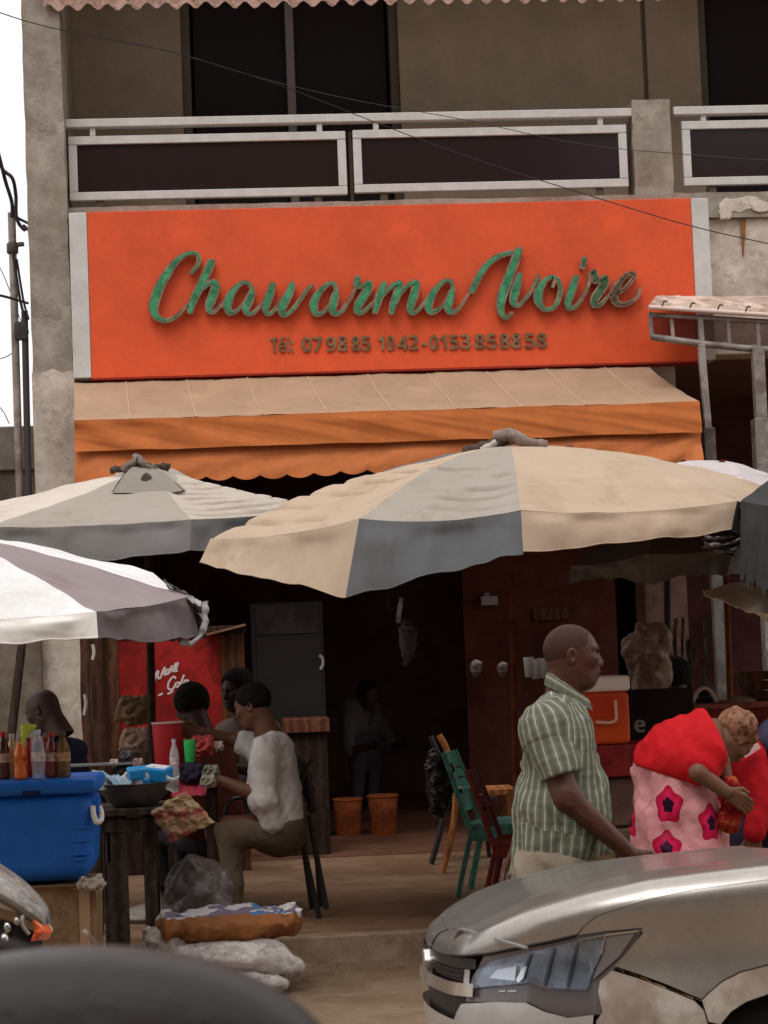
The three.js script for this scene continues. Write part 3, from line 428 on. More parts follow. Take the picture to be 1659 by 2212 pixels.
{ // white umbrella behind at the right edge
  const pk = P(1560, 1003, 3.2), ring = [P(1400, 1044, 4.0), P(1620, 1060, 4.4), P(1790, 1120, 4.0), P(1830, 1110, 2.8), P(1600, 1040, 2.2), P(1420, 1042, 2.6)], dr = [P(1400, 1070, 4.0), P(1620, 1100, 4.43), P(1790, 1180, 4.0), P(1830, 1150, 2.8), P(1600, 1080, 2.2), P(1420, 1070, 2.6)];
  umbrella('pale lilac white umbrella half hidden behind the right end of the big beige one', pk, ring, dr, Array(6).fill(cloth([0.56, 0.51, 0.52])), { seed: 17, sag: 0.04, bulge: 0.07, fold: [0.6, 0.6, 0.5], pole: PG(1590, 1880, 0.13) });
}
{ // torn dark umbrella and pale cloth at the right edge
  const pk = P(1830, 960, 5.4), ring = [P(1600, 1082, 6.3), P(1760, 1090, 6.5), P(1980, 1080, 6.2), P(1960, 1060, 4.6), P(1700, 1050, 4.4)], dr = [P(1598, 1262, 6.34), P(1700, 1310, 6.54), P(1980, 1200, 6.2), P(1960, 1150, 4.6), P(1700, 1130, 4.4)];
  umbrella('torn charcoal umbrella with a ragged hem at the right edge of the street', pk, ring, dr, Array(5).fill(cloth([0.05, 0.048, 0.05])), { seed: 21, sag: 0.03, ragged: true, pole: PG(1840, 1950, 0.13) });
  const pk2 = P(1800, 1240, 4.8), r2 = [P(1516, 1276, 5.4), P(1660, 1326, 5.9), P(1900, 1345, 5.8), P(1950, 1330, 4.6), P(1640, 1290, 4.2)], d2 = [P(1522, 1284, 5.42), P(1662, 1338, 5.92), P(1900, 1400, 5.8), P(1950, 1380, 4.6), P(1640, 1310, 4.2)];
  umbrella('cream umbrella low at the right edge beneath the torn charcoal one', pk2, r2, d2, Array(5).fill(cloth([0.88, 0.76, 0.6])), { seed: 25, sag: 0.03, bulge: 0.03, fold: [0.3, 0.5], pole: PG(1810, 1950, 0.13) });
}
// ---------- metal canopy at the right ----------
{
  const z = 0.98, o = P(1520, 1000, z), C = thing('metal_canopy', 'small grey metal lean-to canopy with pinkish roof beside the orange sign', 'canopy', [o.x, 0, z]), L = (px, py, zz = z) => P(px, py, zz).sub(V(o.x, 0, z));
  const pipe = (a, b, r = 0.017) => obj('frame_bar', beam(a, b, r * 2, r * 2), M.steel, C);
  obj('frame_bar', tube([L(1405, 680), L(1480, 684), L(1560, 689), L(1640, 694), L(1800, 702)], 0.02, 40, 8), M.steel, C);
  obj('frame_bar', tube([L(1408, 728), L(1460, 735), L(1530, 744), L(1600, 751), L(1800, 764)], 0.026, 40, 8), M.steel, C);
  for (const [x, a, b] of [[1404, 674, 730], [1450, 690, 732], [1512, 684, 742], [1572, 690, 748], [1636, 694, 754]]) pipe(L(x, a), L(x + 4, b), x === 1512 ? 0.02 : 0.014);
  for (const [x0, x1] of [[1408, 1449], [1453, 1510], [1516, 1571], [1576, 1634], [1640, 1800]]) obj('tinted_pane', grid(4, 3, (u, v) => L(lerp(x0, x1, u), lerp(lerp(682, 690, (x0 - 1405) / 250), lerp(729, 752, (x0 - 1405) / 250), v), z - 0.03)), mat([0.3, 0.23, 0.22], 0.25, { transmission: 1, thickness: 0, ior: 1.4 }), C);
  obj('post', beam(L(1514, 744), L(1530, 935), 0.052, 0.052), M.steel, C); obj('post_sleeve', beam(L(1530, 925), PG(1566, 1790, 0.13).setZ(z).sub(V(o.x, 0, z)).setX(L(1530, 925).x + 0.02), 0.085, 0.085), mat([0.13, 0.12, 0.12], 0.7, { map: worn }), C);
  obj('post', beam(L(1636, 752), L(1644, 912), 0.085, 0.085), M.steel, C); obj('post_sleeve', beam(L(1644, 905), L(1644, 905).setY(0.13), 0.13, 0.13), M.steel, C);
  const A = (u) => L(lerp(1400, 1800, u), lerp(664, 690, u), z + 0.05), Bk = (u) => L(lerp(1440, 1800, u), lerp(643, 640, u), 0.36);
  const roofM = mat([0.7, 0.56, 0.5], 0.6, { map: worn, rep: 1.2 });
  obj('roof_sheet', grid(60, 12, (u, v) => { const q = Bk(u).lerp(A(u), v); q.y += 0.05 * Math.sin(Math.PI * v) * (1 - u * 0.3) + 0.01 * noise(u * 20, v * 4); return q; }), roofM, C);
  obj('sheet_edge', tube([0, 0.25, 0.5, 0.75, 1].map((u) => A(u).add(V(0, 0.0, 0.01))), 0.018, 30, 6), mat([0.72, 0.55, 0.5], 0.5), C);
  const bk = (u) => L(lerp(1430, 1800, u), lerp(650, 645, u), 0.4); obj('back_tube', tube([bk(0), bk(0.3), bk(0.6), bk(1)], 0.03, 30, 8), mat([0.55, 0.4, 0.37], 0.7), C);
  for (let i = 0; i < 4; i++) obj('tie_hook', tube([A(i * 0.15 + 0.07).add(V(0, 0.0, 0.02)), A(i * 0.15 + 0.08).add(V(0.01, 0.05, 0.0)), A(i * 0.15 + 0.09).add(V(0.03, 0.06, -0.05))], 0.007, 10, 5), M.darkSteel, C);
}
// ---------- left edge: wall, pipe, cables ----------
{
  const w = thing('neighbour_wall', 'low dark grey wall of the next plot left of the corner pillar', 'wall', [P(0, 1400, -0.4).x, 0, -0.4]); const o = w.position;
  const yt = P(40, 921, -0.4).y, xr = P(70, 1200, -0.4).x + 0.15 - o.x;
  obj('wall_face', bx(-6, xr, 0, yt - 0.1, -0.3, 0, 0.01), mat([0.15, 0.13, 0.115], 0.9, { map: concreteT, rep: 0.6, bump: roughB, bs: 0.01 }), w);
  obj('coping', bx(-6, xr, yt - 0.35, yt, -0.32, 0.03, 0.015), mat([0.24, 0.22, 0.2], 0.9, { map: concreteT, rep: 0.7 }), w);
  const s = thing('plaster_wall', 'grey plastered wall at the left behind the seated person in navy', 'wall', [P(0, 1500, 0.35).x, 0, 0.35]);
  obj('wall_face', bx(-4, P(92, 1500, 0.35).x - s.position.x, 0, P(40, 1300, 0.35).y, -0.2, 0, 0.01), mat([0.25, 0.215, 0.185], 0.92, { map: concreteT, rep: 0.8, bump: roughB, bs: 0.008 }), s);
  const q = thing('leaning_pole', 'dark wooden pole leaning on the plastered wall at the left', 'pole', PG(8, 1770, 0.13)); q.position.z = 1.2; { const a = P(14, 1680, 1.2), b = P(50, 1370, 0.8); q.position.copy(a.clone().setY(0.13)); const dir = b.clone().sub(a).normalize(); const bot = a.clone().addScaledVector(dir, -(a.y - 0.13) / dir.y); q.position.copy(bot); obj('shaft', rod(V(0, 0, 0), b.clone().addScaledVector(dir, 0.6).sub(bot), 0.035, 0.03), M.darkWood, q); }
  // service pipe with clamps
  const pz = 0.0, pp = thing('service_pipe', 'grey electricity service pipe rising beside the corner pillar at the left edge', 'pipe', P(38, 925, pz).setY(0)), L = (x, y) => P(x, y, pz).sub(pp.position);
  obj('pipe', rod(V(L(40, 925).x, 0, 0), L(25, 460), 0.03), M.steel, pp); obj('pipe', rod(V(L(53, 930).x, 0, 0.02), L(53, 672), 0.026), mat([0.07, 0.06, 0.06], 0.7), pp);
  obj('clamp', beam(L(24, 530), L(52, 527), 0.05, 0.03), M.darkSteel, pp); obj('clamp', box(0.1, 0.14, 0.08, ...L(46, 715).toArray()), M.darkSteel, pp); obj('pipe_collar', at(lathe([[0.02, -0.05], [0.045, -0.03], [0.045, 0.04], [0.02, 0.06]]), ...L(27, 538).toArray()), M.darkSteel, pp);
  obj('bracket', [beam(L(36, 470), L(62, 483), 0.02, 0.02), beam(L(48, 497), L(56, 488), 0.05, 0.04)], M.blackMetal, pp);
  let n = 0; const cable = (pts, r, label, m = M.wire) => { const T = tube(pts.map((p) => P(...p)), r, 60, 6); const c = tag(obj('cable', T, m), label, 'cable', 'overhead wires and cables'); };
  cable([[-25, 250, 0.1], [0, 345, 0.1], [12, 392, 0.05], [26, 440, 0.02], [26, 470, 0.02]], 0.016, 'thick black cable coming down to the top of the service pipe');
  cable([[-20, 290, 0.2], [6, 366, 0.1], [26, 384, 0.1], [34, 420, 0.06], [36, 470, 0.05], [46, 490, 0.05], [64, 496, 0.1]], 0.014, 'thick twisted black cable looping beside the corner pillar', mat([0.035, 0.02, 0.035], 0.6));
  cable([[28, 545, 0.06], [36, 600, 0.06], [44, 650, 0.06], [54, 690, 0.08], [60, 720, 0.1]], 0.012, 'thin black cable strapped down the service pipe', mat([0.03, 0.03, 0.035], 0.6));
  cable([[36, 560, 0.06], [52, 655, 0.08], [62, 690, 0.1]], 0.01, 'dark cable slanting from the service pipe to the pillar');
  cable([[-30, 635, 2], [8, 640, 1], [60, 655, 0.2]], 0.01, 'brown wire crossing level to the pillar at the left edge');
  cable([[-20, 540, -1], [10, 600, -1], [40, 680, -1], [60, 730, -1]], 0.004, 'hair-thin wire slanting across the white sky at the left');
  cable([[-20, 860, -1], [4, 885, -1], [20, 915, -0.8]], 0.004, 'hair-thin wire just above the low dark wall at the left');
  cable([[-20, 780, -1], [10, 772, -1], [30, 760, -0.8]], 0.004, 'hair-thin wire rising to the service pipe at the left');
  cable([[-30, 18, 6], [120, 62, 4.5], [400, 120, 3.4], [620, 190, 3], [800, 260, 3], [1000, 335, 3.3], [1250, 415, 4], [1500, 490, 4.6], [1700, 535, 5]], 0.003, 'thin black wire sagging across the balcony and the top right of the orange sign');
  cable([[400, 120, 3.4], [560, 168, 3], [760, 215, 2.8], [1000, 258, 2.8], [1250, 310, 3], [1500, 335, 3.4], [1720, 350, 3.8]], 0.0025, 'thin grey wire crossing the balcony railing and its concrete post', mat([0.06, 0.05, 0.05], 0.7));
}
// ---------- people ----------
// head in its own axes: x forward, y up, z to its right; about 0.24 tall
function headGeo(o = {}) {
  const f = (p) => {
    const az = Math.abs(p.z), q = { x: p.x, y: p.y, z: az };
    let d = ell(p, 0, 0.018, 0, 0.099, 0.093, 0.077);
    d = smin(d, ell(p, 0.036, -0.045, 0, 0.058, 0.072, 0.058), 0.05);
    d = smin(d, ell(p, 0.05, -0.098, 0, 0.034, 0.03, 0.036), 0.045);           // chin
    d = smin(d, cap(q, V(0.0, -0.06, 0.052), V(0.05, -0.1, 0.028), 0.016, 0.016), 0.04); // jaw line
    d = smin(d, cap(q, V(0.091, 0.02, 0.006), V(0.078, 0.022, 0.048), 0.0125, 0.0095), 0.014); // brow
    d = smin(d, ell(q, 0.066, -0.02, 0.047, 0.026, 0.018, 0.018), 0.022);        // cheekbone
    d = Math.max(d, -ell(q, 0.102, 0.001, 0.033, 0.023, 0.0145, 0.021));             // eye socket
    d = smin(d, ell(q, 0.0755, 0.0, 0.032, 0.0135, 0.0115, 0.016), 0.003);       // eyeball and lids
    d = smin(d, cap(p, V(0.089, 0.008, 0), V(0.107, -0.034, 0), 0.0085, 0.0155), 0.01); // nose
    d = smin(d, ell(q, 0.094, -0.039, 0.017, 0.016, 0.011, 0.011), 0.007);         // nostril wings
    d = smin(d, ell(p, 0.08, -0.066, 0, 0.02, 0.024, 0.03), 0.02);
    d = smin(d, ell(p, 0.095, -0.065, 0, 0.014, 0.0095, 0.025), 0.005);         // lips
    d = smin(d, ell(p, 0.092, -0.083, 0, 0.014, 0.0105, 0.022), 0.005);
    d = Math.max(d, -ell(p, 0.108, -0.0738, 0, 0.02, 0.0032, 0.028));
    if (o.ears !== false) { let e = ell(q, -0.01, -0.006, 0.08, 0.019, 0.031, 0.008); e = Math.max(e, -ell(q, -0.005, -0.003, 0.088, 0.0115, 0.021, 0.009)); e = Math.min(e, ell(q, 0.004, -0.01, 0.077, 0.005, 0.009, 0.006)); d = smin(d, e, 0.004); }
    d = smin(d, cap(p, V(-0.024, -0.05, 0), V(-0.04, -0.18, 0), 0.062, 0.07), 0.03);
    return d;
  };
  return sdfMesh(f, V(-0.125, -0.19, -0.1), V(0.13, 0.125, 0.1), 0.0042);
}
const HEAD = headGeo();
function placeHead(c, yaw = 0, pitch = 0, roll = 0, s = 1) { // yaw 0 looks to +x; pitch > 0 looks down
  return new THREE.Matrix4().compose(c, new THREE.Quaternion().setFromEuler(new THREE.Euler(roll, yaw, -pitch, 'YZX')), V(s, s, s));
}
const sdBones = (bones, k = 0.05, infl = 0) => (p) => { let d = 1e3; for (const b of bones) d = smin(d, cap(p, b[0], b[1], b[2] + infl, b[3] + infl), b[4] ?? k); return d; };
function bbox(bones, pad) { const lo = V(1e3, 1e3, 1e3), hi = V(-1e3, -1e3, -1e3); for (const b of bones) for (const [q, r] of [[b[0], b[2]], [b[1], b[3]]]) { lo.min(q.clone().subScalar(r + pad)); hi.max(q.clone().addScalar(r + pad)); } return [lo, hi]; }
// uv round the nearest bone of a garment, in metres: u round the limb, v along it
function limbUV(g, bones, up = V(0, 0, 1)) {
  const n = g.toNonIndexed(), p = n.attributes.position, uv = new Float32Array(p.count * 2), c = V(), q = V(), fr = bones.map((b) => { const ax = b[1].clone().sub(b[0]).normalize(), e = up.clone().addScaledVector(ax, -up.dot(ax)).normalize(); return { o: b[0], ax, e, f: ax.clone().cross(e), r: Math.max(b[2], b[3]) }; });
  for (let i = 0; i < p.count; i += 3) {
    c.set(0, 0, 0); for (let k = 0; k < 3; k++) c.add(q.fromBufferAttribute(p, i + k)); c.multiplyScalar(1 / 3);
    let bi = 0, bd = 1e3; bones.forEach((b, k) => { const d = cap(c, b[0], b[1], b[2], b[3]); if (d < bd) { bd = d; bi = k; } });
    const F = fr[bi]; let u0;
    for (let k = 0; k < 3; k++) { q.fromBufferAttribute(p, i + k).sub(F.o); let a = Math.atan2(q.dot(F.f), q.dot(F.e)); if (k === 0) u0 = a; else { if (a - u0 > Math.PI) a -= 2 * Math.PI; if (a - u0 < -Math.PI) a += 2 * Math.PI; } uv[(i + k) * 2] = a * F.r * 1.1; uv[(i + k) * 2 + 1] = q.dot(F.ax); }
  }
  n.setAttribute('uv', new THREE.BufferAttribute(uv, 2)); return keep(n);
}
// body: bones of the whole figure; head: matrix; wear: [{ name, bones, infl, clip(p), mat, wr, uv }]
function person(label, root, o) {
  const T = thing('person', label, 'person', root), L = (b) => [b[0].clone().sub(T.position), b[1].clone().sub(T.position), b[2], b[3], b[4]];
  const skin = o.skin, bones = o.bones.map(L), [lo, hi] = bbox(bones, 0.03), gs = [sdfMesh(sdBones(bones, o.k ?? 0.045), lo, hi, o.cell ?? 0.013)];
  if (o.head) gs.push(HEAD.clone().applyMatrix4(new THREE.Matrix4().makeTranslation(-T.position.x, -T.position.y, -T.position.z).multiply(o.head)));
  for (const h of o.hands ?? []) { const hb = h.map(L), [a, b] = bbox(hb, 0.012); gs.push(sdfMesh(sdBones(hb, 0.008), a, b, 0.0036)); }
  obj('body', gs, skin, T);
  if (o.eyes !== false && o.head) for (const s of [-1, 1]) { const g = ball(0.0055, 0.0045, 0.0075, 0.0885, 0.0, 0.032 * s, 10).applyMatrix4(o.head).translate(-T.position.x, -T.position.y, -T.position.z); obj('eye', g, mat([0.04, 0.03, 0.028], 0.25), T); }
  for (const w of o.wear ?? []) {
    const wb = w.bones.map(L), base = sdBones(wb, w.k ?? 0.06, w.infl ?? 0.012), [a, b] = bbox(wb, (w.infl ?? 0.012) + 0.05), off = T.position, q = V(), wr = w.wr ?? 1;
    const f = (p) => { const n = wr * (0.011 * noise(p.x * 7 + (p.y) * 5, p.y * 6 - p.x * 3, p.z * 6 + (w.seed ?? 0)) + 0.007 * noise(p.x * 15 + 3, p.y * 11 + p.x * 9, p.z * 13) + 0.003 * noise(p.x * 34, p.y * 26, p.z * 30)); let d = base(p) + n; if (w.clip) d = Math.max(d, w.clip(q.copy(p).add(off))); return d; };
    let g = sdfMesh(f, a, b, w.cell ?? 0.0115); if (w.uv) g = limbUV(g, w.uvBones ? w.uvBones.map(L) : wb);
    obj(w.name, g, w.mat, T, w.label);
  }
  if (o.hair) { const hb = (p) => { let d = ell(p, ...o.hair); d += (o.hairM ? 0.0012 : 0.006) * noise(p.x * 40, p.y * 40, p.z * 40); return Math.max(d, 0.75 * (p.x - 0.062 - 0.5 * (p.y - 0.03)), -(p.y + 0.055 + Math.max(0, p.x) * -1.2) * 0.7); }; obj('hair', sdfMesh(hb, V(-0.2, -0.12, -0.16), V(0.15, 0.22, 0.16), 0.007).applyMatrix4(o.head).translate(-T.position.x, -T.position.y, -T.position.z), o.hairM ?? hairM, T); }
  return T;
}
function handBones(w, dir, side, down, s = 1, curl = 0.5) { // wrist point, direction along the hand, direction of the thumb side, palm side
  const pt = (a, b, c) => w.clone().addScaledVector(dir, a * s).addScaledVector(side, b * s).addScaledVector(down, c * s), B = [];
  for (const [k, len] of [[0.03, 0.085], [0.01, 0.095], [-0.01, 0.088], [-0.03, 0.07]]) {
    B.push([pt(0, k * 0.5, 0), pt(0.085, k, 0.004), 0.016 * s, 0.0115 * s]);
    const c = curl; B.push([pt(0.085, k, 0.004), pt(0.085 + len * 0.45, k, 0.004 + len * 0.3 * c), 0.0095 * s, 0.0085 * s]); B.push([pt(0.085 + len * 0.45, k, 0.004 + len * 0.3 * c), pt(0.085 + len * (0.45 + 0.5 * (1 - 0.6 * c)), k, 0.004 + len * (0.3 * c + 0.5 * c)), 0.0085 * s, 0.007 * s]);
  }
  B.push([pt(0.02, 0.025, 0.004), pt(0.06, 0.055, 0.018), 0.014 * s, 0.011 * s], [pt(0.06, 0.055, 0.018), pt(0.095, 0.056, 0.03), 0.0105 * s, 0.0085 * s]);
  return B;
}
const skinT = tex(256, (i, j) => { const f = F2[j * 2 * 512 + i * 2], g = F1[j * 2 * 512 + i * 2]; return mixc([0.82, 0.8, 0.78], [1, 0.98, 0.96], clamp(f * 0.7 + g * 0.5)); });
const skinA = mat([0.082, 0.029, 0.018], 0.42, { map: skinT, rep: 3, bump: roughB, bs: 0.0012, specularIntensity: 0.55 }), skinB = mat([0.07, 0.034, 0.025], 0.5, { map: skinT, rep: 3 }), skinC = mat([0.16, 0.075, 0.045], 0.5, { map: skinT, rep: 3 });
const hairM = mat([0.011, 0.009, 0.008], 0.95, { bump: roughB, bs: 0.004, rep: 8 });
const plaidT = (() => { const N = 512; return tex(N, (i, j) => {
  const u = i / N * 6, v = j / N * 6, fu = Math.abs(u - Math.round(u)), fv = Math.abs(v - Math.round(v)), hu = Math.abs(u % 1 - 0.5), hv = Math.abs(v % 1 - 0.5), g = F2[j * N + i], w = 0.8 + 0.4 * g;
  let c = [0.43 * w, 0.43 * w, 0.375 * w]; if (hu < 0.2) c = mixc(c, [0.34, 0.34, 0.29], 0.7); if (fv < 0.05) c = mixc(c, [0.56, 0.57, 0.5], 0.3); if (hv < 0.05) c = mixc(c, [0.3, 0.31, 0.26], 0.35); if (fu < 0.07) c = mixc(c, [0.74, 0.76, 0.68], 0.72 * (0.6 + 0.5 * g)); return c; }); })();
plaidT.repeat.set(1 / 0.2, 1 / 0.2);
// the walking man in the plaid shirt
{
  const z = 8.6, J = (x, y, dz = 0) => P(x, y, z + dz), foot = 0.0;
  const hip = J(1185, 1850), neck = J(1215, 1500), chest = J(1208, 1610), belly = J(1212, 1745), sh = J(1175, 1572, 0.15), el = J(1224, 1722, 0.215), wr = J(1362, 1846, 0.2), sh2 = J(1195, 1565, -0.17), el2 = J(1150, 1720, -0.24), wr2 = J(1120, 1830, -0.22);
  const kn = hip.clone().add(V(0.22, -0.4, 0.09)), an = hip.clone().add(V(0.2, -0.77, 0.1)).setY(0.09), kn2 = hip.clone().add(V(0.02, -0.4, -0.09)), an2 = hip.clone().add(V(-0.26, 0, -0.1)).setY(0.12);
  const torso = [[J(1210, 1598, 0.075), J(1210, 1740, 0.065), 0.08, 0.09, 0.07], [J(1210, 1598, -0.085), J(1210, 1740, -0.065), 0.08, 0.09, 0.07], [J(1228, 1690, 0), J(1225, 1760, 0), 0.09, 0.09, 0.07], [J(1196, 1740, 0.06), J(1192, 1880, 0.07), 0.095, 0.1, 0.07], [J(1196, 1740, -0.06), J(1192, 1880, -0.07), 0.095, 0.1, 0.07]];
  const arm = [[sh, el, 0.064, 0.05, 0.05], [el, wr, 0.05, 0.031, 0.03]], arm2 = [[sh2, el2, 0.064, 0.05, 0.05], [el2, wr2, 0.05, 0.031, 0.03]];
  const legs = [[hip.clone().add(V(0.01, -0.04, 0.08)), kn, 0.1, 0.07, 0.04], [kn, an, 0.066, 0.045, 0.03], [hip.clone().add(V(0, -0.04, -0.08)), kn2, 0.1, 0.07, 0.04], [kn2, an2, 0.066, 0.045, 0.03], [an.clone().add(V(-0.03, -0.05, 0)), an.clone().add(V(0.17, -0.06, 0)), 0.045, 0.035, 0.04], [an2.clone().add(V(-0.02, -0.03, 0)), an2.clone().add(V(0.15, -0.08, 0)), 0.045, 0.035, 0.04]];
  const shY = J(1200, 1560).y, hemA = J(1175, 1872), hemB = J(1330, 1838), sleeveDir = el.clone().sub(sh).normalize(), cuff = sh.clone().addScaledVector(sleeveDir, 0.19), cuff2 = sh2.clone().addScaledVector(el2.clone().sub(sh2).normalize(), 0.2), sd2 = el2.clone().sub(sh2).normalize();
  const dir = wr.clone().sub(el).normalize(), side = V(0, 1, 0).addScaledVector(dir, -dir.y).normalize().add(V(0, 0, 0)), pal = dir.clone().cross(side).normalize().multiplyScalar(1);
  const plaid = mat([1, 1, 1], 0.85, { map: plaidT, bump: weaveB, bs: 0.0004 });
  const T = person('bald man in a green plaid short-sleeved shirt walking right past the silver car', V(hip.x, 0, z), {
    skin: skinA, head: placeHead(J(1233, 1414), 0.0, 0.0, 0, 1.0), hair: [-0.003, 0.019, 0, 0.1005, 0.0945, 0.0785], hairM: mat([0.045, 0.018, 0.012], 0.6, { bump: roughB, bs: 0.001, rep: 14, specularIntensity: 0.3 }), bones: [...torso, ...arm, ...arm2, ...legs, [J(1212, 1545, 0), J(1216, 1470, 0), 0.075, 0.058, 0.05], [J(1205, 1565, 0.1), J(1205, 1565, -0.1), 0.07, 0.07, 0.06]],
    hands: [handBones(wr, dir, side, pal.multiplyScalar(-1), 0.98, 0.7), handBones(wr2, wr2.clone().sub(el2).normalize(), V(1, 0, 0), V(0, 0, 1), 0.98, 0.7)],
    wear: [
      { name: 'trousers', bones: [...legs.slice(0, 4), ...torso.slice(3)], infl: 0.026, wr: 1.4, mat: mat([0.36, 0.29, 0.22], 0.9, { map: clean, bump: weaveB, bs: 0.001 }), clip: (p) => Math.max(p.y - hip.y - 0.06, 0.1 - p.y) },
      { name: 'shirt', uv: true, k: 0.05, infl: 0.017, wr: 1.7, cell: 0.0088, mat: plaid, bones: [[J(1207, 1588, 0.075), J(1207, 1750, 0.075), 0.11, 0.124, 0.09], [J(1210, 1588, -0.085), J(1207, 1750, -0.075), 0.107, 0.124, 0.09], [J(1235, 1690, 0.02), J(1226, 1770, 0.02), 0.098, 0.112, 0.09], [J(1202, 1760, 0.06), J(1194, 1900, 0.06), 0.12, 0.128, 0.09], [J(1202, 1760, -0.06), J(1194, 1900, -0.06), 0.12, 0.128, 0.09], [J(1250, 1770, 0), J(1268, 1880, 0), 0.085, 0.068, 0.09], [J(1205, 1556, 0.09), J(1205, 1556, -0.09), 0.06, 0.06, 0.07], [sh, sh.clone().addScaledVector(sleeveDir, 0.02), 0.075, 0.075, 0.06], [sh2, sh2.clone().addScaledVector(sd2, 0.02), 0.075, 0.075, 0.06]],
        clip: (p) => { const hem = lerp(hemA.y, hemB.y, clamp((p.x - hemA.x) / (hemB.x - hemA.x), -0.5, 1.2)) + 0.012 * noise(p.x * 12, p.z * 12, 2); return Math.max(hem - p.y, cap(p, J(1216, 1560, 0), J(1228, 1440, 0), 0.052, 0.085) * -1); } },
      ...[[sh, el, sleeveDir, cuff], [sh2, el2, sd2, cuff2]].map(([a, b, d, c]) => ({ name: 'sleeve', uv: true, k: 0.04, infl: 0.018, wr: 1.6, cell: 0.0085, mat: plaid, bones: [[a.clone().addScaledVector(d, -0.01), a.clone().addScaledVector(d, 0.24), 0.07, 0.063]], clip: (p) => Math.max((p.x - c.x) * d.x + (p.y - c.y) * d.y + (p.z - c.z) * d.z, -cap(p, a.clone().addScaledVector(d, 0.14), b, 0.054, 0.06)) })),
    ] });
  // collar: a turned-down band round the neck, open at the front
  const o = T.position, cc = J(1219, 1508, 0).sub(o);
  const col = (u, v) => { const a = lerp(-2.75, 2.75, u) + Math.PI, f = Math.cos(a), r = lerp(0.071, 0.09, v), back = 0.5 - 0.5 * f; const x = f * r * (1.0 + 0.1 * f), zz = Math.sin(a) * r * 0.98; const y = lerp(0.04, -0.008, v) + back * 0.04 - (1 - back) * 0.025 + 0.012 * Math.sin(v * Math.PI); return V(cc.x + x + 0.008 - back * 0.0, cc.y + y - f * 0.02, cc.z + zz); };
  const cg = keep(grid(60, 10, (u, v) => col(u, v))); { const a = cg.attributes.uv; for (let i = 0; i < a.count; i++) a.setXY(i, a.getY(i) * 0.06, a.getX(i) * 0.4); } obj('collar', cg, plaid, T);
  obj('collar_stand', grid(60, 6, (u, v) => { const a = lerp(-2.8, 2.8, u) + Math.PI, f = Math.cos(a), r = 0.068, back = 0.5 - 0.5 * f; return V(cc.x + f * r * (1 + 0.1 * f) + 0.008, cc.y + lerp(-0.01, 0.043, v) + back * 0.04 - (1 - back) * 0.028 - f * 0.02, cc.z + Math.sin(a) * r * 0.98); }), mat([0.5, 0.52, 0.44], 0.85), T);
  obj('sandal', [box(0.25, 0.02, 0.09, an.x - o.x + 0.07, 0.012, an.z - o.z, 0.008)], M.blackMetal, T); obj('sandal', [box(0.25, 0.02, 0.09, an2.x - o.x + 0.06, 0.012, an2.z - o.z, 0.008)], M.blackMetal, T);
}
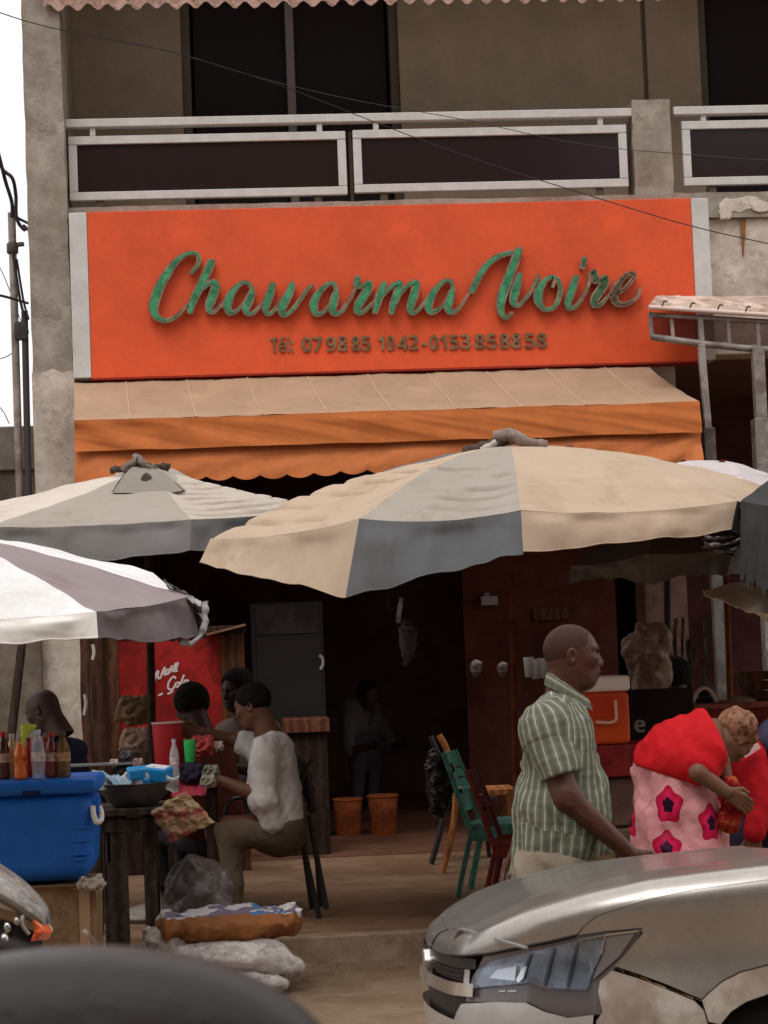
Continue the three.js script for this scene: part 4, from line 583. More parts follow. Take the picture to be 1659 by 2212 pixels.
// woman bending over, red top and pink patterned wrapper
{
  const z = 6.9, FY = 0.07, J = (x, y, dz = 0) => P(x, y, z + dz);
  const hip = J(1458, 1655), k1 = J(1478, 1880, 0.08), a1 = J(1462, 2000, 0.1).setY(FY), k2 = J(1468, 1880, -0.08), a2 = J(1450, 2000, -0.1).setY(FY), shN = J(1522, 1605, 0.14), shF = J(1540, 1578, 0.03), el = J(1508, 1668, 0.26), wr = J(1570, 1712, 0.27), elF = J(1557, 1640, 0.06), wrF = J(1572, 1702, 0.1);
  const tor = [[J(1456, 1652, 0.07), J(1528, 1602, 0.08), 0.11, 0.078, 0.09], [J(1456, 1652, -0.07), J(1528, 1602, -0.08), 0.11, 0.078, 0.09]], legs = [[J(1462, 1670, 0.08), k1, 0.12, 0.075, 0.06], [k1, a1, 0.07, 0.045], [J(1458, 1670, -0.08), k2, 0.12, 0.075, 0.06], [k2, a2, 0.07, 0.045], [a1.clone().setY(FY - 0.03), a1.clone().add(V(0.16, 0, 0)).setY(FY - 0.04), 0.035, 0.03], [a2.clone().setY(FY - 0.03), a2.clone().add(V(0.16, 0, 0)).setY(FY - 0.04), 0.035, 0.03]];
  const flower = (() => { const N = 512; return tex(N, (i, j, k) => { let c = mixc([0.72, 0.47, 0.48], [0.8, 0.57, 0.57], F2[k] + 0.2 * Math.sin((i + j * 0.5) * 0.35)); const hex = [[102, 232], [390, 329], [110, 468]]; for (const [a, b] of hex) for (const oy of [-512, 0, 512]) { let dx = i - a; if (dx > 256) dx -= 512; if (dx < -256) dx += 512; dx /= 70; const dy = (j - b - oy) / 94, an = Math.atan2(dy, dx), r = Math.hypot(dx, dy) * (1 + 0.12 * Math.sin(an * 5) + 0.3 * (F3[k] - 0.5)); if (r < 1) c = mixc([0.78, 0.1, 0.3], [0.62, 0.04, 0.2], sm(0.5, 1, r)); if (r < 0.42) c = [0.13, 0.03, 0.13]; } if (F1[k] > 0.66) c = mixc(c, [0.5, 0.3, 0.33], 0.4); return c; }); })(); flower.repeat.set(1 / 0.42, 1 / 0.42); 
  const red = mat([0.55, 0.008, 0.014], 0.85, { map: clean, bump: weaveB, bs: 0.001 });
  const T = person('woman in red top and pink flowered wrapper bending down behind the silver car', V(hip.x, 0, z), {
    skin: skinC, head: placeHead(J(1585, 1592, 0.02), 0.25, 1.15, 0, 0.93), eyes: false,
    bones: [...tor, ...legs, [shN, el, 0.05, 0.04, 0.04], [el, wr, 0.04, 0.03, 0.02], [shF, elF, 0.05, 0.04, 0.04], [elF, wrF, 0.04, 0.03, 0.02], [J(1548, 1585, 0), J(1572, 1582, 0), 0.06, 0.05, 0.05]],
    hands: [handBones(wr, V(0.8, -0.5, 0.0).normalize(), V(0.4, 0.8, 0.2).normalize(), V(0, -0.2, -0.95).normalize(), 0.95, 0.9), handBones(wrF, V(0.1, -1, 0.0).normalize(), V(1, 0, 0), V(0, 0, -1), 0.95, 0.7)],
    wear: [
      { name: 'wrapper_skirt', uv: true, infl: 0.045, k: 0.12, wr: 2.4, cell: 0.012, mat: mat([1, 1, 1], 0.85, { map: flower, bump: weaveB, bs: 0.001 }), bones: [[J(1452, 1672, 0), J(1470, 1790, 0), 0.125, 0.135, 0.1], [J(1470, 1790, 0.02), J(1466, 2040, 0.02).setY(0.15), 0.14, 0.145, 0.1], [J(1462, 1690, 0.08), J(1480, 1900, 0.09), 0.09, 0.1, 0.1], [J(1462, 1690, -0.08), J(1480, 1900, -0.09), 0.09, 0.1, 0.1]], uvBones: [[J(1462, 1640, 0), J(1466, 2040, 0), 0.2, 0.2]], clip: (p) => Math.max(0.11 - p.y, p.y - J(1460, 1626).y) },
      { name: 'red_top', infl: 0.024, k: 0.09, wr: 1.6, seed: 3, mat: red, bones: [...tor, [J(1484, 1622, 0.05), J(1484, 1622, -0.05), 0.105, 0.105, 0.12], [J(1446, 1650, 0.03), J(1450, 1655, -0.03), 0.105, 0.105, 0.12], [J(1475, 1650, 0.13), J(1535, 1640, 0.16), 0.07, 0.05, 0.08], [shN, J(1512, 1650, 0.22), 0.06, 0.055, 0.05], [J(1520, 1585, 0), J(1526, 1590, 0), 0.08, 0.08, 0.05]], clip: (p) => { const a = J(1415, 1668), b = J(1552, 1712); const t = clamp((p.x - a.x) / (b.x - a.x), -1, 1.2); return Math.max(lerp(a.y, b.y, t) - p.y, p.x - J(1541, 1600).x - 0.25 * (J(1541, 1600).y - p.y)); } },
    ] });
  const sc = tex(256, (i, j) => { const f = F2[j * 1024 + i * 2], g = F1[j * 1024 + i * 2]; return f > 0.55 ? [0.55, 0.41, 0.32] : g > 0.52 ? [0.3, 0.17, 0.12] : [0.46, 0.3, 0.22]; });
  const hm = placeHead(J(1585, 1588, 0.02), 0.25, 1.15, 0, 0.93);
  obj('headscarf', sdfMesh((p) => Math.max(ell(p, -0.012, 0.028, 0, 0.118, 0.105, 0.096) + 0.012 * noise(p.x * 18, p.y * 18, p.z * 18), p.x - 0.05 - p.y * 0.4, -0.075 - p.y), V(-0.16, -0.12, -0.13), V(0.13, 0.16, 0.13), 0.007).applyMatrix4(hm).translate(-T.position.x, -T.position.y, -T.position.z), mat([1, 1, 1], 0.9, { map: sc, rep: 4 }), T);
  // the orange red patterned cloth she holds
  const oc = tex(256, (i, j) => { const f = F1[j * 1024 + i * 2], g = F2[j * 1024 + i * 2]; return g > 0.6 ? [0.6, 0.3, 0.18] : f > 0.5 ? [0.52, 0.09, 0.05] : [0.42, 0.03, 0.03]; });
  const cl = tag(obj('folded_cloth', sdfMesh((p) => { const q = V(p.x, p.y, p.z); return smin(smin(cap(q, V(0.02, 0.1, 0), V(0.04, -0.02, 0), 0.045, 0.05), cap(q, V(0.0, -0.1, 0.01), V(0.045, -0.02, 0.0), 0.06, 0.05), 0.05), cap(q, V(-0.03, -0.1, 0), V(0.02, -0.13, 0), 0.05, 0.045), 0.05) + 0.016 * noise(p.x * 16, p.y * 16, p.z * 16) + 0.006 * noise(p.x * 40, p.y * 40, p.z * 40); }, V(-0.16, -0.26, -0.14), V(0.16, 0.22, 0.14), 0.009), mat([1, 1, 1], 0.85, { map: oc, rep: 3 })), 'orange red patterned cloth held by the bending woman in the pink wrapper', 'cloth');
  cl.position.copy(J(1572, 1730, 0.18)); cl.scale.set(0.75, 0.82, 0.7);
}
// crouching person in red at the right edge
{
  const z = 6.2, FY = 0.07, J = (x, y, dz = 0) => P(x, y, z + dz), hip = J(1700, 1790);
  const red = mat([0.45, 0.008, 0.014], 0.82, { map: clean, bump: weaveB, bs: 0.001 });
  const tor = [[J(1600, 1655, 0.05), J(1690, 1760, 0.08), 0.11, 0.14, 0.1], [J(1600, 1655, -0.09), J(1690, 1760, -0.08), 0.11, 0.14, 0.1]], arm = [[J(1618, 1640, 0.18), J(1652, 1730, 0.22), 0.058, 0.05, 0.04], [J(1652, 1730, 0.22), J(1630, 1795, 0.26), 0.048, 0.036, 0.03]], arm2 = [[J(1600, 1650, -0.2), J(1580, 1740, -0.2), 0.055, 0.05, 0.04], [J(1580, 1740, -0.2), J(1590, 1800, -0.12), 0.048, 0.036, 0.03]];
  const legs = [[J(1700, 1790, 0.1), J(1590, 1810, 0.02), 0.11, 0.085, 0.05], [J(1590, 1810, 0.02), J(1640, 1960, 0.04).setY(FY), 0.08, 0.05, 0.04], [J(1700, 1790, -0.1), J(1585, 1805, -0.12), 0.11, 0.085, 0.05], [J(1585, 1805, -0.12), J(1630, 1960, -0.12).setY(FY), 0.08, 0.05, 0.04]];
  const wr = J(1630, 1800, 0.27);
  person('person in red leaning low over dark blue jeans at the right edge', V(hip.x, 0, z), {
    skin: skinC, eyes: false, head: placeHead(J(1690, 1592, 0.1), Math.PI * 0.85, 0.9, 0, 0.95), bones: [...tor, ...arm, ...arm2, ...legs, [J(1640, 1650, 0.02), J(1672, 1610, 0.06), 0.07, 0.055, 0.05]],
    hands: [handBones(wr, V(-0.1, -1, 0.1).normalize(), V(-1, 0, 0), V(0, 0, -1), 0.95, 0.6)],
    wear: [{ name: 'jeans', bones: legs, infl: 0.02, wr: 1, mat: mat([0.035, 0.025, 0.05], 0.9, { map: worn, bump: weaveB, bs: 0.001, rep: 3 }), clip: (p) => 0.09 - p.y },
      { name: 'red_shirt', bones: [...tor, ...arm.map((b) => [b[0], b[1], b[2] + 0.01, b[3] + 0.008, b[4]]), ...arm2, [J(1585, 1650, 0), J(1610, 1600, 0.05), 0.1, 0.07, 0.1]], infl: 0.016, wr: 1.1, mat: red }],
  });
  const cap_ = tag(obj('cap', lathe([[0, 0.11], [0.06, 0.1], [0.095, 0.06], [0.105, 0.0], [0.1, -0.004]], 30), mat([0.055, 0.055, 0.1], 0.85, { bump: weaveB, bs: 0.001 })), 'navy cap on the person in red at the right edge', 'cap'); cap_.position.copy(J(1682, 1600, 0.1)); cap_.rotation.set(0.2, 0, 0.9);
}
// seated man in the white shirt
{
  const z = 4.5, FY = 0.2, J = (x, y, dz = 0) => P(x, y, z + dz), hip = J(607, 1790);
  const tor = [[J(590, 1625, 0.07), J(604, 1770, 0.07), 0.1, 0.12, 0.09], [J(584, 1625, -0.1), J(600, 1770, -0.09), 0.1, 0.12, 0.09]], arm = [[J(575, 1622, 0.17), J(566, 1722, 0.22), 0.058, 0.047, 0.04], [J(566, 1722, 0.22), J(480, 1688, 0.2), 0.045, 0.032, 0.03]], arm2 = [[J(555, 1610, -0.18), J(515, 1600, -0.3), 0.055, 0.047, 0.04], [J(515, 1600, -0.3), J(436, 1582, -0.25), 0.042, 0.03, 0.03]];
  const legs = [[J(605, 1790, 0.09), J(492, 1792, 0.12), 0.1, 0.075, 0.05], [J(492, 1792, 0.12), J(500, 1960, 0.1).setY(FY), 0.065, 0.045, 0.03], [J(600, 1790, -0.09), J(480, 1795, -0.12), 0.1, 0.075, 0.05], [J(480, 1795, -0.12), J(486, 1960, -0.1).setY(FY), 0.065, 0.045, 0.03]];
  const wr = J(436, 1582, -0.25);
  person('man in a white shirt sitting on the black armchair with his back half turned', V(hip.x, 0.13, z), {
    skin: skinC, head: placeHead(J(546, 1524, -0.02), Math.PI * 0.88, 0.28, 0, 0.98), bones: [...tor, ...arm, ...arm2, ...legs, [J(582, 1600, 0), J(560, 1555, -0.02), 0.07, 0.055, 0.05], [legs[1][1].clone().setY(FY - 0.03), legs[1][1].clone().add(V(-0.16, 0, 0)).setY(FY - 0.035), 0.036, 0.03], [legs[3][1].clone().setY(FY - 0.03), legs[3][1].clone().add(V(-0.16, 0, 0)).setY(FY - 0.035), 0.036, 0.03]],
    hair: [-0.014, 0.032, 0, 0.108, 0.098, 0.087], hands: [handBones(wr, V(-1, 0.1, 0).normalize(), V(0, 1, 0), V(0, 0, 1), 0.95, 0.6), handBones(J(480, 1688, 0.2), V(-1, 0.1, -0.2).normalize(), V(0, 1, 0), V(0, 0, -1), 0.95, 0.6)],
    wear: [{ name: 'trousers', bones: [...legs, [J(604, 1780, 0.07), J(607, 1800, -0.07), 0.12, 0.12, 0.06]], infl: 0.018, mat: mat([0.15, 0.108, 0.075], 0.9, { map: clean, bump: weaveB, bs: 0.001 }), clip: (p) => Math.max(0.24 - p.y, p.y - J(600, 1765).y) },
      { name: 'white_shirt', cell: 0.009, infl: 0.02, wr: 1.8, k: 0.06, mat: mat([0.66, 0.61, 0.58], 0.85, { map: clean, bump: weaveB, bs: 0.001 }), bones: [...tor, [arm[0][0], arm[0][1], 0.07, 0.062, 0.045], [arm[0][1].clone(), J(588, 1780, 0.2), 0.05, 0.028, 0.05], [arm2[0][0], J(536, 1606, -0.24), 0.066, 0.062, 0.045], [J(606, 1760, 0.05), J(620, 1806, 0.08), 0.1, 0.05, 0.06]], clip: (p) => Math.max(cap(p, J(574, 1585, 0), J(550, 1520, -0.02), 0.062, 0.09) * -1, J(600, 1803).y - p.y) }],
  });
}
// darker figures under the umbrellas
function sitter(label, z, hx, hy, yaw, cl, sk, o = {}) {
  const c = P(hx, hy, z), f = V(Math.cos(yaw), 0, -Math.sin(yaw)), s = V(Math.sin(yaw), 0, Math.cos(yaw)), pt = (a, b, d) => c.clone().addScaledVector(f, a).add(V(0, b, 0)).addScaledVector(s, d), sc = o.s ?? 1;
  const gy = o.floor ?? 0.13, hipY = o.hip ?? Math.max(gy + 0.4, c.y - 0.75), h = hipY - c.y;
  const tor = [[pt(-0.09, -0.29, 0.09), pt(-0.14, h + 0.08, 0.08), 0.1, 0.13, 0.09], [pt(-0.09, -0.29, -0.09), pt(-0.14, h + 0.08, -0.08), 0.1, 0.13, 0.09]];
  const arms = [-1, 1].flatMap((q) => [[pt(-0.08, -0.26, 0.19 * q), pt(0.02, -0.5, 0.25 * q), 0.058, 0.046, 0.04], [pt(0.02, -0.5, 0.25 * q), pt(0.26, -0.46, 0.17 * q), 0.044, 0.031, 0.03]]);
  const legs = o.stand ? [-1, 1].flatMap((q) => [[pt(-0.12, h, 0.09 * q), pt(-0.08, h * 0.5 + (gy - c.y) * 0.5, 0.09 * q), 0.1, 0.065, 0.05], [pt(-0.08, h * 0.5 + (gy - c.y) * 0.5, 0.09 * q), pt(-0.12, gy + 0.05 - c.y, 0.09 * q), 0.06, 0.045, 0.03]]) : [-1, 1].flatMap((q) => [[pt(-0.12, h, 0.09 * q), pt(0.28, h + 0.02, 0.11 * q), 0.1, 0.07, 0.05], [pt(0.28, h + 0.02, 0.11 * q), pt(0.26, gy + 0.06 - c.y, 0.1 * q), 0.062, 0.042, 0.03]]);
  return person(label, V(c.x, gy, c.z), { skin: sk, cell: 0.016, head: placeHead(c, yaw, o.pitch ?? 0.15, 0, sc), eyes: o.eyes, bones: [...tor, ...arms, ...legs, [pt(-0.07, -0.26, 0), pt(-0.045, -0.15, 0), 0.075, 0.055, 0.05]], hands: [-1, 1].map((q) => handBones(pt(0.26, -0.46, 0.17 * q), f.clone(), V(0, 1, 0), s.clone().multiplyScalar(-q), 0.92, 0.5)), hair: o.hair === undefined ? [-0.014, 0.032, 0, 0.108, 0.1, 0.089] : o.hair,
    wear: [{ name: 'top', cell: 0.015, infl: 0.017, bones: [...tor, arms[0], arms[2]], mat: cl, clip: (p) => cap(p, c, c.clone().add(V(0, -0.16, 0)), 0.09, 0.06) * -1 }, { name: 'trousers', cell: 0.016, infl: 0.016, bones: legs, mat: mat([0.06, 0.055, 0.07], 0.9), clip: (p) => gy + 0.1 - p.y }] });
}
const dk = (c) => mat(c, 0.88, { bump: weaveB, bs: 0.001 });
sitter('person in navy with a bowed bald head sitting behind the bottles on the blue cooler', 3.6, 95, 1532, 2.6, dk([0.03, 0.03, 0.075]), skinB, { hair: null, pitch: 0.45, s: 1.08 });
sitter('person with short black hair sitting in front of the red drink board', 3.5, 415, 1528, 2.2, dk([0.12, 0.03, 0.02]), skinB, { pitch: 0.35, s: 1.02, hair: [-0.012, 0.04, 0, 0.116, 0.112, 0.105] });
sitter('person with black hair behind the seated man in the white shirt', 3.2, 512, 1490, -2.4, dk([0.14, 0.1, 0.09]), skinB, { pitch: 0.1, s: 0.98, hair: [-0.012, 0.036, 0, 0.112, 0.106, 0.098] });
sitter('dark figure standing in the gloom at the back of the open shop', -3.2, 795, 1500, -1.0, dk([0.1, 0.08, 0.085]), skinB, { stand: true, hip: 0.95 });
sitter('person with black hair standing in shadow beside the dark pole behind the counter', 3.0, 1455, 1468, 2.0, dk([0.1, 0.08, 0.08]), skinB, { stand: true, hip: 0.85, hair: [-0.012, 0.036, 0, 0.12, 0.112, 0.11] });
// ---------- small builders ----------
const wearM = (c, r = 0.6, rep = 2) => mat(c, r, { map: worn, rep });
function blob(name, label, cat, pos, f, lo, hi, cell, m, group) { const o = tag(obj(name, sdfMesh(f, V(...lo), V(...hi), cell), m), label, cat, group); o.position.copy(pos); return o; }
const crumple = (p, a, s) => a * (noise(p.x * s, p.y * s, p.z * s) + 0.5 * noise(p.x * s * 2.3 + 4, p.y * s * 2.3, p.z * s * 2.3) + 1.3 * (0.25 - Math.abs(noise(p.x * s * 1.3, p.y * s * 1.3 + 7, p.z * s * 1.3))) + 0.5 * (0.25 - Math.abs(noise(p.x * s * 3.1 + 2, p.y * s * 3.1, p.z * s * 3.1))));
function bottle(label, pos, h, r, liquid, capC, labelC, o = {}) {
  const b = thing('drink_bottle', label, 'bottle', pos, 0, o.group ?? 'bottles standing on the blue cooler');
  const k = h / 0.22, pr = o.prof ?? [[0, 0], [0.9, 0.001], [1, 0.012], [1, 0.05], [0.93, 0.062], [1, 0.074], [1, 0.125], [0.94, 0.142], [0.62, 0.172], [0.42, 0.188], [0.4, 0.2], [0, 0.2]];
  obj('bottle_body', lathe(pr.map(([a, y]) => [a * r, y * k]), 22), liquid, b);
  if (capC) obj('cap', at(new THREE.CylinderGeometry(0.46 * r, 0.46 * r, 0.022 * k, 18), 0, 0.208 * k, 0), mat(capC, 0.5), b);
  if (labelC) obj('label_band', at(new THREE.CylinderGeometry(1.025 * r, 1.025 * r, 0.042 * k, 22, 1, true), 0, 0.1 * k, 0), mat(labelC, 0.6, { map: worn, rep: 8 }), b);
  return b;
}
const clearP = mat([0.86, 0.84, 0.9], 0.12, { phys: true, transmission: 0.75, ior: 1.35, thickness: 0 });
// ---------- left stall: blue cooler, bottles ----------
{
  const z = 6.4, J = (x, y, dz = 0) => P(x, y, z + dz), a = J(-165, 1905), b = J(212, 1905), top = J(110, 1713), o = V((a.x + b.x) / 2, b.y + 0.004, z - 0.26), w = b.x - a.x, h = top.y - o.y;
  const C = thing('cool_box', 'big blue plastic cooler with white rope handle under the white umbrella', 'cool box', o);
  const blue = mat([0.018, 0.17, 0.68], 0.45, { map: clean, rep: 2, bump: roughB, bs: 0.002 });
  const body = new RoundedBoxGeometry(w, h, 0.52, 10, 0.085).translate(0, h / 2, 0); deform(body, (v) => { const t = v.y / h, s = lerp(0.93, 1, sm(0, 0.5, t)) + 0.012 * sm(0.86, 0.9, t); v.x *= s; v.z *= s; v.z += 0.006 * sm(0.6, 0.62, t) - 0.006 * sm(0.78, 0.8, t); }); obj('tub', body, blue, C);
  const lid = new RoundedBoxGeometry(w + 0.035, 0.075, 0.56, 6, 0.03).translate(0, h + 0.028, 0); deform(lid, (v) => { if (v.y > h + 0.04) v.y -= 0.012 * (1 - Math.cos(v.z * 5)) * 0.3; }); obj('lid', lid, blue, C);
  obj('latch_recess', box(0.085, 0.022, 0.02, J(68, 1712).x - o.x, h + 0.004, 0.276), mat([0.008, 0.02, 0.08], 0.6), C);
  [[1788, 158, 200], [1816, 157, 202], [1846, 158, 200], [1856, 158, 196]].forEach(([y, x0, x1]) => obj('moulded_rib', box(J(x1, y).x - J(x0, y).x, 0.011, 0.016, (J(x0, y).x + J(x1, y).x) / 2 - o.x, J(x0, y).y - o.y, 0.256), blue, C));
  obj('rope_handle', tube([[200, 1742, -0.02], [203, 1762, 0.0], [209, 1776, 0.01], [218, 1772, 0.0], [219, 1755, -0.04], [216, 1744, -0.08]].map((q) => J(...q).sub(o)), 0.0125, 40, 10), mat([0.72, 0.68, 0.62], 0.8, { bump: weaveB, bs: 0.001 }), C);
  obj('handle_boss', box(0.05, 0.07, 0.1, w / 2 - 0.012, h - 0.08, 0.17), blue, C);
  // bottles
  const ly = o.y + h + 0.066, bp = (px, dz) => { const q = P(px, 1660, o.z + dz); return V(q.x, ly, o.z + dz); };
  const cola = mat([0.07, 0.006, 0.006], 0.18, { phys: true, clearcoat: 0.6 }), orangeL = mat([0.78, 0.16, 0.02], 0.25, { phys: true, clearcoat: 0.6 }), brownL = mat([0.2, 0.12, 0.06], 0.35, { map: worn, rep: 6 });
  bottle('red cola bottle with red cap and cream band, leftmost on the blue cooler', bp(8, 0.16), 0.225, 0.031, cola, [0.5, 0.02, 0.025], [0.62, 0.5, 0.42]);
  bottle('cola bottle with a pale cap standing second on the blue cooler', bp(27, 0.08), 0.21, 0.028, mat([0.5, 0.33, 0.12], 0.3, { phys: true, clearcoat: 0.5 }), [0.6, 0.5, 0.4], [0.5, 0.38, 0.16]);
  const ob = bp(45, 0.2); bottle('orange soda bottle under the lime green funnel on the blue cooler', ob, 0.2, 0.032, orangeL, [0.35, 0.34, 0.34], [0.75, 0.2, 0.05]);
  bottle('red bottle between the orange soda and the clear water', bp(63, 0.08), 0.19, 0.026, mat([0.4, 0.015, 0.02], 0.3), [0.3, 0.02, 0.02]);
  bottle('clear water bottle with pale blue cap on the blue cooler', bp(83, 0.21), 0.23, 0.033, clearP, [0.55, 0.62, 0.8], [0.75, 0.72, 0.78], { prof: [[0, 0], [0.95, 0.001], [0.88, 0.03], [1, 0.07], [0.9, 0.1], [0.94, 0.14], [0.75, 0.165], [0.42, 0.186], [0.4, 0.2], [0, 0.2]] });
  bottle('red bottle just right of the clear water', bp(100, 0.09), 0.19, 0.026, mat([0.36, 0.012, 0.02], 0.3), [0.25, 0.02, 0.02]);
  bottle('cola bottle with white band right of the clear water', bp(113, 0.17), 0.215, 0.03, mat([0.16, 0.012, 0.016], 0.2, { phys: true, clearcoat: 0.6 }), [0.5, 0.03, 0.05], [0.6, 0.48, 0.48]);
  bottle('tawny mottled bottle, rightmost on the blue cooler', bp(137, 0.18), 0.215, 0.034, brownL, [0.1, 0.06, 0.05], [0.5, 0.34, 0.2]);
  const fn = thing('lime_funnel', 'lime green plastic spout standing out of the orange soda bottle', 'spout', ob.clone().setY(ly + 0.19));
  { const pts = [[44, 1628], [46, 1606], [54, 1586], [62, 1568]].map(([x, y]) => P(x, y, ob.z).sub(fn.position)), c = new THREE.CatmullRomCurve3(pts); obj('spout_body', grid(18, 24, (u, v) => { const q = c.getPoint(v), r = 0.02 - 0.006 * Math.sin(v * Math.PI) + 0.015 * sm(0.55, 1, v), an = u * Math.PI * 2; return q.clone().add(V(Math.cos(an) * r * 1.1, Math.sin(an) * r * 0.3, Math.sin(an) * r)); }), mat([0.55, 0.72, 0.08], 0.5), fn); }
  // carton under the cooler
  const c0 = P(46, 2000, 6.36), c1 = P(214, 2000, 6.36), ct = P(130, 1912, 6.36); const cb = thing('carton', 'brown cardboard carton holding up the blue cooler', 'carton', [(a.x + c1.x) / 2, 0, 6.13]);
  const cw = c1.x - a.x - 0.02; obj('carton_side', [deform(new THREE.BoxGeometry(cw, ct.y, 0.46, 20, 10, 6).translate(0, ct.y / 2, 0), (v) => { const k = 0.012 * noise(v.x * 6, v.y * 6, v.z * 5); v.x += k; v.z += k; })], M.card, cb);
  obj('carton_tape', box(0.05, ct.y * 0.96, 0.006, cw / 2 - 0.055, ct.y * 0.49, 0.236), mat([0.42, 0.27, 0.16], 0.5), cb); obj('carton_flap', at(grid(20, 4, (u, v) => V(lerp(-cw / 2, cw / 2, u), 0.004 * noise(u * 30, v), lerp(0.0, 0.05, v) + 0.01 * noise(u * 12, v * 2))), 0, ct.y, 0.228), M.card, cb);
  const wrapb = blob('plastic_scrap', 'crumpled clear plastic scrap between the carton and the blue cooler', 'plastic scrap', P(196, 1908, 6.42), (p) => ell(p, 0, 0, 0, 0.07, 0.028, 0.05) + crumple(p, 0.02, 26), [-0.1, -0.06, -0.08], [0.1, 0.06, 0.08], 0.006, mat([0.42, 0.36, 0.3], 0.35));
  tag(obj('plastic_strip', grid(20, 4, (u, v) => { const q = P(lerp(177, 202, u) + 7 * v, lerp(2012, 2040, u * u * 0.6 + u * 0.4) - 8 * v, 6.7); q.z += 0.02 * Math.sin(u * 4) + 0.02 * v; return q; }), mat([0.6, 0.48, 0.45], 0.6)), 'curled pale pink plastic strip lying before the carton', 'plastic strip');
}
// ---------- stool, basin, packets, table goods ----------
{
  const z = 5.75, J = (x, y, dz = 0) => P(x, y, z + dz), st = thing('wooden_stall_table', 'rough dark wooden stall table carrying the grey basin', 'table', [J(290, 1745).x, 0.13, z - 0.2]), o = st.position, ty = J(290, 1744).y - o.y;
  obj('board', box(0.5, 0.035, 0.5, 0.0, ty - 0.02, 0), M.greyWood, st);
  for (const [x, dz, w] of [[255, 0.16, 0.1], [325, 0.15, 0.06], [240, -0.2, 0.07], [330, -0.2, 0.07]]) { const X = P(x, 1900, z - 0.2 + dz).x - o.x; obj('leg', box(w, ty - 0.04, w * 0.8, X, (ty - 0.04) / 2, dz), M.greyWood, st); }
  obj('rail', box(0.44, 0.07, 0.025, 0, ty - 0.085, 0.2), M.greyWood, st); obj('board_end', box(0.03, 0.25, 0.4, J(232, 1760).x - o.x, ty - 0.15, 0), M.greyWood, st);
  const bs = thing('basin', 'dented grey metal basin heaped with blue and white packets', 'basin', [J(289, 1742).x, o.y + ty + 0.001, z - 0.13]), rim = J(289, 1697).y - bs.position.y;
  obj('bowl', deform(lathe([[0, 0], [0.105, 0], [0.12, 0.008], [0.165, rim * 0.55], [0.186, rim], [0.2, rim + 0.006], [0.2, rim + 0.012], [0.18, rim], [0.155, rim * 0.55], [0.1, 0.016], [0, 0.016]], 44), (v) => { v.x += 0.006 * noise(v.x * 8, v.y * 8, v.z * 8); v.z += 0.006 * noise(v.z * 8, v.x * 8, 3); }), mat([0.13, 0.12, 0.115], 0.55, { metalness: 0.35, map: dirty, rep: 3, bump: roughB, bs: 0.003 }), bs);
  const pack = (label, px, py, w, h, d, ry, rz, c, top) => { const p = thing('packet', label, 'packet', J(px, py, -0.1)); p.rotation.set(0.12, ry, rz); obj('wrapper', deform(new RoundedBoxGeometry(w, h, d, 5, 0.012), (v) => { v.y += 0.006 * noise(v.x * 22, v.z * 22, px); v.x += 0.004 * noise(v.y * 30, v.z * 22, px); }), mat(c, 0.35, { bump: roughB, bs: 0.002, rep: 5 }), p); if (top) obj('white_face', box(w * 0.8, 0.004, d * 0.7, 0, h / 2 + 0.003, 0), mat(top, 0.4), p); return p; };
  pack('bright blue packet at the back of the grey basin', 306, 1668, 0.14, 0.055, 0.1, 0.2, 0.05, [0.03, 0.32, 0.68]);
  pack('blue packet with white face on the right of the grey basin', 340, 1672, 0.13, 0.07, 0.12, -0.35, -0.08, [0.02, 0.3, 0.7], [0.82, 0.84, 0.86]);
  pack('flat blue packet at the middle of the grey basin', 322, 1684, 0.1, 0.04, 0.09, 0.5, 0.1, [0.02, 0.25, 0.6]);
  const paper = (label, px, py, sx, c, k) => { const t = tag(obj('crumpled_paper', deform(grid(18, 14, (u, v) => V((u - 0.5) * sx, 0.03 * Math.sin(u * 4 + k) , (v - 0.5) * 0.13)), (q) => { q.y += 0.05 * noise(q.x * 14, q.z * 14, k) + 0.02 * noise(q.x * 34, q.z * 34, k); }), mat(c, 0.55)), label, 'paper'); t.position.copy(J(px, py, -0.06)); t.rotation.set(0.7, 0.3 * k, 0.1 * (k - 2)); };
  paper('pale crumpled paper at the left of the grey basin', 232, 1690, 0.13, [0.62, 0.64, 0.64], 1); paper('pale blue crumpled wrapper in the grey basin', 252, 1684, 0.1, [0.4, 0.58, 0.68], 2); paper('white crumpled paper in the middle of the grey basin', 284, 1690, 0.14, [0.82, 0.8, 0.77], 3); paper('white scrap at the right rim of the grey basin', 360, 1690, 0.05, [0.8, 0.79, 0.76], 4);
  const checkT = tex(256, (i, j) => { const a = (i >> 6), b = (j >> 5), q = (a * 7 + b * 13) % 5, g = F1[j * 1024 + i * 2]; let c = [[0.8, 0.7, 0.58], [0.74, 0.52, 0.45], [0.82, 0.74, 0.6], [0.72, 0.38, 0.36], [0.78, 0.68, 0.52]][q]; return mixc(c, [0.6, 0.5, 0.4], clamp((g - 0.45) * 2)); });
  const bagc = [[324, 1754], [402, 1706], [463, 1776], [369, 1821]].map(([x, y]) => J(x, y, 0.08));
  tag(obj('checked_bag', keep([0, 1].map((s) => grid(34, 34, (u, v) => { const q = bagc[0].clone().lerp(bagc[1], u).lerp(bagc[3].clone().lerp(bagc[2], u), v); const e = Math.sin(Math.PI * u) * Math.sin(Math.PI * v); q.z += (s ? -1 : 1) * 0.045 * Math.sqrt(Math.max(0, e)) + 0.025 * noise(u * 5, v * 5, 3) + 0.012 * noise(u * 12, v * 12, 5); q.x += 0.01 * noise(v * 7, u * 7, 2); q.y += 0.012 * noise(v * 7, u * 7, 6); return q; })).reduce((m, g) => merge([m, g]))), mat([0.74, 0.68, 0.62], 0.6, { map: checkT, bump: roughB, bs: 0.003 })), 'beige and pink checked plastic bag hanging askew below the grey basin', 'bag');
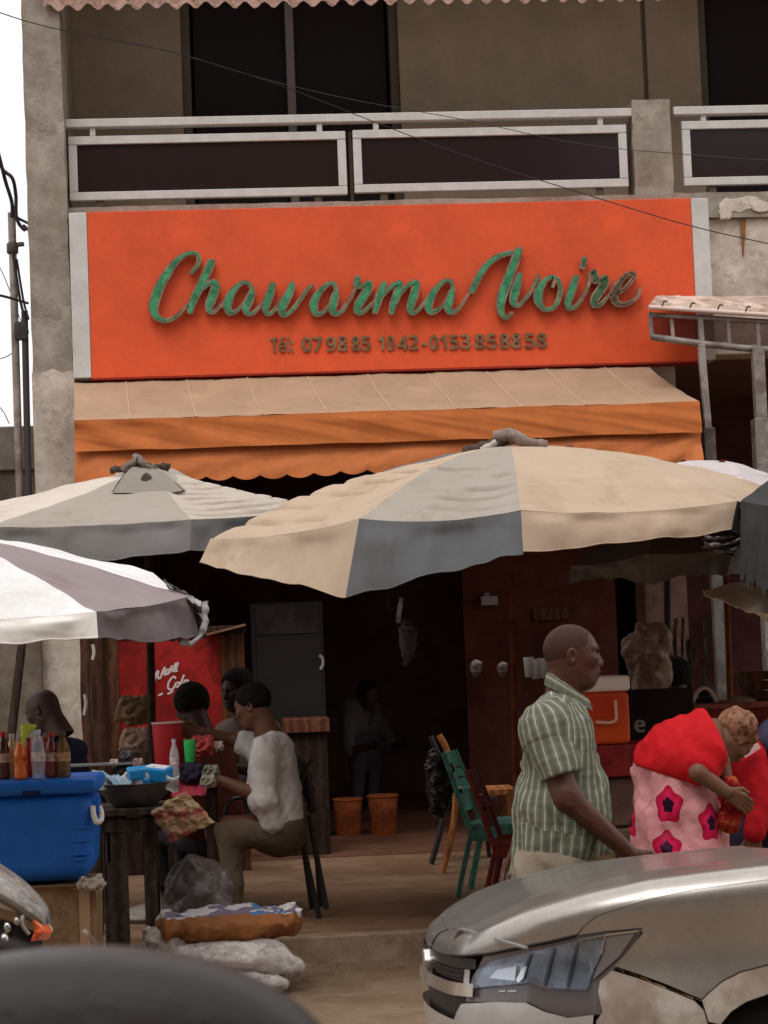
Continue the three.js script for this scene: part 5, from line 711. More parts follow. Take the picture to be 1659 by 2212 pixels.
  // big dark sack, brown sack, white sacks
  blob('dark_sack', 'bulging dark grey plastic sack on the pavement under the checked bag', 'sack', P(432, 1895, 5.5).setY(0.13 + 0.22), (p) => smin(ell(p, 0, -0.06, 0, 0.2, 0.2, 0.17), ell(p, -0.02, 0.13, 0, 0.14, 0.13, 0.12), 0.12) + crumple(p, 0.02, 7), [-0.28, -0.28, -0.24], [0.28, 0.32, 0.24], 0.011, mat([0.13, 0.108, 0.1], 0.3, { map: dirty, rep: 2, bump: roughB, bs: 0.008 }));
  const sackT = tex(256, (i, j) => { const v = j / 256 - 0.08, g = F1[j * 1024 + i * 2], h = F3[j * 1024 + i * 2]; return v > 0.58 + 0.25 * (h - 0.5) ? (i > 128 && g > 0.56 ? [0.3, 0.45, 0.64] : h > 0.56 ? [0.45, 0.42, 0.5] : [0.76, 0.74, 0.76]) : mixc([0.5, 0.32, 0.18], [0.62, 0.42, 0.26], g); });
  { const c = P(495, 1998, 5.95), g = sdfMesh((p) => { const e = Math.abs(p.x) / 0.34; let d = ell(p, 0, 0, 0, 0.335, 0.096, 0.2); d = smin(d, ell(p, -0.3, 0.02, 0, 0.05, 0.07, 0.16), 0.03); d = smin(d, ell(p, 0.3, 0.02, 0, 0.05, 0.07, 0.16), 0.03); return d + crumple(p, 0.013, 11); }, V(-0.42, -0.16, -0.27), V(0.42, 0.18, 0.27), 0.0105), p = g.attributes.position, uv = []; for (let i = 0; i < p.count; i++) uv.push(p.getX(i) * 1.3 + 0.5, clamp(0.5 + (p.getY(i) - p.getZ(i) * 0.12) * 4, 0.02, 0.98)); g.setAttribute('uv', new THREE.Float32BufferAttribute(uv, 2)); const s = thing('brown_sack', 'brown paper sack with torn blue and white print lying on the white sacks', 'sack', c); obj('sack_body', keep(g), mat([0.95, 0.9, 0.86], 0.6, { map: sackT, bump: roughB, bs: 0.008, rep: 1 }), s);
    for (const [x, y, r] of [[0.28, 0.06, 0.022], [0.33, 0.05, 0.018], [0.31, 0.09, 0.013], [-0.32, 0.08, 0.012]]) obj('tied_end', at(sdfMesh((q) => ell(q, 0, 0, 0, r, r * 1.7, r) + crumple(q, 0.01, 40), V(-0.05, -0.07, -0.05), V(0.05, 0.07, 0.05), 0.006), x, y, 0.08), mat([0.62, 0.6, 0.58], 0.6), s); }
  const whiteS = mat([0.62, 0.6, 0.61], 0.45, { map: worn, bump: roughB, bs: 0.005, rep: 2 });
  blob('white_sack', 'white plastic sack flattened beneath the brown sack', 'sack', P(490, 2064, 6.05), (p) => smin(ell(p, 0, 0, 0, 0.31, 0.085, 0.22), cap(p, V(0.2, -0.03, 0.12), V(0.34, -0.06, 0.1), 0.06, 0.04), 0.05) + crumple(V(p.x * 0.45, p.y, p.z), 0.012, 9), [-0.4, -0.14, -0.3], [0.45, 0.14, 0.3], 0.0105, whiteS);
  blob('white_sack', 'knotted white sack end poking out left of the brown sack', 'sack', P(330, 2022, 6.0), (p) => smin(ell(p, 0, 0, 0, 0.05, 0.04, 0.06), cap(p, V(0, 0, 0), V(0.12, -0.06, 0), 0.045, 0.07), 0.03) + crumple(p, 0.016, 22), [-0.12, -0.16, -0.12], [0.24, 0.1, 0.12], 0.008, whiteS);
  blob('white_sack', 'lowest white sack lying in the gutter under the others', 'sack', P(470, 2100, 6.15).setY(0.06), (p) => ell(p, 0, 0, 0, 0.34, 0.075, 0.2) + crumple(V(p.x * 0.45, p.y, p.z), 0.012, 9), [-0.44, -0.12, -0.28], [0.44, 0.13, 0.28], 0.0115, whiteS);
}
{ // dark selling table behind with goods
  const z = 4.7, J = (x, y, dz = 0) => P(x, y, z + dz), t = thing('dark_table', 'dark wooden table of small goods behind the grey basin', 'table', [J(330, 1690).x, 0.13, z - 0.3]), o = t.position, ty = J(330, 1686).y - o.y, x0 = J(178, 1690).x - o.x, x1 = J(478, 1690).x - o.x;
  obj('table_top', bx(x0, x1, ty - 0.04, ty, -0.28, 0.3), M.darkWood, t); for (const [x, q] of [[x0 + 0.06, 0.24], [x1 - 0.06, 0.24], [x0 + 0.06, -0.22], [x1 - 0.06, -0.22]]) obj('leg', box(0.06, ty - 0.04, 0.06, x, (ty - 0.04) / 2, q), M.darkWood, t);
  const Y = o.y + ty;
  const rc = tag(obj('red_cloth', grid(24, 10, (u, v) => { const q = J(lerp(372, 446, u), 1700, 0); q.y = Y + 0.008 - 0.09 * sm(0.5, 1, v) + 0.006 * noise(u * 9, v * 6); q.z = z - 0.2 + 0.2 * v + 0.04 * sm(0.5, 1, v) + 0.012 * noise(u * 8, v * 3, 4) + 0.11; return q; }), mat([0.3, 0.03, 0.05], 0.85)), 'dark red cloth draped over the edge of the goods table', 'cloth');
  const put = (o2, px, dz) => { const q = P(px, 1680, z + dz); o2.position.set(q.x, Y + 0.012, z + dz); return o2; };
  { const b = put(thing('red_bucket', 'tall red plastic bucket with pale rim on the goods table', 'bucket'), 366, -0.35); const h = P(366, 1566, z - 0.35).y - Y; obj('bucket_body', lathe([[0, 0], [0.075, 0], [0.09, h], [0.084, h], [0.07, 0.01], [0, 0.01]], 30), mat([0.42, 0.02, 0.025], 0.5), b); obj('bucket_rim', at(new THREE.TorusGeometry(0.089, 0.006, 8, 36).rotateX(Math.PI / 2), 0, h, 0), mat([0.55, 0.3, 0.28], 0.5), b); }
  { const b = put(thing('green_cup', 'bright green plastic cup on the goods table', 'cup'), 412, 0.0); b.position.y = P(412, 1646, z).y; const h = P(412, 1598, z).y - b.position.y; obj('cup_body', lathe([[0, 0], [0.028, 0], [0.033, h], [0.03, h], [0.026, 0.006], [0, 0.006]], 26), mat([0.03, 0.42, 0.08], 0.5), b); }
  bottle('small clear water bottle standing beside the red bucket', put({ position: V() }, 378, 0.12).position, 0.215, 0.026, clearP, [0.4, 0.36, 0.42], [0.6, 0.5, 0.55], { group: 'bottles on the goods table' });
  blob('navy_bag', 'dark navy bag slumped on the goods table under the green cup', 'bag', P(412, 1672, z + 0.05), (p) => ell(p, 0, 0, 0, 0.07, 0.065, 0.06) + crumple(p, 0.012, 18), [-0.11, -0.1, -0.09], [0.11, 0.1, 0.09], 0.007, mat([0.018, 0.012, 0.03], 0.6));
  const pk2 = (n, label, px, py, dz, s, c, k) => blob(n, label, 'packet', P(px, py, z + dz), (p) => ell(p, 0, 0, 0, s, s * 0.8, s * 0.6) + crumple(p, s * 0.25, 1.7 / s), [-s * 1.5, -s * 1.4, -s * 1.2], [s * 1.5, s * 1.4, s * 1.2], s / 9, mat(c, 0.5, { map: worn, rep: 9 }));
  pk2('packet', 'grey green crumpled packet at the right end of the goods table', 455, 1668, 0.1, 0.05, [0.2, 0.19, 0.15]); pk2('packet', 'pale crumpled packet below the green one at the table end', 449, 1688, 0.18, 0.045, [0.32, 0.28, 0.24]); pk2('packet', 'red and white packet behind the green cup', 436, 1612, -0.2, 0.075, [0.42, 0.05, 0.05]); pk2('packet', 'small pale packet beside the raised arm', 470, 1612, -0.2, 0.035, [0.5, 0.42, 0.4]);
  pk2('packet', 'dark heap of goods left on the goods table', 272, 1668, 0.0, 0.085, [0.03, 0.02, 0.022]); pk2('packet', 'small white packet on the dark heap of goods', 246, 1648, 0.05, 0.026, [0.6, 0.58, 0.58]); pk2('packet', 'pinkish packet right of the dark heap', 298, 1648, 0.05, 0.032, [0.4, 0.27, 0.26]); pk2('packet', 'grey lid on top of the dark heap', 272, 1632, 0.0, 0.035, [0.1, 0.09, 0.1]);
  pk2('hanging_goods', 'brown bags of snacks hanging at the left of the red board', 288, 1535, -0.9, 0.11, [0.22, 0.14, 0.08]); pk2('hanging_goods', 'beige paper sheet pinned under the brown snack bags', 292, 1600, -0.8, 0.095, [0.42, 0.31, 0.25]);
  const gp = tag(obj('grey_pad', box(0.36, 0.012, 0.14, ...V(P(215, 1668, z).x, Y + 0.1, z).toArray()), mat([0.15, 0.15, 0.14], 0.5)), 'flat grey board lying behind the rightmost bottle', 'board');
}
// ---------- drink board, posts, fridge, shop interior ----------
{
  const z = 1.6, J = (x, y, dz = 0) => P(x, y, z + dz), D = thing('drink_board', 'red drinks board in a brown wooden frame with white script lettering', 'board', [J(370, 1600).x, 0.13, z]), o = D.position, X = (x, y = 1480) => J(x, y).x - o.x, Y = (y) => J(370, y).y - o.y;
  obj('red_panel', bx(X(256), X(480), Y(1612), Y(1375), -0.02, 0.012), mat([0.36, 0.017, 0.014], 0.5, { map: worn, rep: 1 }), D);
  obj('frame_post', bx(X(231), X(257), 0, Y(1370), -0.03, 0.03), M.wood, D); obj('frame_post', bx(X(479), X(530), 0, Y(1368), -0.03, 0.03), mat([0.15, 0.065, 0.03], 0.75, { map: woodT, bump: woodB, rep: 2 }), D); obj('frame_rail', bx(X(225), X(534), Y(1374), Y(1356), -0.035, 0.035), M.darkWood, D); obj('front_panel', bx(X(257), X(479), 0, Y(1613), -0.03, 0.0), M.darkWood, D);
  obj('awning_board', beam(J(446, 1372, 0.1).sub(o), J(530, 1350, 0.1).sub(o), 0.2, 0.015), mat([0.3, 0.15, 0.1], 0.8, { map: worn }), D);
  const inkM = mat([0.62, 0.5, 0.5], 0.6), st = (pts, r = 0.0085) => { const g = tube(pts.map(([x, y]) => { const q = J(x, y, 0.016).sub(o); return q; }), r, pts.length * 8, 6); g.scale(1, 1, 0.3).translate(0, 0, 0.01); return g; };
  const glyph = (...s) => obj('script_letter', s.map((q) => st(q)), inkM, D);
  glyph([[334, 1470], [338, 1455], [342, 1449], [341, 1464], [345, 1466], [352, 1450], [357, 1441], [354, 1456], [359, 1459]]); glyph([[362, 1446], [358, 1454], [363, 1456], [366, 1448], [361, 1446]]); glyph([[366, 1455], [371, 1440], [374, 1439]], [[373, 1452], [380, 1432]]); glyph([[377, 1451], [372, 1449], [377, 1443], [380, 1446], [385, 1430], [378, 1450], [384, 1449]]);
  glyph([[380, 1466], [375, 1462], [364, 1476], [364, 1488], [371, 1490], [378, 1482]]); glyph([[382, 1474], [378, 1482], [384, 1484], [387, 1476], [382, 1474]]); glyph([[389, 1480], [397, 1460], [398, 1457], [392, 1477], [396, 1480]]); glyph([[405, 1470], [399, 1471], [399, 1478], [405, 1474], [407, 1468], [405, 1477], [410, 1478]]); glyph([[362, 1500], [372, 1494], [374, 1492]]); glyph([[342, 1503], [352, 1498]]);
  // brown wooden posts left of it
  const pst = (px0, px1, dz, label, m) => { const p = thing('wooden_post', label, 'post', [J(px0, 1500, dz).x, 0.13, z + dz], 0, 'wooden posts beside the red board'); const t = J(200, 1340, dz).y - 0.13; obj('post_shaft', deform(new THREE.BoxGeometry(J(px1, 1500, dz).x - J(px0, 1500, dz).x, t, 0.1, 2, 20, 2).translate(0.03, t / 2, 0), (v) => { v.x += 0.012 * noise(v.y * 2, px0) ; v.z += 0.01 * noise(v.y * 2, 5, px0); }), m, p); };
  pst(176, 196, -0.2, 'reddish brown wooden post next to the corner pillar', mat([0.14, 0.07, 0.05], 0.8, { map: woodT, bump: woodB, rep: 2 })); pst(202, 228, 0.1, 'dark brown wooden post left of the red board', mat([0.1, 0.05, 0.033], 0.8, { map: woodT, bump: woodB, rep: 2 }));
  tag(obj('pale_strip', tube([[200, 1392], [203, 1410], [200, 1425]].map(([a, b]) => J(a, b, 0.2)), 0.012, 12, 6), mat([0.5, 0.45, 0.4], 0.7)), 'pale strip of plastic tied between the two wooden posts', 'plastic strip'); tag(obj('pale_strip', tube([[183, 1500], [186, 1520], [182, 1545]].map(([a, b]) => J(a, b, 0.0)), 0.014, 12, 6), mat([0.4, 0.36, 0.33], 0.7)), 'pale strip of plastic low on the reddish post', 'plastic strip');
}
{
  const z = -0.6, J = (x, y, dz = 0) => P(x, y, z + dz), Fz = thing('display_fridge', 'dark glass-door fridge standing just inside the shop', 'fridge', [J(625, 1600).x, 0.136, z - 0.3]), o = Fz.position, X = (x) => J(x, 1450).x - o.x, h = J(620, 1300).y - o.y;
  obj('cabinet', bx(X(545), X(702), 0, h, -0.28, 0.27, 0.02), mat([0.04, 0.036, 0.037], 0.5), Fz); obj('glass_door', bx(X(556), X(694), 0.12, h - 0.28, 0.272, 0.29, 0.005), mat([0.04, 0.036, 0.036], 0.2), Fz); obj('header_panel', bx(X(556), X(694), h - 0.26, h - 0.03, 0.272, 0.288, 0.005), mat([0.06, 0.054, 0.054], 0.5, { map: worn }), Fz); obj('handle', tube([[690, 1415], [696, 1422], [697, 1436], [692, 1446]].map(([a, b]) => J(a, b, 0.04).sub(o)), 0.012, 20, 8), mat([0.6, 0.58, 0.58], 0.3), Fz);
  for (const [x, y, w] of [[600, 1400, 60], [640, 1480, 60]]) obj('shelf_edge', bx(X(562), X(688), J(0, y).y - o.y, J(0, y).y - o.y + 0.015, 0.291, 0.294, 0), mat([0.05, 0.045, 0.045], 0.4), Fz);
  const c = thing('counter', 'brown wooden counter in the shop beside the fridge', 'counter', [J(665, 1600).x, 0.136, 0.6]), Cx = (x) => P(x, 1570, 0.85).x - c.position.x, cy = P(665, 1553, 0.85).y - 0.136; obj('top', bx(Cx(612), Cx(712), cy - 0.1, cy, -0.25, 0.25), mat([0.22, 0.085, 0.05], 0.7, { map: woodT, rep: 2 }), c); obj('front', bx(Cx(620), Cx(706), 0, cy - 0.1, -0.22, 0.2), M.darkWood, c);
  for (const [a, b, y, t, l] of [[722, 785, 1803, 1728, 'left orange brown bucket on the dark shop floor'], [797, 862, 1800, 1720, 'right orange brown bucket on the dark shop floor']]) { const q = P((a + b) / 2, y, -0.7), g = thing('floor_bucket', l, 'bucket', [q.x, 0.136, -0.7], 0, 'buckets on the shop floor'), r = (b - a) / 2 / 268, hh = P(a, t, -0.7).y - 0.136; obj('bucket_body', lathe([[0, 0], [r * 0.86, 0], [r, hh], [r * 0.95, hh], [r * 0.8, 0.02], [0, 0.02]], 28), mat([0.3, 0.08, 0.025], 0.6, { map: worn }), g); obj('bucket_rim', at(new THREE.TorusGeometry(r, 0.01, 8, 32).rotateX(Math.PI / 2), 0, hh, 0), mat([0.28, 0.075, 0.022], 0.6), g); }
}
// hanging things under the big umbrella
{
  tag(obj('hanging_ribbon', grid(3, 30, (u, v) => { const q = P(lerp(861, 871, u) - 6 * v, lerp(1290, 1346, v), 4.8); q.z += 0.02 * Math.sin(v * 7); return q; }), mat([0.45, 0.4, 0.42], 0.5)), 'pale torn ribbon hanging under the big beige umbrella', 'ribbon');
  blob('hanging_bag', 'limp dark plastic bag hanging below the pale ribbon', 'bag', P(880, 1385, 4.6), (p) => ell(p, 0, 0, 0, 0.05, 0.12, 0.04) + crumple(p, 0.014, 14), [-0.09, -0.16, -0.08], [0.09, 0.16, 0.08], 0.008, mat([0.07, 0.05, 0.055], 0.5));
  tag(obj('hanging_wire', tube([P(836, 1290, 5.6), P(850, 1315, 4.9), P(864, 1292, 4.8)], 0.004, 20, 5), M.wire), 'thin dark wire drooping under the edge of the big beige umbrella', 'wire');
  const hb = (label, px, py, w, h, z) => blob('hanging_packet', label, 'packet', P(px, py, z), (p) => ell(p, 0, 0, 0, w, h, 0.05) + crumple(p, 0.012, 16), [-w * 1.6, -h * 1.5, -0.1], [w * 1.6, h * 1.5, 0.1], 0.007, mat([0.1, 0.075, 0.068], 0.3));
  hb('dull clear plastic packet hanging before the dark red partition', 1028, 1442, 0.04, 0.06, 2.4); hb('second dull clear packet hanging right of the first', 1085, 1444, 0.035, 0.05, 2.4); [[1142, 1436, 'left'], [1157, 1440, 'middle'], [1173, 1438, 'right']].forEach(([x, y, w]) => { const c = tag(obj('plastic_cup', lathe([[0, -0.08], [0.026, -0.08], [0.036, 0.05], [0.034, 0.05], [0.024, -0.075], [0, -0.075]], 20), mat([0.27, 0.24, 0.22], 0.3)), w + ' pale plastic cup of the three hanging behind the walking man', 'cup'); c.position.copy(P(x, y, 2.6)); });
}
// ---------- right stall ----------
{
  const z = 5.5, J = (x, y, dz = 0) => P(x, y, z + dz), rc = thing('red_counter', 'low counter with dark red top and brown block front behind the walking man', 'counter', [J(1345, 1680).x, 0.13, z - 0.2]), o = rc.position, X = (x) => J(x, 1650).x - o.x, ty = J(1345, 1608).y - o.y, ry = J(1345, 1678).y - o.y;
  obj('red_top', bx(X(1235), X(1478), ry, ty, -0.22, 0.2, 0.01), mat([0.24, 0.022, 0.026], 0.6, { map: worn, rep: 2 }), rc);
  for (let r = 0; r < 3; r++) for (let i = 0; i < 3; i++) { const w = (X(1465) - X(1240)) / 3, hh = ry / 3; obj('block', box(w - 0.012, hh - 0.01, 0.36, X(1240) + w * (i + 0.5) + (r % 2 ? 0.03 : 0), hh * (r + 0.5), -0.02 + 0.006 * ((i + r) % 3), 0.012), mat([0.2, 0.14, 0.1].map((c) => c * (0.85 + 0.3 * rnd())), 0.95, { map: concreteT, bump: roughB, bs: 0.01 }), rc); }
  obj('mortar', bx(X(1242), X(1464), 0, ry - 0.002, -0.17, 0.14, 0), mat([0.07, 0.05, 0.04], 0.95), rc);
  const oc = thing('orange_cool_box', 'orange cool box with white lid and pale handle behind the walking man', 'cool box', [J(1308, 1610).x, o.y + ty + 0.002, z - 0.12]), w = J(1364, 1550).x - J(1252, 1550).x, h = J(1308, 1494).y - oc.position.y, lh = J(1308, 1462).y - oc.position.y;
  const or = mat([0.72, 0.085, 0.014], 0.45, { map: clean, rep: 2 }); obj('tub', new RoundedBoxGeometry(w, h, 0.26, 6, 0.03).translate(0, h / 2, 0), or, oc); obj('lid', deform(new RoundedBoxGeometry(w + 0.012, lh - h, 0.275, 6, 0.02).translate(0, (h + lh) / 2, 0), (v) => { if (v.y > lh - 0.015) v.y += 0.004; }), mat([0.84, 0.79, 0.75], 0.45), oc); obj('front_panel', box(w * 0.62, h * 0.4, 0.01, -w * 0.16, h * 0.72, 0.131), mat([0.55, 0.04, 0.01], 0.5), oc);
  obj('handle', tube([[1287, 1560], [1318, 1561], [1330, 1556], [1331, 1545], [1329, 1512]].map(([a, b]) => P(a, b, oc.position.z + 0.155).sub(oc.position)), 0.0085, 50, 8), mat([0.74, 0.42, 0.3], 0.5), oc);
  // black board with a pale letter
  const bb = thing('black_board', 'black stall board with one pale letter beside the orange cool box', 'board', [P(1415, 1610, 4.9).x, 0.13, 4.9]), bX = (x) => P(x, 1550, 4.9).x - bb.position.x, bY = (y) => P(1410, y, 4.9).y - 0.13; obj('board_face', bx(bX(1366), bX(1500), 0, bY(1488), -0.03, 0), mat([0.02, 0.015, 0.015], 0.7), bb);
  { const ft = await new FontLoader().loadAsync('fonts/droid/droid_sans_bold.typeface.json'); const g = new TextGeometry('e', { font: ft, size: 0.088, depth: 0.006, curveSegments: 8 }); g.computeBoundingBox(); const q = P(1371, 1582, 4.9).sub(bb.position); g.translate(q.x - g.boundingBox.min.x, q.y, 0.001); obj('letter', g, mat([0.38, 0.34, 0.33], 0.6), bb); }
  // red stall counter at the right edge
  const r2 = thing('red_stall', 'maroon stall counter with a pale worn rim at the right edge', 'counter', [P(1560, 1600, 4.7).x, 0.13, 4.4]), X2 = (x) => P(x, 1550, 4.7).x - r2.position.x, y2 = P(1560, 1518, 4.7).y - 0.13; const mr = mat([0.22, 0.026, 0.022], 0.55, { map: worn, rep: 1.5 });
  obj('front', bx(X2(1472), X2(1800), 0, y2 - 0.03, -0.35, 0.3, 0.01), mr, r2); obj('top', bx(X2(1452), X2(1800), y2 - 0.035, y2, -0.4, 0.33, 0.01), mat([0.36, 0.12, 0.105], 0.6, { map: dirty, rep: 3 }), r2);
  const bxo = thing('wooden_crate', 'brown wooden crate on the maroon counter at the right edge', 'crate', [P(1650, 1510, 4.5).x, 0.13 + y2, 4.5]), ch = P(1650, 1447, 4.5).y - bxo.position.y, cx = P(1606, 1480, 4.5).x - bxo.position.x; for (let i = 0; i < 3; i++) obj('slat', bx(cx, -cx + 0.1, 0.004 + ch / 3 * i, ch / 3 * (i + 1) - 0.006, -0.1, 0.1 - 0.003 * i), mat([0.17, 0.085, 0.05], 0.8, { map: woodT, bump: woodB, rep: 2 }), bxo);
  const pot = thing('pot_handle', 'dark pot with arched pale handle on the maroon counter', 'pot', [P(1522, 1515, 4.6).x, 0.13 + y2, 4.6]), pr = 0.055; obj('pot_body', lathe([[0, 0], [0.05, 0], [0.062, 0.03], [0.05, 0.06], [0.02, 0.07], [0, 0.07]], 26), M.blackMetal, pot); obj('handle', tube([[1497, 1516], [1508, 1494], [1522, 1486], [1536, 1494], [1548, 1516]].map(([a, b]) => P(a, b, 4.68).sub(pot.position)), 0.011, 40, 8), mat([0.5, 0.44, 0.44], 0.4), pot); obj('handle_band', tube([[1512, 1482], [1524, 1478], [1538, 1484], [1545, 1500]].map(([a, b]) => P(a, b, 4.6).sub(pot.position)), 0.008, 24, 8), mat([0.14, 0.12, 0.13], 0.5), pot);
  tag(obj('upturned_dish', lathe([[0, 0.03], [0.05, 0.026], [0.09, 0.008], [0.095, 0]], 30), mat([0.3, 0.22, 0.19], 0.5)), 'pale upturned dish on the maroon counter before the crate', 'dish').position.set(P(1598, 1515, 4.62).x, 0.13 + y2, 4.62);
  // hanging plastic sheet and bread bags
  blob('bread_bag', 'big limp beige plastic bag hanging in the shadow right of the walking man', 'bag', P(1393, 1430, 3.4), (p) => smin(smin(ell(p, 0, 0.06, 0, 0.15, 0.12, 0.08), ell(p, 0.02, -0.1, 0, 0.12, 0.17, 0.07), 0.08), ell(p, 0.06, 0.2, 0, 0.09, 0.06, 0.05), 0.06) + crumple(p, 0.026, 8), [-0.24, -0.34, -0.16], [0.24, 0.34, 0.16], 0.013, mat([0.3, 0.2, 0.145], 0.45, { map: dirty, rep: 2 }));
  const strip = (x, y0, y1, w, c, k) => tag(obj('hanging_strip', grid(3, 24, (u, v) => { const q = P(x + (u - 0.5) * w + 3 * noise(v * 3, k), lerp(y0, y1, v), 2.9); q.z += 0.03 * noise(v * 3, u * 2, k); return q; }), mat(c, 0.6)), null, 'strip', 'hanging strips behind the maroon counter'); [[1458, 1335, 1480, 9, [0.13, 0.1, 0.09], 1, 'leftmost pale plastic strip hanging behind the maroon counter'], [1474, 1335, 1450, 7, [0.1, 0.075, 0.07], 2, 'second plastic strip hanging behind the maroon counter'], [1487, 1380, 1490, 9, [0.085, 0.07, 0.07], 3, 'third plastic strip hanging behind the maroon counter'], [1500, 1395, 1440, 8, [0.09, 0.07, 0.065], 4, 'short plastic strip hanging behind the maroon counter'], [1524, 1330, 1500, 9, [0.075, 0.065, 0.068], 5, 'rightmost long plastic strip hanging behind the maroon counter']].forEach((q) => { strip(...q.slice(0, 6)).userData.label = q[6]; });
  tag(obj('pale_hem', beam(P(1606, 1632, 6.5), P(1640, 1610, 6.5), 0.01, 0.03), mat([0.62, 0.36, 0.34], 0.7)), 'pale pink cloth edge between the two women in red', 'cloth');
}
// ---------- chairs ----------
function monobloc(label, pos, turn, m, s = 1) { // stacking plastic chair; faces +x in its own axes
  const c = thing('plastic_chair', label, 'chair', pos, turn, 'plastic chairs on the pavement'); c.scale.setScalar(s);
  const seatY = 0.42; obj('seat', deform(new RoundedBoxGeometry(0.42, 0.05, 0.42, 6, 0.018).translate(0, seatY, 0), (v) => { v.y -= 0.012 * Math.cos(v.x * 7) * Math.cos(v.z * 7); }), m, c);
  const bk = (u, y, t) => { const zz = lerp(-0.2, 0.2, u) * (1 - 0.12 * sm(0.66, 0.86, y)), k = y - seatY; return V(-0.19 - 0.3 * k - 0.035 * (1 - (zz / 0.2) ** 2) - t, y, zz); };
  for (const [y0, y1] of [[0.645, 0.695], [0.705, 0.755], [0.765, 0.86]]) obj('back_slat', [grid(14, 8, (u, v) => bk(u, lerp(y0, y1, v), 0)), grid(14, 8, (u, v) => bk(u, lerp(y0, y1, v), 0.018)), grid(14, 1, (u, v) => bk(u, y1, 0.018 * v)), grid(14, 1, (u, v) => bk(u, y0, 0.018 * v))], m, c);
  for (const u of [0, 1]) obj('back_rim', tube([bk(u, 0.42, 0.01), bk(u, 0.53, 0.01), bk(u, 0.65, 0.01), bk(u, 0.76, 0.01), bk(u, 0.865, 0.01)], 0.017, 40, 8), m, c);
  obj('back_lip', tube([bk(0, 0.635, -0.01), bk(0.5, 0.63, -0.015), bk(1, 0.635, -0.01)], 0.015, 30, 8), m, c); obj('lower_back', [grid(12, 8, (u, v) => bk(lerp(0.12, 0.88, u), lerp(0.5, 0.625, v), 0.005)), grid(12, 8, (u, v) => bk(lerp(0.12, 0.88, u), lerp(0.5, 0.625, v), 0.02))], m, c);
  for (const [x, zz] of [[0.18, 0.18], [0.18, -0.18], [-0.18, 0.18], [-0.18, -0.18]]) obj('leg', beam(V(x, seatY, zz), V(x * 1.35 - (x < 0 ? 0.04 : 0), 0, zz * 1.15), 0.045, 0.03), m, c);
  [box(0.4, 0.07, 0.012, 0, seatY - 0.05, 0.2), box(0.4, 0.07, 0.012, 0, seatY - 0.05, -0.2), box(0.012, 0.07, 0.4, 0.2, seatY - 0.05, 0)].forEach((g) => obj('skirt', g, m, c));
  return c;
}
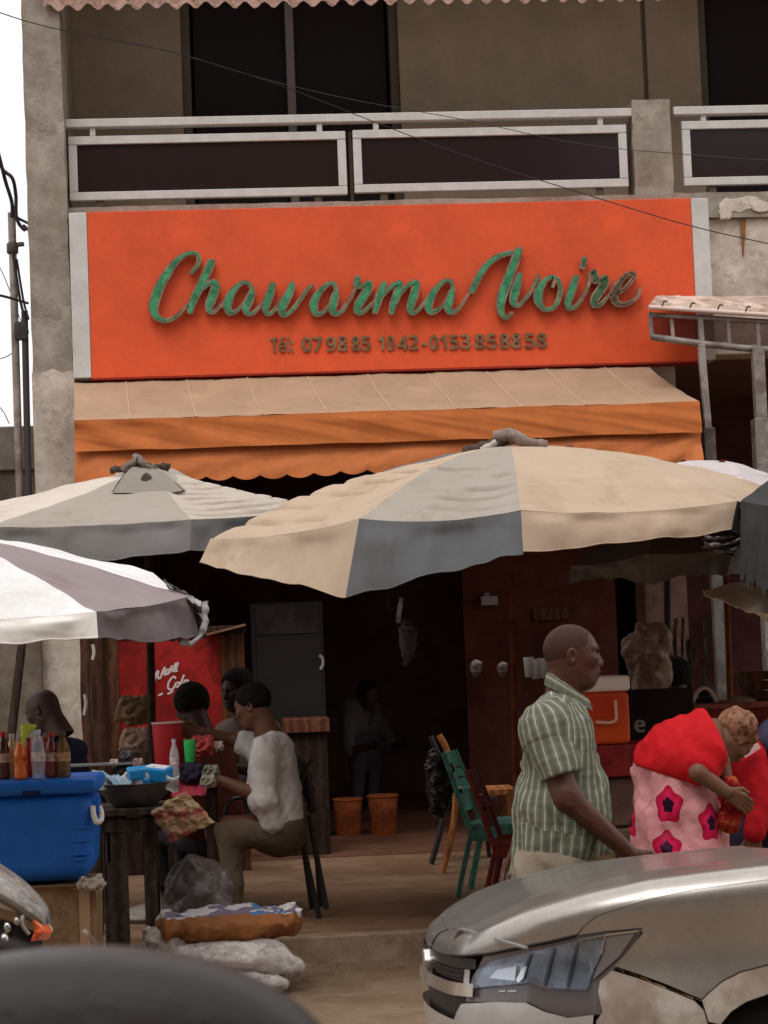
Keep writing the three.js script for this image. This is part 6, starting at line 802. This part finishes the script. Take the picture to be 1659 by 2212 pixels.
{
  const q = (px, py) => PG(px, py, 0.13);
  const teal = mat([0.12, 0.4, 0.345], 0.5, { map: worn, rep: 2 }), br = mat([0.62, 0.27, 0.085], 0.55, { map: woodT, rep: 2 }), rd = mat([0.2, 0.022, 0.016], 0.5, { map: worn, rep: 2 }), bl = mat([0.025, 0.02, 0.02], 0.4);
  let p = q(1030, 1932); const gc = monobloc('teal green plastic chair with slotted back left of the walking man', p.add(V(0.2, 0, 0)), -0.3, teal, 0.99);
  p = q(1150, 1965); monobloc('dark red plastic chair half hidden behind the walking man', p, -0.25, rd, 0.92);
  // bentwood chair
  const b = thing('bentwood_chair', 'orange brown bentwood chair left of the teal chairs', 'chair', q(1000, 1885)), o = b.position, J = (x, y, dz = 0) => P(x, y, o.z + dz).sub(o);
  for (const dz of [0.0, -0.36]) obj('back_leg', tube([J(948, 1588, dz), J(962, 1612, dz), J(976, 1655, dz), J(985, 1700, dz), J(982, 1760, dz), J(972, 1820, dz), J(955, 1888, dz)], 0.022, 60, 10), br, b);
  obj('seat', bx(J(985, 1700).x, J(985, 1700).x + 0.4, J(985, 1722).y, J(985, 1708).y, -0.38, 0.02), br, b); for (const dz of [0, -0.36]) obj('front_leg', beam(V(J(985, 1700).x + 0.36, J(985, 1715).y, dz), V(J(985, 1700).x + 0.4, 0, dz), 0.035, 0.035), br, b);
  for (const y of [1622, 1650]) obj('back_slat', tube([J(966 + (y - 1622) * 0.35, y, 0), J(962 + (y - 1622) * 0.35, y - 2, -0.18), J(966 + (y - 1622) * 0.35, y, -0.36)], 0.014, 20, 8), br, b); for (const [y, y2] of [[1672, 1670], [1690, 1690]]) obj('arm_slat', beam(J(984, y, 0), J(1030, y2, -0.05), 0.03, 0.012), br, b);
  const by = blob('shiny_black_bag', 'glossy black plastic bag slumped on the chair left of the bentwood one', 'bag', P(946, 1690, 3.6), (p) => ell(p, 0, 0, 0, 0.07, 0.2, 0.09) + crumple(p, 0.03, 11), [-0.13, -0.28, -0.15], [0.13, 0.28, 0.15], 0.01, mat([0.03, 0.024, 0.026], 0.18));
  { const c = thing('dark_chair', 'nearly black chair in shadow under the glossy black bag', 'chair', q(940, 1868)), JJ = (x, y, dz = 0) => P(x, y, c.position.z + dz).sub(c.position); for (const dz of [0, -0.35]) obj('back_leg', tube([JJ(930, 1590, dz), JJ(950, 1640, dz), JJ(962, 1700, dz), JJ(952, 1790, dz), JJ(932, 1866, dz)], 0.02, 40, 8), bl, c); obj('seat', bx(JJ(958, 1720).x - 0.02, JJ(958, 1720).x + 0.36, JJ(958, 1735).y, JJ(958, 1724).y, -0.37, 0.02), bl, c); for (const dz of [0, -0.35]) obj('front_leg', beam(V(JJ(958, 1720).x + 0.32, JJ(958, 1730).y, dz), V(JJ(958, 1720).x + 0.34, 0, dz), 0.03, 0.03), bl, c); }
  // black armchair of the man in the white shirt
  const a = thing('black_armchair', 'black metal armchair under the seated man in the white shirt', 'chair', q(650, 1985)), ao = a.position, A = (x, y, dz = 0) => P(x, y, ao.z + dz).sub(ao), am = mat([0.025, 0.022, 0.022], 0.35);
  for (const dz of [0.03, -0.45]) {
    const k = dz < 0 ? -14 : 0;
    obj('back_post', tube([A(672, 1640, dz), A(658, 1664, dz), A(648, 1700, dz), A(640, 1745, dz), A(652, 1810, dz), A(690 + k, 1984 + k * 0.4, dz)], 0.015, 60, 8), am, a); obj('leg', tube([A(668, 1760, dz), A(684, 1850, dz), A(706 + k, 1964 + k * 0.4, dz)], 0.016, 30, 8), am, a);
    obj('arm_rest', tube([A(645, 1724, dz), A(590, 1722, dz), A(520, 1722, dz), A(500, 1728, dz), A(488, 1752, dz), A(486, 1830, dz), V(A(484, 1900, dz).x, 0, dz)], 0.014, 80, 8), am, a);
  }
  obj('seat', bx(A(486, 1820).x, A(648, 1820).x, A(560, 1832).y, A(560, 1820).y, -0.46, 0.02), mat([0.03, 0.025, 0.025], 0.6), a); obj('back_mesh', grid(10, 12, (u, v) => A(lerp(668, 642, v), lerp(1645, 1745, v), lerp(0.02, -0.44, u))), mat([0.03, 0.027, 0.027], 0.6), a);
  { const sh = blob('grey_jacket', 'crumpled dark grey jacket hung over the black armchair', 'jacket', A(662, 1690, -0.2).add(ao), (p) => ell(p, 0, 0, 0, 0.03, 0.16, 0.16) + crumple(p, 0.016, 12), [-0.08, -0.24, -0.24], [0.08, 0.24, 0.24], 0.011, mat([0.05, 0.045, 0.046], 0.7)); sh.rotation.z = 0.2; }
}
// ---------- motorcycle at the left edge ----------
{
  const z = 9.3, J = (x, y, dz = 0) => P(x, y, z + dz), T = thing('motorcycle', 'motorcycle nose with grey fairing and orange indicator at the left edge', 'motorcycle', J(20, 2100).setY(0)), o = T.position, L = (x, y, dz = 0) => J(x, y, dz).sub(o);
  const shell = (pts, r0, r1, flat, m, name) => { const c = new THREE.CatmullRomCurve3(pts), g = grid(24, 40, (u, v) => { const q = c.getPoint(v), an = u * Math.PI * 2, r = lerp(r0, r1, v) * Math.sqrt(Math.max(0.02, Math.sin(Math.PI * clamp(v * 0.98 + 0.02)))); return q.clone().add(V(0.3 * Math.sin(an) * r * flat, Math.sin(an) * r * flat, Math.cos(an) * r)); }); return obj(name, g, m, T); };
  const grey = mat([0.3, 0.285, 0.28], 0.4, { phys: true, clearcoat: 0.5, map: worn, rep: 3 });
  shell([L(-190, 1790), L(-90, 1850), L(-10, 1905), L(50, 1943), L(98, 1985), L(108, 2006)], 0.2, 0.1, 0.36, grey, 'fairing');
  obj('fairing_trim', tube([L(-60, 1930, 0.12), L(0, 1952, 0.11), L(50, 1968, 0.09), L(92, 1996, 0.05), L(106, 2010, 0.0)], 0.014, 50, 8), mat([0.6, 0.56, 0.54], 0.35), T); obj('fairing_edge', tube([L(-60, 1912, 0.14), L(0, 1936, 0.13), L(56, 1958, 0.1), L(100, 1990, 0.05)], 0.016, 50, 8), mat([0.1, 0.085, 0.09], 0.4), T);
  shell([L(-120, 2010), L(-30, 2025), L(40, 2040), L(90, 2040)], 0.17, 0.13, 0.42, mat([0.022, 0.016, 0.016], 0.4), 'headlamp_nacelle');
  { const pts = [[47, 1966], [66, 1984], [74, 2010], [66, 2032]], pt2 = [[60, 1962], [92, 1984], [112, 2012], [104, 2030]], ca = new THREE.CatmullRomCurve3(pts.map(([a, b]) => L(a, b, 0.09))), cb = new THREE.CatmullRomCurve3(pt2.map(([a, b]) => L(a, b, 0.045))); obj('indicator_lens', grid(12, 30, (u, v) => { const q = ca.getPoint(v).lerp(cb.getPoint(v), u); q.z += 0.035 * Math.sin(Math.PI * u) * Math.sin(Math.PI * clamp(v * 0.9 + 0.05)) + 0.006 * noise(u * 6, v * 9); return q; }), mat([0.78, 0.13, 0.025], 0.25, { phys: true, clearcoat: 0.8, bump: roughB, bs: 0.004, rep: 8 }), T); }
  for (const [x, y, r] of [[16, 2004, 0.012], [10, 2032, 0.016], [36, 1990, 0.009]]) obj('chrome_piece', at(deform(new THREE.SphereGeometry(r, 16, 12), (v) => { v.y *= 1.6; }), ...L(x, y, 0.12).toArray()), mat([0.5, 0.48, 0.46], 0.2, { metalness: 0.9 }), T);
  obj('reflector_arc', tube([L(52, 1972, 0.1), L(48, 1995, 0.11), L(62, 2018, 0.1)], 0.008, 24, 6), mat([0.35, 0.33, 0.33], 0.3, { metalness: 0.6 }), T);
  for (const dz of [-0.08, 0.08]) obj('fork', rod(V(0.05, 0.32, dz), V(-0.12, 0.85, dz), 0.025), mat([0.1, 0.1, 0.1], 0.4, { metalness: 0.6 }), T);
  obj('wheel', at(new THREE.TorusGeometry(0.25, 0.055, 12, 40), 0.05, 0.31, 0), mat([0.02, 0.02, 0.02], 0.9), T); obj('mudguard', grid(30, 6, (u, v) => { const an = lerp(0.3, 2.6, u); return V(0.05 + Math.cos(an) * 0.34, 0.31 + Math.sin(an) * 0.34, lerp(-0.07, 0.07, v)); }), grey, T); obj('seat', box(0.6, 0.1, 0.26, -0.85, 0.8, 0, 0.04), M.blackMetal, T); obj('rear_wheel', at(new THREE.TorusGeometry(0.25, 0.06, 12, 40), -1.2, 0.31, 0), mat([0.02, 0.02, 0.02], 0.9), T);
}
// ---------- blurred dark shape in the foreground ----------
{
  const z = 15.1, c = P(150, 2492, z), T = thing('headrest', 'out-of-focus black padded headrest looming large in the bottom left foreground', 'headrest', c);
  const f = (p) => { const x = Math.abs(p.x) / 0.19, y = Math.abs(p.y) / 0.13, zz = Math.abs(p.z) / 0.07, r = Math.pow(x ** 2.2 + y ** 2.2 + zz ** 3.2, 1 / 2.4); return (r - 1) * 0.07; };
  obj('cushion', sdfMesh(f, V(-0.22, -0.16, -0.09), V(0.22, 0.16, 0.09), 0.0055), mat([0.012, 0.007, 0.006], 0.34, { bump: roughB, bs: 0.0018, rep: 16, specularIntensity: 0.65 }), T);
  for (const x of [-0.07, 0.07]) obj('post', rod(V(x, -0.28, 0), V(x, -0.1, 0), 0.006), M.steel, T);
}
// ---------- litter and grit on the road ----------
{
  const n = 900, g = new THREE.IcosahedronGeometry(1, 0); deform(g, (v) => v.multiplyScalar(1 + 0.3 * noise(v.x * 2, v.y * 2, v.z * 2))); const im = new THREE.InstancedMesh(g, mat([0.2, 0.15, 0.11], 0.95), n), m = new THREE.Matrix4(), q = new THREE.Quaternion(), zc = PG(800, 2016, 0.13).z;
  for (let i = 0; i < n; i++) { const near = rnd() < 0.6, s = 0.004 + 0.012 * rnd() ** 3; m.compose(V(-4 + 8 * rnd(), 0.002, near ? zc + 0.12 + 0.5 * rnd() ** 2 : zc + 0.1 + 3.5 * rnd()), q.setFromEuler(new THREE.Euler(rnd() * 6, rnd() * 6, 0)), V(s * 1.3, s * 0.7, s)); im.setMatrixAt(i, m); }
  im.name = 'road_grit'; im.userData = { label: 'small stones and grit scattered along the gutter', category: 'grit', kind: 'stuff' }; scene.add(im);
  const bit = (label, px, py, w, h, d, c, ry) => { const p = PG(px, py, 0); const o = tag(obj('rubble', sdfMesh((q2) => ell(q2, 0, 0, 0, w, h, d) + crumple(q2, h * 0.7, 14), V(-w * 1.6, -h * 2.4, -d * 1.6), V(w * 1.6, h * 2.4, d * 1.6), 0.007), mat(c, 0.95, { map: dirty, rep: 3 })), label, 'rubble'); o.position.set(p.x, h * 0.5, p.z); o.rotation.y = ry; };
  bit('flat dark broken slab edge in the gutter right of the sacks', 665, 2056, 0.14, 0.02, 0.07, [0.07, 0.045, 0.035], 0.2); bit('small dark stone on the road below the step', 770, 2062, 0.03, 0.016, 0.03, [0.08, 0.055, 0.04], 0.4); bit('dark lump at the foot of the kerb right of the slab edge', 716, 2044, 0.05, 0.014, 0.03, [0.06, 0.04, 0.03], 1.1);
}
// ---------- silver car ----------
{
  const T = thing('parked_car', 'silver grey car with a cracked front wing and a loose trim strip, nose pointing left', 'car', [0, 0, 10.0]);
  T.rotation.x = R(-4.6); T.position.x = P(918, 2100, 10.25).x + 0.045; T.updateMatrixWorld(true);
  const inv4 = T.matrixWorld.clone().invert(), view = camera.matrixWorld.clone().invert();
  const proj = (v) => { const q = v.clone().applyMatrix4(T.matrixWorld).applyMatrix4(view); return [829.5 + q.x / -q.z * FPX, 1106 - q.y / -q.z * FPX]; };
  const path = new THREE.CatmullRomCurve3([[0, 0, 0], [0.012, 0, 0.3], [0.05, 0, 0.56], [0.165, 0, 0.715], [0.36, 0, 0.815], [0.66, 0, 0.875], [1.05, 0, 0.9], [1.6, 0, 0.905], [2.4, 0, 0.9]].map((p) => V(...p)), false, 'centripetal');
  const TL = path.getLength(); path.arcLengthDivisions = 600; path.updateArcLengths();
  const smp = []; for (let i = 0; i <= 600; i++) { const u = i / 600, p = path.getPointAt(u), d = path.getTangentAt(u); smp.push([p.x, p.z, d.z, -d.x]); }
  const pth = (t) => { const s = clamp(t / TL, 0, 0.9999) * 600, i = s | 0, f = s - i, a = smp[i], b = smp[i + 1]; return [0, 1, 2, 3].map((k) => lerp(a[k], b[k], f)); };
  let yc = () => 2; // crest height along the path
  const insetAt = (t, y) => { const s = clamp((y - (yc(t) - 0.075)) / 0.075); return 0.07 * (1 - Math.sqrt(Math.max(0, 1 - s * s * 0.985))) + 0.03 * sm(0.62, 0.2, y) + 0.018 * Math.cos(clamp((y - 0.72) / 0.16, -1, 1) * Math.PI) * 0.5 - 0.009; };
  // outward normal of the plan path: to the front and to the near side
  const S = (t, y, lift = 0) => { const [x, zz, nx, nz] = pth(t), k = -insetAt(t, y) + lift; return V(x - nx * k, y, zz - nz * k); };
  const nrm = (t, y) => { const e = 0.004, a = S(t + e, y).sub(S(t - e, y)), b = S(t, y + e).sub(S(t, y - e)), n = a.cross(b).normalize(); return n; };
  function inv(px, py, y0, y1) { // the place on the side surface that shows at a spot of the photograph
    let best = [0, 0, 1e9]; for (let i = 0; i <= 70; i++) for (let j = 0; j <= 40; j++) { const t = 0.25 + i / 70 * (TL - 0.3), y = 0.1 + j / 40 * 1.05, q = proj(S(t, y)), d = (q[0] - px) ** 2 + (q[1] - py) ** 2; if (d < best[2]) best = [t, y, d]; }
    let [t, y] = best; for (let k = 0; k < 14; k++) { const q = proj(S(t, y)), a = proj(S(t + 0.002, y)), b = proj(S(t, y + 0.002)), J = [[(a[0] - q[0]) / 0.002, (b[0] - q[0]) / 0.002], [(a[1] - q[1]) / 0.002, (b[1] - q[1]) / 0.002]], det = J[0][0] * J[1][1] - J[0][1] * J[1][0], ex = px - q[0], ey = py - q[1]; t = clamp(t + 0.8 * (ex * J[1][1] - ey * J[0][1]) / det, 0.05, TL); y = clamp(y + 0.8 * (ey * J[0][0] - ex * J[1][0]) / det, 0.0, 1.3); }
    return [t, y];
  }
  const nz = (s) => s; // sign of the normal is fixed once: outward
  const crestPx = [[1000, 2014], [1060, 1988], [1120, 1966], [1250, 1931], [1400, 1900], [1540, 1882], [1659, 1869], [1850, 1850]].map(([a, b]) => { const q = proj(V(0, 0, 0)); return inv(a, b); });
  const cr = [[0, crestPx[0][1] - 0.02], [crestPx[0][0] * 0.6, crestPx[0][1] - 0.01], ...crestPx, [TL, crestPx[7][1] + 0.03]].sort((a, b) => a[0] - b[0]);
  yc = (t) => { for (let i = 1; i < cr.length; i++) if (t <= cr[i][0]) { const f = clamp((t - cr[i - 1][0]) / (cr[i][0] - cr[i - 1][0] + 1e-6)); return lerp(cr[i - 1][1], cr[i][1], f); } return cr[cr.length - 1][1]; };
  const sgn = nrm(1.2, 0.7).z > 0 ? 1 : -1;
  function panel(name, poly, m, lift = 0, o = {}) {
    const pts = (o.ty ?? poly.map(([a, b]) => inv(a, b)));
    const tri = THREE.ShapeUtils.triangulateShape(pts.map((p) => new THREE.Vector2(p[0], p[1])), []);
    let T3 = tri.map((t) => t.map((i) => pts[i]));
    for (let k = 0; k < (o.sub ?? 4); k++) T3 = T3.flatMap(([a, b, c]) => { const m2 = (p, q) => [(p[0] + q[0]) / 2, (p[1] + q[1]) / 2], ab = m2(a, b), bc = m2(b, c), ca = m2(c, a); return [[a, ab, ca], [ab, b, bc], [ca, bc, c], [ab, bc, ca]]; });
    const pos = [], nor = [], put = (p, l, n) => { const q = S(p[0], p[1], l), w = n ?? nrm(...p).multiplyScalar(sgn); pos.push(q.x, q.y, q.z); nor.push(w.x, w.y, w.z); };
    const lf = (p) => typeof lift === 'function' ? lift(p) : lift;
    for (const t of T3) for (const p of t) put(p, lf(p));
    const th = o.th ?? 0.02; for (let i = 0; i < pts.length; i++) { const a = pts[i], b = pts[(i + 1) % pts.length], n = S(...b).sub(S(...a)).cross(nrm(...a)).normalize(); for (const [p, l] of [[a, lf(a)], [b, lf(b)], [b, lf(b) - th], [a, lf(a)], [b, lf(b) - th], [a, lf(a) - th]]) put(p, l, n); }
    const g = new THREE.BufferGeometry(); g.setAttribute('position', new THREE.Float32BufferAttribute(pos, 3)); g.setAttribute('normal', new THREE.Float32BufferAttribute(nor, 3));
    return obj(name, g, m, o.parent ?? T, o.label);
  }
  const paint = mat([0.47, 0.43, 0.39], 0.3, { clearcoat: 0.4, clearcoatRoughness: 0.07, metalness: 0.72, map: clean, rep: 1 }), dirtyPaint = mat([0.44, 0.39, 0.345], 0.55, { phys: true, clearcoat: 0.45, clearcoatRoughness: 0.2, map: dirty, rep: 1.2 }), black = mat([0.02, 0.017, 0.016], 0.4), chrome = mat([0.62, 0.6, 0.58], 0.16, { metalness: 0.9 }), inner = mat([0.008, 0.007, 0.007], 0.8);
  // dark shell behind the panels, closed to the far side
  { const g = []; for (const s of [1, -1]) g.push(grid(120, 24, (u, v) => { const t = u * TL, y = lerp(0.2, yc(t) - 0.03, v), q = S(t, y, -0.03); q.z *= s; const ar = 0.36, wx = q.x - 1.02; return q; })); obj('inner_shell', g, inner, T); }
  // bonnet: near cheek, top, far cheek
  const seam = [[945, 2062], [1000, 2066], [1060, 2060], [1140, 2044], [1190, 2034], [1244, 2021], [1262, 1999], [1290, 1977], [1400, 1942], [1500, 1921], [1659, 1900], [1850, 1876]].map(([a, b]) => inv(a, b)).sort((a, b) => a[0] - b[0]);
  const ys = (t) => { if (t <= seam[0][0]) return seam[0][1]; for (let i = 1; i < seam.length; i++) if (t <= seam[i][0]) return lerp(seam[i - 1][1], seam[i][1], clamp((t - seam[i - 1][0]) / (seam[i][0] - seam[i - 1][0] + 1e-6))); return seam[seam.length - 1][1]; };
  const hoodEnd = 1.75, N = 130, gz = [];
  const ring = (t) => { const a = [], y0 = Math.min(ys(t), yc(t) - 0.02), y1 = yc(t); for (let k = 0; k <= 8; k++) a.push(S(t, lerp(y0, y1, k / 8), 0)); const c = a[8]; for (let k = 1; k <= 12; k++) { const f = k / 12; const zz = c.z * (1 - f), w = 1 - zz / Math.max(c.z, 0.01), e = clamp(c.z / 0.5); a.push(V(c.x, c.y + (0.006 * Math.sin(Math.min(1, w * 2.2) * Math.PI / 2) + 0.006 * sm(0.12, 0.3, w) - 0.006 * sm(0.3, 0.42, w)) * e, zz)); } return a; };
  for (const s of [1, -1]) gz.push(grid(N, 20, (u, v) => { const t = lerp(0.02, hoodEnd, u), q = ring(t)[Math.round(v * 20)].clone(); q.z *= s; return q; }));
  obj('bonnet', gz, paint, T);
  obj('bonnet_edge', tube(Array.from({ length: 24 }, (_, i) => { const t = lerp(0.05, seam[5][0], i / 23); return S(t, ys(t) + 0.001, -0.004); }), 0.006, 80, 6), black, T);
  const wing = [[1248, 2020], [1264, 2000], [1291, 1978.5], [1400, 1943.5], [1500, 1922.5], [1659, 1901.5], [1850, 1877.5], [1850, 2092], [1790, 2078], [1720, 2074], [1659, 2083], [1600, 2098], [1560, 2118], [1532, 2142], [1516, 2158], [1496, 2150], [1440, 2126], [1380, 2104], [1326, 2086], [1345, 2068], [1388, 2017], [1386, 2004], [1310, 2011]];
  panel('front_wing', wing, paint, 0.0, { sub: 4 });
  panel('front_wing_far', null, paint, 0, { ty: [[0.95, 0.45], [TL, 0.45], [TL, yc(TL) - 0.1], [0.95, yc(0.95) - 0.1]] }).scale.z = -1;
  const arch = [[1516, 2160], [1532, 2144], [1560, 2120], [1600, 2100], [1659, 2085], [1720, 2076], [1790, 2080], [1850, 2094], [1850, 2150], [1790, 2136], [1720, 2134], [1659, 2146], [1612, 2162], [1578, 2184], [1555, 2212], [1530, 2206], [1522, 2180]];
  panel('wheel_arch_trim', arch, dirtyPaint, 0.012, { sub: 3, th: 0.05 });
  panel('bumper_side', [[1322, 2096], [1380, 2114], [1440, 2137], [1500, 2162], [1520, 2182], [1528, 2210], [1522, 2300], [1296, 2300], [1288, 2206], [1302, 2186], [1292, 2142], [1296, 2120]], dirtyPaint, (p) => 0.004, { sub: 4 });
  panel('bumper', [[1004, 2168], [1080, 2163], [1140, 2165], [1180, 2185], [1230, 2198], [1284, 2191], [1282, 2212], [1290, 2300], [980, 2300], [990, 2200]], mat([0.5, 0.47, 0.45], 0.45, { phys: true, clearcoat: 0.7, clearcoatRoughness: 0.15, map: clean }), 0.012, { sub: 4, th: 0.06 });
  // cracked joint: chipped filler along the gap
  const crk = [[1326, 2090], [1350, 2098], [1380, 2108], [1410, 2122], [1440, 2132], [1470, 2144], [1500, 2155], [1530, 2168], [1562, 2182]];
  crk.slice(0, -1).forEach(([a, b], i) => { const [c, d] = crk[i + 1], w = i < 2 ? 2.2 : 3.4 + 2 * Math.abs(noise(i * 3.3, 1)); panel('chipped_filler', [[a + 1, b + 1], [(a + c) / 2, (b + d) / 2 + 1.5 * noise(i * 2.2, 5)], [c - 1, d + 1], [c - 3, d + w], [(a + c) / 2 + 3, (b + d) / 2 + w + 2 * noise(i * 4, 3)], [a + 3, b + w * 0.8]], i % 3 === 1 ? mat([0.1, 0.055, 0.03], 0.9) : mat([0.42, 0.29, 0.15], 0.9, { map: dirty, rep: 6 }), -0.006, { sub: 2, th: 0.01 }); });
  // headlight
  const H = new THREE.Group(); H.name = 'headlight'; T.add(H);
  panel('lamp_housing', [[1003, 2164], [1018, 2114], [1044, 2064], [1140, 2044], [1250, 2019], [1310, 2009], [1392, 2001], [1354, 2070], [1322, 2098], [1298, 2120], [1294, 2142], [1307, 2190], [1230, 2200], [1178, 2188], [1138, 2167], [1080, 2164]], mat([0.1, 0.083, 0.078], 0.3, { phys: true, clearcoat: 0.5 }), -0.003, { parent: H });
  const lensM = mat([0.3, 0.36, 0.46], 0.2, { metalness: 0.35, clearcoat: 1, clearcoatRoughness: 0.04, map: worn, rep: 2.2 });
  panel('reflector_bed', [[1026, 2134], [1036, 2104], [1056, 2077], [1140, 2057], [1190, 2046], [1250, 2031], [1308, 2022], [1300, 2060], [1284, 2092], [1274, 2128], [1268, 2138], [1190, 2134], [1140, 2122], [1080, 2128]], lensM, 0.0, { parent: H, th: 0.012 });
  panel('lens', [[1026, 2134], [1036, 2104], [1056, 2077], [1140, 2057], [1190, 2046], [1250, 2031], [1308, 2022], [1300, 2060], [1284, 2092], [1274, 2128], [1268, 2138], [1190, 2134], [1140, 2122], [1080, 2128]], mat([0.86, 0.9, 0.96], 0.04, { transmission: 1, thickness: 0, ior: 1.55, specularIntensity: 1 }), 0.022, { parent: H, th: 0.022 });
  for (const [x, y0, y1] of [[1146, 2058, 2120], [1196, 2047, 2133], [1246, 2034, 2136]]) panel('lamp_divider', [[x, y0 + 3], [x + 5, y0 + 2], [x - 16, y1 - 3], [x - 22, y1 - 4]], mat([0.07, 0.075, 0.09], 0.35), 0.006, { parent: H, sub: 2, th: 0.008 });
  panel('lens_tip', [[1311, 2021], [1374, 2013], [1338, 2066], [1308, 2092], [1280, 2118], [1289, 2092], [1304, 2060]], mat([0.16, 0.135, 0.135], 0.25, { phys: true, clearcoat: 0.8 }), 0.004, { parent: H });
  panel('reflector', [[1062, 2112], [1078, 2094], [1120, 2086], [1116, 2118]], mat([0.62, 0.62, 0.62], 0.2, { metalness: 0.6 }), 0.01, { parent: H, sub: 2, th: 0.003 });
  panel('reflector', [[1118, 2116], [1132, 2090], [1142, 2086], [1134, 2112], [1124, 2122]], mat([0.85, 0.85, 0.83], 0.2, { metalness: 0.6 }), 0.01, { parent: H, sub: 2, th: 0.003 });
  panel('chrome_line', [[1252, 2028], [1312, 2017], [1382, 2009], [1374, 2013], [1311, 2021], [1253, 2031]], chrome, 0.007, { parent: H, sub: 2, th: 0.004 });
  panel('lamp_mark', [[1078, 2140], [1092, 2139], [1092, 2142], [1078, 2143]], mat([0.6, 0.58, 0.56], 0.5), 0.0005, { parent: H, sub: 1, th: 0.002 }); panel('lamp_mark', [[1096, 2140], [1116, 2139], [1116, 2142], [1096, 2143]], mat([0.6, 0.58, 0.56], 0.5), 0.0005, { parent: H, sub: 1, th: 0.002 });
  // grille and nose
  const [tH, yT] = inv(1046, 2072), yB = inv(1014, 2152)[1], t0 = -0.001;
  const nose = (name, ta, tb, ya, yb, m, lift, far) => { const g = grid(30, 8, (u, v) => { const t = lerp(ta, tb, u), q = S(t, lerp(ya, yb, v), lift); return q; }); const o = obj(name, g, m, T); if (far) o.scale.z = -1; return o; };
  for (const far of [0, 1]) { nose('grille', 0, tH - 0.09, yB + 0.035, yT - 0.03, mat([0.045, 0.02, 0.018], 0.5), -0.012, far); nose('grille_surround', 0, tH - 0.03, yB, yB + 0.035, mat([0.5, 0.42, 0.34], 0.25, { metalness: 0.7 }), 0.012, far); nose('grille_surround', 0, tH - 0.03, yT - 0.028, yT, black, 0.006, far); nose('lower_intake', 0, tH - 0.05, 0.3, yB - 0.01, black, -0.02, far); nose('grille_post', tH - 0.085, tH - 0.055, yB + 0.03, yT - 0.03, chrome, 0.008, far); nose('nose_bumper', 0, tH, 0.25, yB - 0.07, mat([0.45, 0.42, 0.4], 0.45, { phys: true, clearcoat: 0.7 }), 0.0, far); for (let i = 0; i < 4; i++) { const y = lerp(yB + 0.05, yT - 0.045, i / 3); nose('grille_bar', 0, tH - 0.1, y, y + 0.012, black, 0.004, far); } }
  obj('badge', at(new THREE.CylinderGeometry(0.05, 0.05, 0.02, 24).rotateZ(Math.PI / 2), -0.012, (yB + yT) / 2, 0), chrome, T);
  // loose trim strip across the bonnet front
  { const a = P(999, 2007, 10.35).applyMatrix4(inv4), b = P(1137, 2048, 10.82).applyMatrix4(inv4); obj('loose_trim_strip', beam(a, b, 0.012, 0.007), mat([0.2, 0.2, 0.2], 0.4), T); const c = P(975, 2052, 10.3).applyMatrix4(inv4); obj('loose_trim_strip', beam(a.clone().add(V(0.0, 0, -0.02)), c, 0.03, 0.006), mat([0.2, 0.14, 0.12], 0.5), T); }
  // front wheel, windscreen and cabin beyond the frame
  const wc = inv(1722, 2085); const wx = S(...wc).x;
  for (const s of [1, -1]) { const w = new THREE.Group(); w.name = 'wheel'; w.position.set(wx, 0.33, 0.76 * s); T.add(w); obj('tyre', new THREE.TorusGeometry(0.24, 0.1, 14, 40).scale(1, 1, 1.05), mat([0.02, 0.019, 0.018], 0.9), w); obj('rim', at(new THREE.CylinderGeometry(0.17, 0.17, 0.1, 28).rotateX(Math.PI / 2), 0, 0, 0.03 * s), mat([0.3, 0.3, 0.3], 0.4, { metalness: 0.7 }), w); }
  for (const s of [1, -1]) obj('wheel_well', grid(30, 2, (u, v) => { const a = lerp(-0.2, Math.PI + 0.2, u); return V(wx + Math.cos(a) * 0.41, 0.33 + Math.sin(a) * 0.41, s * lerp(0.4, 0.84, v)); }), inner, T);
}
renderer.render(scene, camera);
